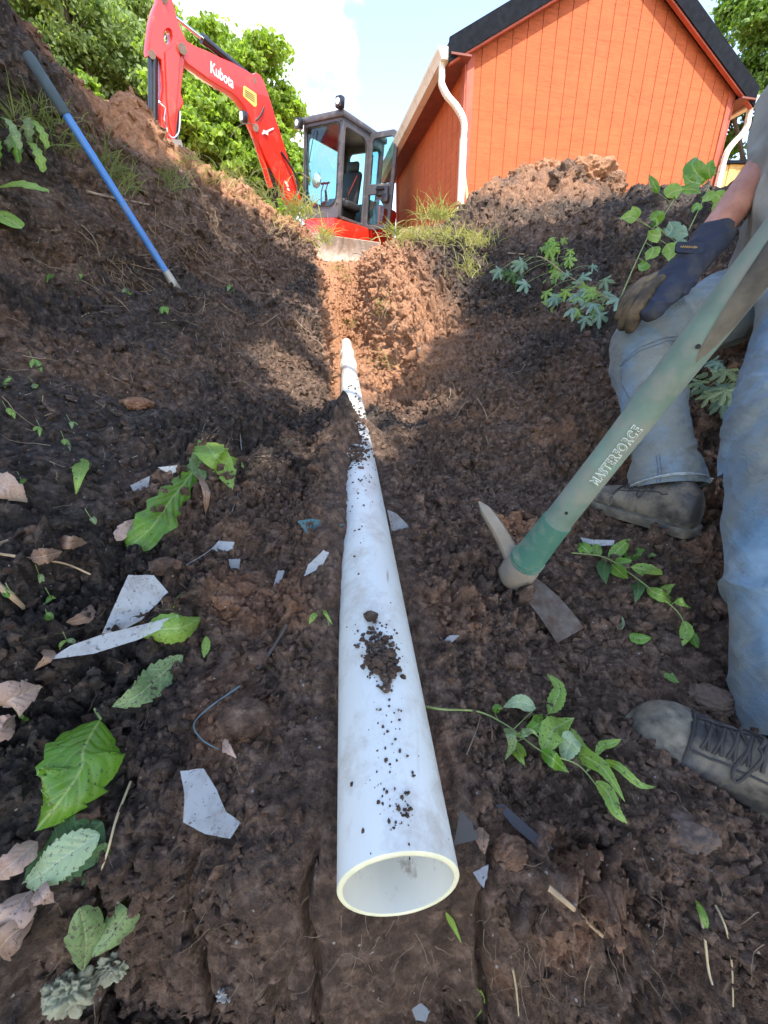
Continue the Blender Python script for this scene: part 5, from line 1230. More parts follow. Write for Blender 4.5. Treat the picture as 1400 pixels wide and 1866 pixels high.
# wrist strap with its stitched patch
sp = gw_(1257, 452, .955); sx_ = (gw_(1278, 449, .95) - gw_(1236, 447, .96)).normalized(); sy_ = (gw_(1257, 440, .955) - gw_(1254, 458, .955)).normalized(); 
mb = MB(); place2d(mb, plate([rrect(-.031, -.0125, .028, .0125, .005)], .005, .0012), sp, sx_, sy_); strap = mb.build('wrist_strap', M_navy, glove, auto=40)
nn = sx_.cross(sy_).normalized(); nn = nn if nn.dot(sp) < 0 else -nn
mb = MB(); rs = random.Random(3); x = -.022
while x < .014:
    h_ = rs.uniform(.003, .0055); mb.tube([sp + sx_ * x - sy_ * h_ * .6 + nn * .0035, sp + sx_ * (x + .0018) + sy_ * h_ * .7 + nn * .0035, sp + sx_ * (x + .0032) - sy_ * h_ * .3 + nn * .0035], .0006, 5); x += .0042
mb.build('strap_stitching', simple('orange_thread', (.62, .40, .12), .7), strap)

# shoes
M_shoe = simple('muddy_black_leather', (.04, .037, .034), .55, var=.4, vs=14, dirt=(.19, .16, .115), dscale=16, damt=.85, bstr=.5, bscale=60, bd=.004)
M_toe = simple('mud_caked_toe', (.20, .17, .115), .7, var=.35, vs=20, dirt=(.07, .06, .05), dscale=26, damt=.9, bstr=.5, bscale=70, bd=.003)
M_sole = simple('muddy_sole', (.16, .14, .095), .85, var=.35, vs=30, dirt=(.07, .06, .05), dscale=20, damt=.7, bstr=.6, bscale=60, bd=.005)
M_lace = simple('black_lace', (.05, .045, .04), .9, var=.3)
def shoe(toe, heel, up, label, top_h=.115):
    """lofted shoe: sections from heel to toe, upper with toe cap, welt, sole, laces"""
    F_ = (toe - heel); L_ = F_.length; F_.normalize(); U_ = (up - F_ * up.dot(F_)).normalized(); S_ = F_.cross(U_)
    def q(s, x, z): return heel + F_ * (s * L_) + S_ * x + U_ * z
    secs = [(.0, .022, .07, .01), (.03, .034, .095, .0), (.12, .040, top_h, -.002), (.25, .040, top_h + .005, -.002), (.36, .041, .104, -.001), (.48, .045, .090, 0), (.60, .050, .076, 0), (.72, .053, .064, 0), (.82, .052, .058, 0), (.90, .046, .050, 0), (.96, .034, .040, 0), (.995, .016, .026, 0)]
    def ring(s, w, h, b_=0, n=20, grow=0):
        out = []
        for j in range(n):
            a = 2 * math.pi * j / n; ca, sa = math.cos(a), math.sin(a); ww = w + grow; 
            x = ww * math.copysign(abs(ca) ** .75, ca); zz = .012 + (h - .012) * (.42 + .58 * math.copysign(abs(sa) ** .8, sa)) if sa > -1 else 0
            if sa > 0: x *= 1 - .30 * sa ** 1.5
            out.append(q(s, x + .006 * math.sin(s * 3.1), zz + grow * .5 * sa))
        return out
    def interp(secs, n):
        xs_ = np.linspace(secs[0][0], secs[-1][0], n); return [(x,) + tuple(np.interp(x, [c[0] for c in secs], [c[i] for c in secs]) for i in (1, 2, 3)) for x in xs_]
    def loft(sc, grow=0):
        rg = [ring(*c, grow=grow) for c in sc]; n = len(rg[0]); v = [p for r in rg for p in r]
        f = [(i * n + j, i * n + (j + 1) % n, (i + 1) * n + (j + 1) % n, (i + 1) * n + j) for i in range(len(rg) - 1) for j in range(n)] + [tuple(range(n)), tuple(range((len(rg) - 1) * n, len(rg) * n))]
        return v, f
    sh = thing('shoe', None, None, heel); del_ = sh; sh.parent = person; sh.matrix_parent_inverse = wmat(person).inverted()
    me = fuse([loft(interp(secs, 40))], .0035, 2)
    def shf(co, no):
        s_ = (co - np.array(heel)) @ np.array(F_) / L_
        return (fbm(co * 30, 4, 83) - .5) * .004 - .0022 * np.exp(-(((s_ * 9 % 1) - .5) / .12) ** 2) * (s_ > .45) * (s_ < .72)
    displace(me, shf)
    me.materials.append(M_shoe); upper = put('upper', me, sh, label=label)
    me = fuse([loft(interp([(c[0], c[1], c[2], c[3]) for c in secs if c[0] >= .72], 16), .0022)], .0033, 2); displace(me, lambda co, no: (fbm(co * 40, 3, 85) - .5) * .003); me.materials.append(M_toe); put('toe_cap', me, sh)
    # sole slab with welt
    out = []; 
    for c in interp(secs, 30): out.append((c[0], c[1] + .005))
    ol = [(s * L_ - .002, w) for s, w in out] + [(L_ + .004, .004)]; loop = [(s, -w) for s, w in ol] + [(s, w) for s, w in ol[::-1]]
    mb = MB(); O_ = heel + U_ * .004; place2d(mb, plate([loop], .024, .003), O_, F_, S_); mb.build('sole', M_sole, sh, auto=40)
    UB = BVHTree.FromPolygons([v.co for v in upper.data.vertices], [tuple(p.vertices) for p in upper.data.polygons])
    def top(s, x):
        r = UB.ray_cast(q(s, x, .3), -U_); return (r[0] + U_ * .002) if r[0] is not None else q(s, x * .6, .06)
    for k in range(5):
        s = .42 + k * .055; mb = MB(); mb.tube(catmull([top(s, -.022), top(s + .012, -.008) + U_ * .003, top(s + .02, .008) + U_ * .003, top(s + .03, .022)], 4), .0022, 6)
        mb.tube(catmull([top(s, .022), top(s + .012, .008) + U_ * .004, top(s + .02, -.008) + U_ * .004, top(s + .03, -.022)], 4), .0022, 6); mb.build('lace', M_lace, sh, smooth=True)
    for k in range(2):
        mb = MB(); sg = 1 if k else -1; mb.tube(catmull([top(.46, 0) + U_ * .005, top(.45, .015 * sg) + U_ * .010, top(.48, .036 * sg) + U_ * .003, top(.52, .03 * sg) + U_ * .002, top(.49, 0) + U_ * .004], 6), .0019, 6); mb.build('lace', M_lace, sh, smooth=True)
    for xg in (-.028, .028): MB().tube([top(s, xg * (1 if s > .3 else 1.1)) for s in np.linspace(.26, .70, 12)], .0016, 6).build('seam', M_lace, sh, smooth=True)
    MB().tube([top(.72, x) for x in np.linspace(-.046, .046, 12)], .002, 6).build('seam', M_lace, sh, smooth=True)
    return sh
tf = P(1080, 912, 1.11); hf = P(1264, 972, .915)
shoe(tf, hf, Vector((.1, -.1, 1)), 'muddy black lace shoe planted higher up the slope')
tn = P(1142, 1318, .612); hn = P(1480, 1530, .50)
shoe(tn, hn, Vector((.05, -.25, 1)), 'mud caked black lace shoe nearest the camera')
# ------------------------------------------------------------ leaves, sprigs, litter
def veinleaf(name, lo, hi, vein, trans=.3, rough=.42, spots=None, amt=.5):
    m, t, b = newmat(name); c = t.nodes.new('ShaderNodeNewGeometry').outputs['Position']
    at = node(t, 'ShaderNodeAttribute', attribute_name='vein')
    col = ramp(t, noise(t, 22, 5, .6, c), [(.3, lo), (.7, hi)]); col = mixc(t, at.outputs['Fac'], col, vein)
    if spots:
        col = mixc(t, ramp(t, noise(t, 260, 4, .7, c), [(.60 - .1 * amt, (0, 0, 0)), (.66 - .1 * amt, (1, 1, 1))]), col, spots)
    t.links.new(col, b.inputs['Base Color']); b.inputs['Roughness'].default_value = rough; bump(t, b, noise(t, 240, 5, .6, c), .25, .002)
    tr = t.nodes.new('ShaderNodeBsdfTranslucent'); t.links.new(mixc(t, 1.0, col, (1.3, 1.4, .5), 'MULTIPLY'), tr.inputs[0]); ms = t.nodes.new('ShaderNodeMixShader'); ms.inputs[0].default_value = trans
    t.links.new(b.outputs[0], ms.inputs[1]); t.links.new(tr.outputs[0], ms.inputs[2]); t.links.new(ms.outputs[0], t.nodes['Material Output'].inputs[0]); return m
L_green = veinleaf('fresh_leaf', (.085, .20, .018), (.16, .33, .03), (.34, .46, .14), .35, .30, (.06, .05, .03), .1)
L_bright = veinleaf('bright_leaf', (.19, .34, .045), (.32, .48, .09), (.45, .56, .22), .4, .45, (.10, .08, .05), .25)
L_pale = veinleaf('pale_leaf_underside', (.27, .38, .19), (.40, .50, .28), (.5, .56, .38), .3, .6, (.12, .10, .07), .1)
L_dark = veinleaf('dark_leaf', (.03, .085, .02), (.06, .15, .03), (.13, .2, .08), .3, .5, (.04, .03, .02), .3)
L_blue = veinleaf('blue_green_leaf', (.11, .21, .14), (.24, .36, .26), (.33, .42, .30), .25, .5, (.08, .07, .05), .2)
L_dirty = veinleaf('muddy_leaf', (.12, .20, .07), (.24, .33, .13), (.35, .4, .2), .25, .6, (.09, .07, .05), .5)
L_dead = veinleaf('dead_brown_leaf', (.16, .09, .055), (.34, .22, .15), (.42, .30, .20), .15, .75, (.08, .05, .035), .2)
L_deadp = veinleaf('dead_pinkish_leaf', (.30, .19, .14), (.46, .33, .26), (.5, .4, .32), .15, .8, (.12, .08, .06), .1)
M_stem = simple('green_stem', (.20, .26, .08), .55, var=.25, vs=30)
M_twig = simple('pale_twig', (.36, .25, .14), .75, var=.3, vs=40, bstr=.5, bscale=120, bd=.002)
M_root = simple('fine_roots', (.26, .19, .12), .85, var=.45, vs=12)
def sp(px, py, lift=.004):
    q, n = hit(px, py); d = q.normalized(); return q - d * lift / max(.25, abs(d.dot(n))) * .6 + n * lift * .3
def leaf_mesh(path, width, prof='ovate', teeth=14, ser=.10, fold=.25, curl=.15, pucker=.04, nrm=None, nu=44, nv=12, roll=0.0, seed=0, nveins=9, lop=1.0):
    rs = random.Random(seed); path = catmull(path, 8); L_ = [0]
    for a, b_ in zip(path[:-1], path[1:]): L_.append(L_[-1] + (b_ - a).length)
    T_ = L_[-1]
    def at(u):
        s = u * T_
        for i in range(len(L_) - 1):
            if s <= L_[i + 1] + 1e-9: f = (s - L_[i]) / max(1e-9, L_[i + 1] - L_[i]); return path[i].lerp(path[i + 1], f), (path[i + 1] - path[i]).normalized()
        return path[-1], (path[-1] - path[-2]).normalized()
    nrm = (nrm or Vector((0, -.6, .8))).normalized(); vs = []; vein = []
    for i in range(nu + 1):
        u = i / nu; c, T = at(u)
        if prof == 'ovate': w_ = math.sin(math.pi * min(1, u ** .75)) ** .85 * (1 - .15 * u)
        elif prof == 'lance': w_ = math.sin(math.pi * u ** .85) ** .8
        elif prof == 'obovate': w_ = (u ** .9) * math.sqrt(max(0, 1 - u ** 6)) + .06 * (1 - u)
        elif prof == 'dandelion': w_ = (.25 + .75 * u ** 1.2) * math.sqrt(max(0, 1 - u ** 8))
        else: w_ = math.sin(math.pi * u)
        N_ = (nrm - T * nrm.dot(T)).normalized(); S_ = T.cross(N_)
        if roll: q_ = Quaternion(T, roll * u if isinstance(roll, float) else 0); N_ = q_ @ N_; S_ = q_ @ S_
        for j in range(-nv, nv + 1):
            v = j / nv; tt = (u * teeth + (.0 if v > 0 else .35)) % 1; edge = 1 + ser * (1 - tt if prof != 'dandelion' else (1.2 * abs(2 * tt - 1) - .6)) * abs(v) ** 1.5 * (1 if .04 < u < .97 else 0)
            hw = width / 2 * w_ * edge * (lop if v > 0 else 1)
            k = (u * 1.0 - abs(v) * .22) * nveins; fr = abs((k % 1) - .5) * 2; vn = max(0, 1 - (1 - fr) * 7) if .03 < u < .95 else 0
            mid = max(0, 1 - abs(v) * w_ * 18); vein.append(min(1, max(mid, .75 * vn * (1 - abs(v) * .5))))
            z = fold * hw * abs(v) - curl * hw * v * v * 1.4 + pucker * width * (.5 - fr) * (1 - v * v) * w_ + .05 * width * math.sin(u * 9 + seed) * v
            vs.append(c + S_ * (hw * v) + N_ * z)
    n = 2 * nv + 1; fs = [(i * n + j, i * n + j + 1, (i + 1) * n + j + 1, (i + 1) * n + j) for i in range(nu) for j in range(n - 1)]
    return vs, fs, vein
def leaf_obj(name, lf, mat, parent=None, **k):
    vs, fs, vein = lf; me = mesh(name, vs, fs, mat, smooth=True); a = me.attributes.new('vein', 'FLOAT', 'POINT'); a.data.foreach_set('value', vein); return put(name, me, parent, **k)
def ground_leaf(label, pts, wpx, mat, lifts=None, cat='leaf', name='leaf', stem=True, **k):
    """pts: measured spots along the midrib; they lie on the soil with a small lift"""
    lifts = lifts or [.006] * len(pts); path = [sp(x, y, l) for (x, y), l in zip(pts, lifts)]; z = sum(PXof(p)[2] for p in path) / len(path)
    n = sum((hit(x, y)[1] for x, y in pts), Vector()); n = (n.normalized() * .5 - path[0].normalized() * .75).normalized()
    return leaf_obj(name, leaf_mesh(path, wpx * z / FPX, nrm=k.pop('nrm', n), **k), mat, label=label, cat=cat)
big = thing('large_leaf', 'large glossy green toothed leaf lowest on the left slope', 'leaf', sp(130, 1440))
leaf_obj('blade', leaf_mesh([sp(184, 1308, .01), sp(168, 1360, .03), sp(146, 1415, .035), sp(120, 1465, .03), sp(70, 1512, .012)], 104 * .5 / FPX, 'ovate', 8, .24, .10, .3, .022, nrm=-P(140, 1420, 1).normalized() + Vector((.1, 0, .15)), nu=110, nv=26, seed=3, nveins=9, lop=.95), L_green, big)
MB().tube([sp(178, 1290, .012), sp(186, 1306, .012)], .0015, 6).build('leaf_stalk', M_stem, big)
ground_leaf('pale green toothed leaf tucked under the large glossy leaf', [(184, 1522), (130, 1558), (84, 1588), (42, 1616)], 62, L_pale, [.02, .02, .015, .01], teeth=13, ser=.2, prof='ovate', nu=70, nv=16, seed=5)
ground_leaf('dark green leaf showing beneath the pale toothed leaf', [(190, 1500), (150, 1530), (95, 1560), (50, 1605)], 95, L_dark, [.008] * 4, teeth=11, ser=.2, seed=6)
ground_leaf('narrow dark green leaf hanging right of the pale toothed leaf', [(195, 1535), (170, 1575), (150, 1612)], 34, L_dark, [.01] * 3, teeth=9, ser=.1, seed=16)
dn = thing('dandelion_plant', 'uprooted dandelion with long jagged leaves lying on the left slope', 'plant', sp(365, 810))
zz = .86
def plant_leaf(th, pts, wpx, mat, **k):
    path = [sp(x, y, l) for x, y, l in pts]; z = sum(PXof(p)[2] for p in path) / len(path); return leaf_obj('leaf', leaf_mesh(path, wpx * z / FPX, nrm=-P(pts[1][0], pts[1][1], 1).normalized() + Vector((.15, 0, .3)), **k), mat, th)
plant_leaf(dn, [(368, 806, .01), (350, 860, .03), (318, 910, .04), (280, 955, .035), (234, 1000, .01)], 70, L_green, prof='dandelion', teeth=7, ser=.30, nu=90, nv=18, seed=8)
plant_leaf(dn, [(372, 806, .01), (395, 830, .025), (405, 850, .02), (425, 892, .008)], 44, L_bright, prof='lance', teeth=6, ser=.4, seed=9)
plant_leaf(dn, [(380, 818, .01), (412, 838, .02), (446, 852, .01)], 30, L_bright, prof='obovate', teeth=5, ser=.2, seed=10)
plant_leaf(dn, [(368, 812, .008), (362, 845, .01), (372, 880, .006)], 26, L_dirty, prof='lance', teeth=6, ser=.3, seed=11)
for k, pts in enumerate((((368, 806), (362, 788), (352, 775)), ((368, 806), (372, 780), (380, 765)), ((370, 806), (385, 790), (398, 778)))): MB().tube(catmull([sp(x, y, .008) for x, y in pts], 4), .0009, 5).build('root', M_root, dn)
ground_leaf('pale curled leaf touching the long clear plastic strip', [(255, 1160), (290, 1150), (330, 1140), (366, 1122)], 48, L_bright, [.012, .03, .03, .01], prof='lance', teeth=9, ser=.15, seed=12, curl=.5)
ground_leaf('muddy green leaf under the pale curled leaf', [(335, 1192), (290, 1230), (250, 1262), (204, 1288)], 46, L_dirty, [.012, .025, .02, .01], prof='lance', teeth=9, ser=.3, seed=13, nu=60)
ground_leaf('small yellow green leaf right of the pale curled leaf', [(378, 1160), (374, 1180), (370, 1200)], 14, L_bright, prof='lance', teeth=3, seed=14)
ground_leaf('small folded green leaf alone on the dark left slope', [(152, 838), (146, 870), (140, 905)], 24, L_bright, [.01, .02, .01], prof='lance', teeth=5, ser=.1, seed=15)
ground_leaf('narrow green leaf above the clear plastic shard', [(334, 1078), (326, 1092), (314, 1106)], 12, L_bright, prof='lance', seed=17, teeth=3)
ground_leaf('small round green leaf right of the drooping sprig tip', [(1145, 1158), (1165, 1164), (1188, 1162)], 20, L_green, prof='ovate', teeth=6, seed=18)
ground_leaf('small whitish green leaf left of the drooping sprig', [(1128, 1120), (1130, 1135), (1128, 1152)], 16, L_pale, prof='ovate', teeth=6, seed=19)
ground_leaf('tiny dark green leaf lying above the near shoe', [(1208, 1222), (1222, 1234), (1237, 1245)], 16, L_green, prof='ovate', teeth=4, seed=20)
ground_leaf('small spoon shaped green leaf at the bottom edge', [(868, 1856), (878, 1832), (886, 1800)], 22, L_bright, [.01, .02, .03], prof='obovate', teeth=2, ser=.0, seed=21)
ground_leaf('thin green leaf hanging under the pipe mouth', [(812, 1658), (826, 1685), (842, 1716)], 10, L_bright, prof='lance', teeth=2, seed=22)
ground_leaf('narrow green blade on the smooth cut bank', [(1268, 1640), (1282, 1672), (1290, 1700)], 12, L_bright, prof='lance', teeth=2, seed=23)
# dandelion growing at the left edge
dp = thing('dandelion_plant', 'green dandelion growing on the upper left bank edge', 'plant', hit(10, 300)[0])
def free_leaf(th, pts, wpx, mat, **k):
    path = [P(*p) for p in pts]; z = sum(p[2] for p in pts) / len(pts); return leaf_obj('leaf', leaf_mesh(path, wpx * z / FPX, nrm=k.pop('nrm', Vector((.1, -.5, .8))), **k), mat, th)
zb = hit(10, 345)[0]; zb = PXof(zb)[2]
free_leaf(dp, [(-40, 352, zb - .02), (0, 340, zb - .06), (40, 336, zb - .09), (88, 350, zb - .08)], 42, L_bright, prof='dandelion', teeth=7, ser=.3, seed=31, nu=60)
free_leaf(dp, [(-40, 372, zb - .02), (-10, 385, zb - .07), (18, 402, zb - .10), (40, 416, zb - .10)], 48, L_bright, prof='obovate', teeth=4, ser=.06, seed=32)
rs = random.Random(9)
for k in range(9):
    x0, y0 = rs.uniform(-5, 60), rs.uniform(205, 265); z0 = PXof(hit(max(2, x0), y0)[0])[2]; dx, dy = rs.uniform(-10, 45), rs.uniform(15, 60)
    free_leaf(dp, [(x0, y0, z0 - .01), (x0 + dx * .4, y0 + dy * .1, z0 - .05), (x0 + dx * .8, y0 + dy * .5, z0 - .06), (x0 + dx, y0 + dy, z0 - .05)], rs.uniform(16, 26), rs.choice([L_green, L_bright, L_dirty]), prof='dandelion', teeth=6, ser=.45, seed=40 + k)

def sprig(name, label, stempx, leaves, cat='sprig', mat_of=None, r=.0016, lift=.012, zfun=None):
    zf = zfun or (lambda x, y, l: sp(x, y, l))
    st_ = catmull([zf(x, y, lift) for x, y in stempx], 6); th = thing(name, label, cat, st_[0])
    MB().tube(st_, [lerp(r, r * .45, i / (len(st_) - 1)) for i in range(len(st_))], 6).build('stem', M_stem, th, smooth=True)
    for k, (pts, w_, mt, kw) in enumerate(leaves):
        ls = [lift * .8, lift * 1.6, lift * 1.8, lift]; path = [zf(x, y, ls[min(i, 3)]) for i, (x, y) in enumerate(pts)]; z = sum(PXof(p)[2] for p in path) / len(path)
        kw = dict(dict(prof='ovate', teeth=9, ser=.16, seed=k * 3 + 1, nu=36, nv=9), **kw)
        near = min(st_, key=lambda q: (q - path[0]).length)
        if (near - path[0]).length > .004: MB().tube([near, path[0]], r * .4, 5).build('leaf_stalk', M_stem, th)
        leaf_obj('leaf', leaf_mesh(path, w_ * z / FPX, nrm=(-path[0].normalized() + Vector((.1 * ((k % 3) - 1), 0, .35))).normalized(), **kw), mt, th)
    return th
sprig('leafy_sprig', 'pulled seedling with bright toothed leaves right of the pipe', [(778, 1290), (812, 1296), (870, 1298), (925, 1325), (985, 1368), (1050, 1390), (1085, 1430)],
      [([(998, 1300), (1008, 1275), (1012, 1250), (996, 1228)], 26, L_bright, {}), ([(975, 1290), (955, 1282), (935, 1282), (915, 1290)], 26, L_pale, {}), ([(990, 1370), (1010, 1340), (1030, 1322), (1048, 1308)], 40, L_bright, {}),
       ([(985, 1368), (1000, 1385), (1018, 1398), (1035, 1410)], 26, L_green, {}), ([(1042, 1330), (1060, 1370), (1100, 1410), (1135, 1462)], 30, L_bright, dict(teeth=16)), ([(1085, 1420), (1105, 1450), (1125, 1480), (1144, 1502)], 26, L_bright, {}),
       ([(1030, 1385), (1032, 1370), (1042, 1358), (1055, 1355)], 34, L_pale, {}), ([(1085, 1378), (1100, 1362), (1112, 1355), (1130, 1350)], 14, L_bright, {}), ([(1100, 1388), (1130, 1405), (1160, 1425), (1198, 1438)], 15, L_bright, {}),
       ([(940, 1352), (948, 1370), (950, 1385), (958, 1398)], 24, L_bright, {}), ([(925, 1328), (930, 1345), (925, 1360), (920, 1385)], 20, L_dirty, {}), ([(900, 1300), (905, 1294), (915, 1298)], 14, L_green, {}), ([(960, 1335), (975, 1325), (978, 1312), (985, 1300)], 22, L_green, {}),
       ([(940, 1340), (955, 1345), (970, 1340), (985, 1350)], 16, L_dirty, {})])
for pts in (((875, 1300), (868, 1330), (850, 1375)), ((893, 1310), (895, 1330), (896, 1352))):
    MB().tube(catmull([sp(x, y, .006) for x, y in pts], 4), .0006, 5).build('hair_root', M_root, bpy.data.objects['leafy_sprig'])
sprig('leafy_sprig', 'drooping green sprig on the soil below the far shoe', [(1042, 1008), (1100, 1018), (1150, 1050), (1200, 1085), (1240, 1120), (1256, 1165)],
      [([(1075, 1010), (1060, 1000), (1052, 992)], 22, L_green, {}), ([(1110, 1020), (1130, 1000), (1148, 985)], 22, L_bright, {}), ([(1105, 1025), (1100, 1045), (1108, 1068)], 24, L_dark, {}), ([(1115, 1030), (1130, 1045), (1145, 1060)], 26, L_green, {}),
       ([(1140, 1020), (1165, 1010), (1195, 1010)], 26, L_green, {}), ([(1150, 1035), (1180, 1040), (1205, 1052)], 26, L_bright, {}), ([(1160, 1060), (1165, 1080), (1160, 1100)], 22, L_dark, {}), ([(1180, 1075), (1205, 1085), (1225, 1092)], 22, L_bright, {}),
       ([(1205, 1085), (1215, 1070), (1228, 1062)], 16, L_bright, {}), ([(1230, 1100), (1240, 1095), (1252, 1108)], 18, L_bright, {}), ([(1245, 1130), (1252, 1150), (1240, 1175)], 20, L_bright, {}), ([(1252, 1150), (1262, 1165), (1275, 1187)], 18, L_green, {}), ([(1090, 1015), (1085, 1000), (1092, 988)], 16, L_bright, {}), ([(1120, 1028), (1135, 1022), (1150, 1026)], 20, L_green, {})])
sprig('seedling', 'tiny two leaved seedling left of the near pipe', [(600, 1140), (590, 1112), (572, 1120)], [([(576, 1118), (568, 1125), (564, 1138)], 12, L_bright, dict(teeth=1)), ([(590, 1112), (596, 1122), (606, 1142)], 7, L_bright, dict(teeth=1))], cat='seedling', r=.0007, lift=.008)
rs = random.Random(31)
for k, (x, y, lb_) in enumerate(((75, 780, 'two leaved seedling left of the small folded green leaf, upper of two'), (128, 770, 'seedling with hanging leaves above the small folded green leaf'), (22, 690, 'seedling at the left frame edge below the dark ledge'), (12, 745, 'seedling hard against the left frame edge at mid height'), (118, 800, 'seedling just under the one with hanging leaves'),
        (60, 700, 'seedling right of the one at the left edge ledge'), (60, 655, 'highest seedling on the dark slope near the left edge'), (235, 528, 'seedling left of the shovel socket'), (38, 875, 'green and yellow seedling above the curled pinkish leaf'), (165, 943, 'flat thin seedling below the small folded green leaf'),
        (88, 1085, 'bright seedling between the grey twig and the plastic shard'), (85, 1115, 'bright seedling just above the tip of the plastic strip'), (22, 1075, 'yellow green seedling by the thick grey twig'), (120, 1165, 'tiny seedling touching the long plastic strip'), (70, 1045, 'seedling under the forked twig'),
        (420, 520, 'seedling on the heap right of the shovel socket'), (150, 500, 'seedling below the hanging grass on the left bank'), (90, 500, 'seedling left of the one below the hanging grass'), (300, 560, 'seedling just below the shovel socket'), (35, 1300, 'seedling on the broad dead leaf at the left edge'))):
    lf = []
    for q in range(rs.choice([2, 2, 3])):
        dx, dy = rs.uniform(-16, 16), rs.uniform(6, 24); lf.append(([(x, y), (x + dx * .6, y + dy * .3), (x + dx, y + dy)], rs.uniform(6, 11), rs.choice([L_bright, L_green, L_dirty]), dict(teeth=2, ser=.02, nu=14, nv=4, seed=k * 5 + q)))
    setp(sprig('seedling', lb_, [(x - 8, y - 14), (x, y), (x + 5, y + 7)], lf, cat='seedling', r=.0007, lift=.008), group='seedlings on the left slope')

# maple leaves with deep lobes
def maple_leaf(c, tip, nrm, size, mat, parent, seed):
    rs = random.Random(seed); tip = (tip - nrm * tip.dot(nrm)).normalized(); S_ = tip.cross(nrm); nA = 60; rings = 5; vs = [c]; vein = [1.0]
    lob = [(0, 1.0), (.95, .85), (-.95, .85), (1.95, .52), (-1.95, .52)]
    for q in range(1, rings + 1):
        for k in range(nA):
            a = -math.pi + 2 * math.pi * k / nA; r = .16; vn = 0
            for la, lr in lob:
                d = abs(a - la); w_ = max(0, 1 - d / .52); r = max(r, lr * (w_ ** .8) * (1 + .13 * math.sin(a * 24 + seed))); vn = max(vn, 1 - d / .06)
            rr = q / rings * (r * .8 + .2 * min(1, r * 2)); x, y = math.cos(a) * rr, math.sin(a) * rr
            z = -.30 * rr * rr + .10 * math.cos(a * 5.2) * rr + .05 * math.sin(seed + a * 3) * rr
            vs.append(c + tip * (x * size) + S_ * (y * size * .95) + nrm * (z * size)); vein.append(max(0, vn) * .8)
    fs = [(0, 1 + k, 1 + (k + 1) % nA) for k in range(nA)] + [(1 + (q - 1) * nA + k, 1 + q * nA + k, 1 + q * nA + (k + 1) % nA, 1 + (q - 1) * nA + (k + 1) % nA) for q in range(1, rings) for k in range(nA)]
    return leaf_obj('leaf', (vs, fs, vein), mat, parent)
def maple_branch(label, stempx, leafpx, seed, lift=.03, size=.055, r=.004):
    rs = random.Random(seed); st_ = catmull([sp(x, y, lift) for x, y in stempx], 6); th = thing('maple_branch', label, 'branch', st_[0])
    MB().tube(st_, [lerp(r, r * .4, i / (len(st_) - 1)) for i in range(len(st_))], 7).build('stem', M_twig, th, smooth=True)
    for k, (x, y, mt) in enumerate(leafpx):
        c = sp(x, y, lift * rs.uniform(1.0, 2.6)); near = min(st_, key=lambda q: (q - c).length + rs.uniform(0, .04))
        t_ = (c - near).normalized() if (c - near).length > .01 else Vector((0, 0, -1)); t_ = (t_ * .5 + Vector((rs.uniform(-.5, .5), -.2, -.7))).normalized()
        nn_ = (-c.normalized() * .8 + Vector((rs.uniform(-.5, .5), rs.uniform(-.3, .3), rs.uniform(.1, .9)))).normalized()
        maple_leaf(c, t_, nn_, size * rs.uniform(.75, 1.25), mt, th, seed * 50 + k)
        mid = (near + c) / 2 + Vector((0, 0, .015)); MB().tube(catmull([near, mid, c], 4), .0012, 5).build('leaf_stalk', M_stem, th, smooth=True)
    return th
rs = random.Random(77); lp = []
for (cx, cy, sx_0, sy_0, n, mts) in ((945, 495, 26, 18, 9, [L_blue, L_blue, L_dark]), (1005, 490, 30, 30, 10, [L_bright, L_blue, L_green]), (1000, 535, 28, 24, 8, [L_blue, L_bright]), (1060, 520, 24, 26, 8, [L_bright, L_blue]), (1070, 565, 32, 24, 12, [L_blue, L_blue, L_bright]), (1095, 555, 24, 26, 6, [L_blue])):
    for k in range(n): lp.append((cx + rs.gauss(0, sx_0 * .6), cy + rs.gauss(0, sy_0 * .6), rs.choice(mts)))
maple_branch('cut maple branch with blue green leaves across the upper right slope', [(925, 462), (985, 470), (1030, 500), (1080, 530), (1135, 560)], lp, 5, size=.062)
maple_branch('yellow green maple shoot standing above the cut branch', [(1015, 490), (1020, 455), (1030, 430)], [(1010, 455, L_bright), (1028, 440, L_bright), (1035, 462, L_bright), (990, 452, L_bright), (1002, 440, L_bright), (1040, 480, L_bright)], 6, size=.042, r=.0015)
lp = [(rs.uniform(1275, 1355), rs.uniform(655, 740), rs.choice([L_blue, L_blue, L_pale])) for _ in range(16)]
maple_branch('cut maple branch with whitish leaves behind the worker legs', [(1240, 640), (1290, 665), (1360, 690)], lp, 8, size=.05)

# young sapling rising behind the glove
sb = hit(1165, 480)[0]
def sfree(x, y, l): return P(x, y, 1.75 - l)
sprig('sapling', 'young sapling with oval leaves rising beside the gloved hand', [(1130, 545), (1158, 480), (1185, 425), (1215, 385), (1240, 345)],
      [([(1200, 352), (1192, 335), (1182, 318)], 12, L_green, {}), ([(1215, 360), (1225, 350), (1245, 345)], 30, L_bright, {}), ([(1240, 345), (1262, 345), (1278, 352)], 16, L_green, {}),
       ([(1160, 400), (1150, 395), (1130, 398)], 20, L_bright, {}), ([(1162, 398), (1158, 388), (1152, 376)], 16, L_bright, {}), ([(1200, 410), (1195, 398), (1185, 402)], 26, L_green, {}), ([(1205, 430), (1190, 428), (1182, 420)], 24, L_bright, {}),
       ([(1215, 430), (1225, 418), (1220, 404)], 28, L_blue, {}), ([(1225, 432), (1240, 425), (1255, 428)], 26, L_blue, {}), ([(1190, 450), (1188, 462), (1178, 475)], 24, L_bright, {}), ([(1215, 445), (1222, 458), (1218, 476)], 24, L_bright, {}), ([(1180, 478), (1170, 485), (1162, 482)], 22, L_green, {}), ([(1230, 440), (1245, 450), (1262, 452)], 20, L_blue, {})], zfun=sfree, cat='sapling', r=.003)
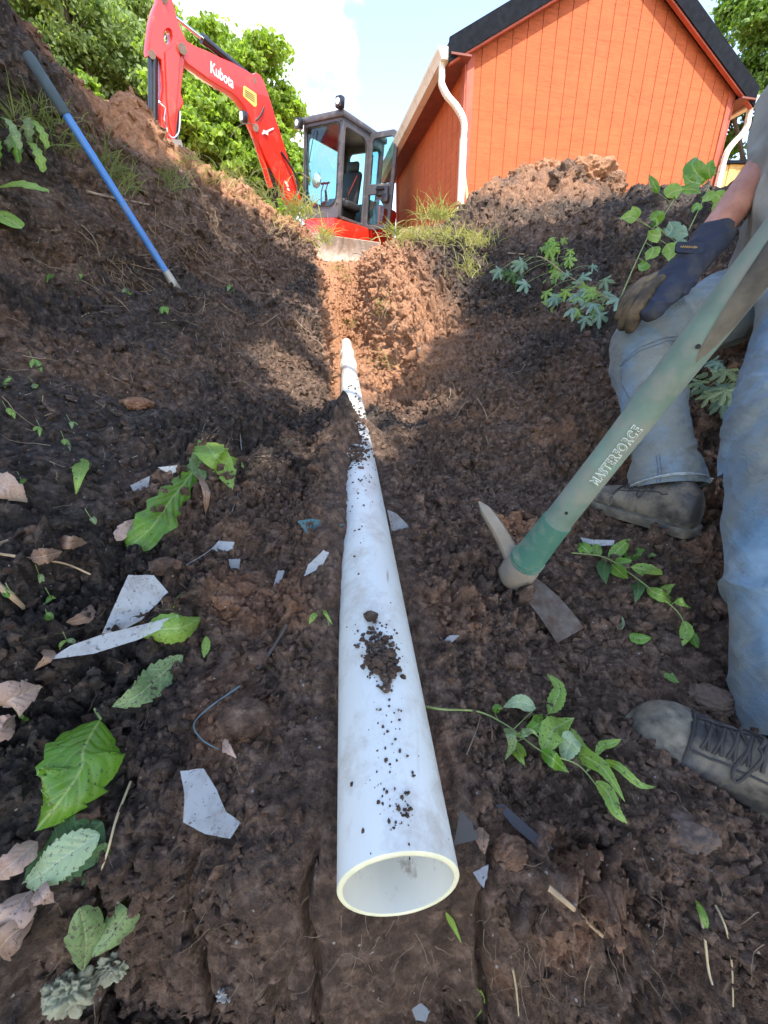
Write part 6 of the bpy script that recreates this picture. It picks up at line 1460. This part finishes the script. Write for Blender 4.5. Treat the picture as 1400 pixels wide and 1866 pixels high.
sprig('sapling', 'thin sapling twig with broad leaves above the gloved wrist', [(1255, 420), (1272, 385), (1290, 345), (1300, 320), (1318, 310)],
      [([(1288, 330), (1272, 318), (1262, 300), (1270, 285)], 36, L_green, dict(lop=.8)), ([(1278, 335), (1258, 330), (1246, 318)], 22, L_green, {}), ([(1296, 325), (1292, 308), (1298, 290)], 20, L_green, {}), ([(1290, 350), (1290, 360), (1280, 368)], 20, L_bright, {}), ([(1300, 352), (1312, 360), (1322, 375)], 20, L_bright, {}), ([(1280, 375), (1268, 378), (1262, 388)], 14, L_green, {}), ([(1300, 372), (1312, 380), (1318, 392)], 18, L_bright, {})], zfun=sfree, cat='sapling', r=.0025)

# clear plastic shards and other litter
def plasticmat(name, c, alpha):
    m, t, b = newmat(name); g = t.nodes.new('ShaderNodeNewGeometry').outputs['Position']
    d = ramp(t, noise(t, 34, 8, .72, g), [(.46, (0, 0, 0)), (.62, (1, 1, 1))]); sp_ = ramp(t, noise(t, 170, 4, .7, g), [(.60, (0, 0, 0)), (.66, (1, 1, 1))])
    col = mixc(t, mixc(t, .6, d, (0, 0, 0)), c, (.16, .12, .09)); col = mixc(t, sp_, col, (.07, .05, .04)); t.links.new(col, b.inputs['Base Color']); b.inputs['Roughness'].default_value = .18
    mxx = t.nodes.new('ShaderNodeMath'); mxx.operation = 'MAXIMUM'; t.links.new(sp_, mxx.inputs[0]); mxx.inputs[1].default_value = alpha; t.links.new(mxx.outputs[0], b.inputs['Alpha']); return m
M_plast = plasticmat('clear_dirty_plastic', (.46, .49, .50), .5); M_plast2 = plasticmat('dull_plastic', (.30, .31, .32), .7); M_bluep = plasticmat('blue_mesh', (.06, .17, .20), .6)
def shard(label, pts, mat=M_plast, lift=.006, cat='plastic scrap', name='plastic_shard', thick=.0012, bend=.15):
    q = [sp(x, y, lift) for x, y in pts]; c = sum(q, Vector()) / len(q); n = -c.normalized() * .5 + sum((hit(x, y)[1] for x, y in pts), Vector()).normalized() * .5; n = (n - c.normalized() * 1.2).normalized()
    flat = [on_plane(x, y, c, n) for x, y in pts]; a = (flat[0] - c).normalized(); b_ = n.cross(a)
    two = [((p - c).dot(a), (p - c).dot(b_)) for p in flat]; fine = []
    for i in range(len(two)):
        p, r_ = two[i], two[(i + 1) % len(two)]
        for k in range(3): fine.append((lerp(p[0], r_[0], k / 3) + (random.Random(i * 7 + k).uniform(-1, 1) * .0006), lerp(p[1], r_[1], k / 3)))
    mb = MB(); place2d(mb, plate([fine], thick), c + n * lift, a, b_); return mb.build(name, mat, label=label, cat=cat)
shard('broad clear plastic shard standing on the left slope', [(235, 1048), (280, 1048), (306, 1078), (285, 1100), (258, 1128), (215, 1152), (188, 1152), (213, 1095)], lift=.016)
shard('long pointed clear plastic strip under the pale leaf', [(92, 1200), (130, 1175), (185, 1156), (250, 1140), (320, 1122), (322, 1131), (250, 1165), (170, 1190)], lift=.02)
shard('curved clear plastic shard alone below the pale clod', [(330, 1407), (372, 1402), (395, 1440), (412, 1480), (438, 1498), (420, 1528), (375, 1520), (335, 1498), (338, 1450)], lift=.010)
shard('tiny white plastic arrow shaped scrap by the dandelion', [(289, 852), (325, 848), (327, 858), (312, 866)], lift=.01)
shard('small grey plastic chip right of the dandelion leaf', [(387, 1000), (398, 986), (427, 988), (424, 1002), (400, 1008)])
shard('small square plastic chip below the grey chip', [(417, 1020), (438, 1019), (436, 1037), (420, 1036)], M_plast2)
shard('narrow dull plastic sliver left of the seedling', [(507, 1040), (519, 1040), (501, 1094), (493, 1086)], M_plast2)
shard('pale plastic sliver near the left flank of the pipe', [(555, 1050), (562, 1030), (590, 1003), (600, 1008), (586, 1035)], M_plast)
shard('clear plastic scrap tucked against the right side of the pipe', [(706, 930), (722, 936), (752, 966), (738, 980), (716, 976)], M_plast2)
shard('blue mesh rag half buried left of the pipe', [(543, 950), (570, 946), (626, 956), (612, 968), (560, 974)], M_bluep, name='mesh_rag', cat='rag')
shard('small pale plastic diamond at the bottom edge', [(750, 1835), (766, 1824), (783, 1840), (775, 1860), (757, 1856)])
shard('faint plastic piece on the dark left slope', [(238, 885), (273, 868), (270, 888), (245, 900)], M_plast2)
shard('long dark plastic strip right of the pipe end', [(902, 1468), (918, 1468), (960, 1505), (1008, 1548), (985, 1550), (935, 1508)], simple('dark_film', (.05, .05, .055), .3, var=.3), name='plastic_strip')
shard('crumpled white scrap under the far shoe', [(1058, 980), (1080, 984), (1120, 985), (1118, 994), (1085, 996), (1062, 988)], M_white if False else M_plast)
shard('dark plastic flap beside the pipe mouth', [(826, 1540), (838, 1478), (858, 1500), (870, 1530)], simple('dark_film_flap', (.06, .055, .05), .4, var=.3), name='plastic_flap', lift=.012)
shard('small grey plastic triangle below the dark flap', [(866, 1590), (893, 1576), (890, 1600), (884, 1618)], M_plast2, lift=.012)
shard('grey plastic scrap right of the heap on the pipe', [(808, 1168), (820, 1158), (838, 1158), (822, 1172)], M_plast2)

# dead leaves
dl = [('curled pinkish dead leaf at the left frame edge', [(-12, 885), (18, 890), (52, 915)], 46, L_deadp), ('folded pinkish dead leaf beside the dandelion leaf tip', [(212, 985), (228, 965), (248, 948)], 22, L_deadp), ('brown dead leaf left of the folded pinkish one', [(108, 986), (135, 980), (160, 990)], 22, L_dead),
      ('brown dead leaf by the forked twig', [(60, 1015), (85, 1008), (110, 1005)], 26, L_dead), ('broad brown dead leaf at left above the large leaf', [(2, 1290), (35, 1265), (75, 1250)], 58, L_deadp), ('pale dead leaf under the broad brown one', [(-14, 1310), (8, 1318), (30, 1300)], 40, L_deadp),
      ('pinkish dead leaf below the pale toothed leaf', [(70, 1535), (30, 1560), (-8, 1600)], 40, L_deadp), ('large curled tan dead leaf at lower left edge', [(60, 1620), (30, 1660), (-10, 1700)], 60, L_deadp), ('small tan dead leaf right of the curled tan one', [(75, 1612), (90, 1625), (105, 1640)], 26, L_deadp),
      ('dark brown dead leaf lowest at the left edge', [(66, 1672), (30, 1700), (0, 1738)], 50, L_dead), ('narrow brown dead leaf below the plastic strip', [(85, 1180), (75, 1200), (62, 1225)], 18, L_dead), ('orange brown dead leaf by the pipe mouth', [(876, 1510), (888, 1530), (882, 1560)], 24, L_dead),
      ('thin grey dead leaf under the dandelion', [(362, 862), (368, 895), (372, 940)], 16, L_dead), ('pale dead leaf left of the pipe below the chip', [(408, 1352), (420, 1364), (436, 1382)], 18, L_deadp), ('brown dead leaf right of the narrow one', [(120, 1135), (150, 1120), (170, 1100)], 20, L_dead)]
for k, (lb_, pts, w_, mt) in enumerate(dl): ground_leaf(lb_, pts, w_, mt, [.010, .03, .012], name='dead_leaf', cat='dead leaf', prof='ovate', teeth=4, ser=.32, curl=.35, fold=.5, pucker=.09, nu=30, seed=60 + k)

# sticks, roots and straws
def stick(label, pts, r, mat=M_twig, lift=.008, name='twig', cat='twig', taper=.6):
    path = catmull([sp(x, y, lift) for x, y in pts], 5); n = len(path); rs = random.Random(len(label))
    MB().tube(path, [r * lerp(1, taper, i / (n - 1)) * rs.uniform(.88, 1.12) for i in range(n)], 7).build(name, mat, label=label, cat=cat, smooth=True)
stick('short pale broken twig right of the pipe mouth', [(1004, 1618), (1030, 1645), (1060, 1672), (1095, 1708)], .0028, lift=.012)
stick('grey forked twig on the left slope', [(0, 1010), (55, 1018), (115, 1026), (168, 1046)], .0022)
stick('thick grey twig entering from the left edge', [(-8, 1062), (20, 1082), (46, 1106)], .005)
stick('stubby grey twig at the left edge', [(-5, 998), (8, 990), (18, 984)], .004)
stick('pale root crossing behind the blue shovel', [(160, 352), (205, 362), (245, 368), (272, 372)], .007, M_root, lift=.02, name='root', cat='root')
stick('long straw stalk on the lower left bank', [(240, 1425), (215, 1490), (196, 1550), (172, 1612)], .0016, simple('straw', (.45, .36, .2), .7, var=.3))
stick('upright dead stem at the bottom right', [(1272, 1650), (1285, 1700), (1293, 1765), (1300, 1795)], .0016, bpy.data.materials['straw'])
stick('thin dry stem hanging on the smooth cut face', [(1305, 1650), (1325, 1700), (1330, 1760), (1335, 1830)], .0012, bpy.data.materials['straw'])
stick('thin vertical straw below the pipe', [(935, 1760), (940, 1800), (946, 1850)], .0012, bpy.data.materials['straw'])
stick('long fine root strand on the left slope above the chips', [(438, 790), (440, 860), (425, 930), (395, 990), (340, 1032)], .0007, simple('pale_strand', (.42, .42, .40), .7), name='root_strand', cat='root')
stick('looping bluish strand left of the near pipe', [(440, 1252), (380, 1290), (352, 1320), (370, 1350), (402, 1366)], .0012, simple('blue_strand', (.10, .17, .19), .6), name='strand', cat='strand')
stick('short sunlit root at the left slope root knot', [(870, 725), (882, 745), (890, 770)], .003, M_root, name='root', cat='root')
stick('dark flexible stick beside the pale shard near the pipe', [(470, 1218), (500, 1180), (525, 1140)], .003, simple('dark_root', (.06, .05, .045), .8), name='root', cat='root')

def hairs(name, label, n, area, lmin, lmax, r, mat, seed, droop=.5, steep_only=False, group=None):
    rs = random.Random(seed); mb = MB()
    for k in range(n):
        a_ = rs.choice(area); x, y = rs.gauss(a_[0], a_[2]), rs.gauss(a_[1], a_[3])
        if not (-20 < x < 1420 and 60 < y < 1860): continue
        q, nn_ = hit(x, y); 
        if q.length > 6.5: continue
        L_ = rs.uniform(lmin, lmax) * min(1.6, .4 + q.length * .45); t_ = Vector((rs.uniform(-1, 1), rs.uniform(-1, 1), rs.uniform(-1, .4) - droop)).normalized(); t_ = (t_ - nn_ * t_.dot(nn_) * .9).normalized(); pts = [q + nn_ * .002]; 
        for i in range(6):
            t_ = (t_ + Vector((rs.uniform(-1, 1), rs.uniform(-1, 1), rs.uniform(-1, 1))) * .38).normalized(); pts.append(pts[-1] + t_ * L_ / 6 + nn_ * rs.uniform(-.001, .0035))
        rr = r * rs.uniform(.5, 1.2) * min(2.2, .35 + q.length * .55); mb.tube(pts, [rr * (1 - .1 * i) for i in range(7)], 4, caps=False)
    return mb.build(name, mat, label=label, cat='roots', kind='stuff')
hairs('fine_roots', 'fine pale rootlets hanging out of both cut banks', 520, [(450, 470, 90, 60), (300, 430, 90, 60), (380, 620, 120, 70), (520, 560, 50, 70), (200, 480, 60, 40), (860, 720, 60, 40), (700, 560, 40, 60), (150, 700, 80, 80)], .05, .16, .0011, M_root, 3)
hairs('fine_roots', 'fine rootlets scattered over the near soil', 420, [(300, 1100, 220, 200), (450, 900, 100, 100), (1000, 1400, 160, 200), (850, 850, 100, 100), (600, 1730, 250, 60), (1100, 1700, 150, 80), (200, 1300, 120, 200)], .02, .06, .00045, M_root, 4, droop=.2)
def grass(name, label, spots, seed, mat, lmin=.06, lmax=.16):
    rs = random.Random(seed); mb = MB()
    for (cx, cy, sx_0, sy_0, n) in spots:
        for k in range(n):
            x, y = rs.gauss(cx, sx_0), rs.gauss(cy, sy_0); q, nn_ = hit(x, y)
            if q.length > 8.5: continue
            L_ = rs.uniform(lmin, lmax); t_ = (Vector((rs.uniform(-1, 1), rs.uniform(-1, .6), rs.uniform(.2, 1.3)))).normalized(); s_ = t_.cross(Vector((0, 1, .2))).normalized(); p = q.copy(); pts = []
            w_ = rs.uniform(.0016, .0034); vs = []
            for i in range(5):
                ww = w_ * (1 - i / 4.6); vs += [p - s_ * ww, p + s_ * ww]; p = p + t_ * L_ / 4; t_ = (t_ + Vector((rs.uniform(-.1, .1), -.08, -.34))).normalized()
            mb.add(vs, [(2 * i, 2 * i + 1, 2 * i + 3, 2 * i + 2) for i in range(4)])
    return mb.build(name, mat, label=label, cat='grass', kind='stuff')
G_yellow = leafmat('yellow_green_grass', (.24, .25, .07), (.50, .45, .19), .35)  # grass of a yellowish brown tone
grass('grass', 'yellow green turf fringe along the right lip of the trench', [(760, 432, 26, 6, 300), (820, 436, 28, 8, 340), (870, 445, 14, 8, 120), (735, 440, 14, 8, 100), (855, 490, 14, 12, 100), (800, 398, 18, 5, 120)], 3, G_yellow)
grass('grass', 'sparse turf along the left lip below the digger arm', [(545, 390, 16, 8, 120), (480, 362, 24, 8, 60), (400, 325, 26, 8, 60), (345, 300, 14, 8, 40), (430, 335, 20, 8, 40), (590, 435, 8, 10, 50), (525, 410, 16, 10, 60)], 4, G_yellow)
grass('grass', 'long thin grass hanging by the blue shovel', [(215, 320, 16, 14, 70), (240, 345, 16, 12, 50), (320, 340, 16, 10, 60), (190, 300, 10, 12, 30), (60, 230, 30, 12, 160), (110, 262, 30, 12, 90)], 5, leafmat('cool_green_grass', (.14, .18, .06), (.28, .31, .13), .35), .08, .20)
grass('grass', 'small grass tufts inside the sunlit trench end', [(615, 490, 8, 6, 80), (632, 505, 6, 6, 50), (640, 590, 10, 5, 60), (700, 660, 10, 8, 50), (695, 560, 8, 10, 50)], 6, G_yellow, .05, .12)

# clods and stones that stand out
def gclod(label, px, py, wpx, seed, cl, br, squash=.7, name='soil_clod', cat='clod', mat=None, rough=.4, sink=.3):
    q, n = hit(px, py); z = PXof(q)[2]; r = wpx / 2 * z / FPX; return clod(name, q + Vector((0, 0, r * (squash - sink))) * .6, r, seed, mat or M_crumb, squash=squash, sub=5, cl=cl, br=br, rough=rough, label=label, cat=cat)
M_stone = simple('brown_stone', (.15, .095, .06), .75, var=.4, vs=14, dirt=(.07, .05, .04), dscale=14, damt=.7, bstr=.6, bscale=50, bd=.006)
gclod('reddish brown stone above the near shoe', 1292, 1278, 84, 3, .2, 1, .55, 'stone', 'stone', M_stone)
gclod('flat brown slab of stone below the near shoe', 1250, 1512, 104, 5, .2, 1, .35, 'stone', 'stone', M_stone)
gclod('large rounded brown clod left of the near pipe', 448, 1312, 100, 7, .1, 1, .5, rough=.25)
gclod('rounded ochre clod right of the pipe mouth', 930, 1556, 70, 9, .35, 1, .6)
gclod('ochre clod on the dark upper left slope', 248, 738, 66, 11, .6, 1, .4)
gclod('dark clod resting between the two plastic pieces', 256, 1120, 52, 13, 0, .5, .6)
gclod('brown crumbly clod above the pale leaf', 300, 1035, 60, 15, .1, .8, .5)
gclod('orange clay clod right of the plastic shard', 440, 1080, 64, 17, .8, 1, .5)
gclod('second orange clay clod below the first', 412, 1100, 44, 27, .8, 1, .5)
gclod('brown clod below the mattock blade', 935, 1205, 50, 19, .1, .9, .5)
gclod('small pale stone on the right trench slope', 770, 640, 22, 21, .7, 1, .6, 'stone', 'stone', simple('pale_stone', (.36, .28, .20), .8, var=.3))
gclod('brown clod at the right edge between the legs', 1330, 1110, 60, 23, .1, .9, .5)
gclod('small dark clod pushed up at the tip of the mattock blade', 1058, 1176, 34, 33, 0, .7, .6)
gclod('brown clod against the socket of the mattock head', 962, 1082, 30, 35, .1, .9, .6)
gclod('small brown clod below the tip of the mattock blade', 1010, 1186, 26, 37, .1, .9, .6)
gclod('dark clod above the near shoe toe', 1215, 1175, 70, 29, 0, .6, .5)
# heaped spoil on the right mound
for k, (lb_, px, py, wp, z_, cl_, sq) in enumerate((('big orange spoil block crowning the right mound', 1060, 338, 124, 3.5, .95, .62), ('orange spoil lump left of the crowning block', 985, 326, 84, 3.6, .95, .6), ('orange spoil lump right behind the crowning block', 1098, 330, 60, 3.7, .9, .7), ('spoil lump toned dark as the shaded face under the crowning block', 1015, 352, 76, 3.4, .15, .6),  # shaded front of the crowning block is painted as a darker lump
                                                 ('dark brown spoil lump on the right mound shoulder', 1222, 404, 66, 3.2, .1, .6), ('dark spoil lump below the mound crown', 1080, 405, 84, 3.2, .1, .5), ('orange spoil lump on the left mound shoulder', 880, 360, 56, 3.7, .9, .5), ('dark spoil clod by the sapling foot', 1120, 440, 80, 2.9, .05, .5), ('brown spoil clod in front of the orange mound', 1000, 420, 60, 3.1, .3, .5),
                                                 ('pale sawn stump of clay right of the sapling', 1165, 430, 60, 2.7, .7, .6))):
    c = P(px, py, z_); g_ = drop(c.x, c.y)[0].z; r = wp / 2 * z_ / FPX
    clod('spoil_lump', c, r * 1.05, 101 + k * 3, M_crumb, squash=sq, sub=6, cl=cl_, br=1, rough=.5, label=lb_, cat='clod')
for k, (lb_, px, py, wp, z_, cl_, sq) in enumerate((('broad brown spoil lump at the left end of the mound crown', 948, 330, 62, 3.55, .55, .7), ('spoil lump toned dark as a shaded hollow in the middle of the mound crown', 1030, 340, 90, 3.3, .1, .75), ('brown spoil lump at the right end of the mound crown', 1105, 350, 70, 3.4, .45, .9),  # darker soil on the middle lump stands in for a shaded hollow
        ('low brown spoil lump midway down the mound left slope', 905, 395, 70, 3.4, .35, .5), ('dark spoil lump right of the mound crown', 1150, 385, 70, 3.3, .15, .5), ('small brown spoil lump near the turf on the mound', 850, 398, 44, 3.5, .6, .5), ('dark jagged spoil lump above the cut maple branch', 1040, 425, 70, 3.0, .1, .5),
        ('brown spoil lump left of the cut maple branch', 925, 440, 54, 3.1, .3, .45))):
    c = P(px, py, z_); r = wp / 2 * z_ / FPX; clod('spoil_lump', c, r * 1.1, 301 + k * 3, M_crumb, squash=sq, sub=6, cl=cl_, br=.9, rough=.6, label=lb_, cat='clod')
for k, (lb_, px, py, wp, z_, cl_, sq) in enumerate((('orange spoil lump crowning the left bank by the digger arm', 222, 205, 60, 3.1, .9, .7), ('dark spoil lump right of the orange one on the left bank', 262, 232, 66, 3.0, .1, .6), ('dark spoil lump by the shovel grip', 100, 150, 70, 2.2, .05, .6), ('grey brown stone on the left lip under the boom', 345, 285, 34, 3.1, .2, .7))):
    clod('spoil_lump', P(px, py, z_), wp / 2 * z_ / FPX, 151 + k * 3, M_crumb, squash=sq, sub=6, cl=cl_, br=1, rough=.6, label=lb_, cat='clod')
# withered cabbage-like plant at the lower left
M_wither = simple('withered_leaf', (.30, .30, .19), .7, var=.3, vs=22, dirt=(.16, .14, .09), dscale=18, damt=.7, bstr=.7, bscale=70, bd=.005)
wp_ = thing('withered_plant', 'withered pale crumpled plant lying at the lower left corner', 'plant', hit(140, 1790)[0])
for k, (px, py, wpx) in enumerate(((128, 1795, 100), (195, 1755, 74))):
    q, n = hit(px, py); z = PXof(q)[2]; v, f = ico(5); a = np.abs(fbm(v * 2.1 + k * 5, 3, 7) - .5) * 2; b2 = np.abs(fbm(v * 5 + k, 2, 17) - .5) * 2
    V = v * (1 - .45 * (1 - a) ** 3 - .15 * (1 - b2) ** 3)[:, None] * np.array([1, .7, .8]) * (wpx / 2 * z / FPX) * 1.15 + np.array(q + n * .01)
    put('crumpled_head', mesh('crumpled_head', V, f.tolist(), M_wither, smooth=True), wp_)
for k, pts in enumerate((((150, 1640), (165, 1700), (160, 1760)), ((235, 1650), (200, 1690), (175, 1730)))):
    path = [sp(x, y, .02) for x, y in pts]; leaf_obj('wilted_leaf', leaf_mesh(path, .03, 'lance', 4, .2, .8, .9, nrm=-path[1].normalized(), seed=k), L_dirty, wp_)
# crumpled foil
q, n = hit(415, 1805); v, f = ico(4); a = np.abs(fbm(v * 2.7, 3, 7) - .5) * 2
put('crumpled_paper', mesh('crumpled_paper', v * (1 - .6 * (1 - a) ** 2)[:, None] * np.array([1, .5, .5]) * .016 + np.array(q + n * .004), f.tolist(), simple('dirty_white_paper', (.52, .52, .48), .6, var=.3, vs=60, dirt=(.1, .08, .06), dscale=50, damt=.7)), label='dirty crumpled white paper at the bottom left of the pipe', cat='paper')
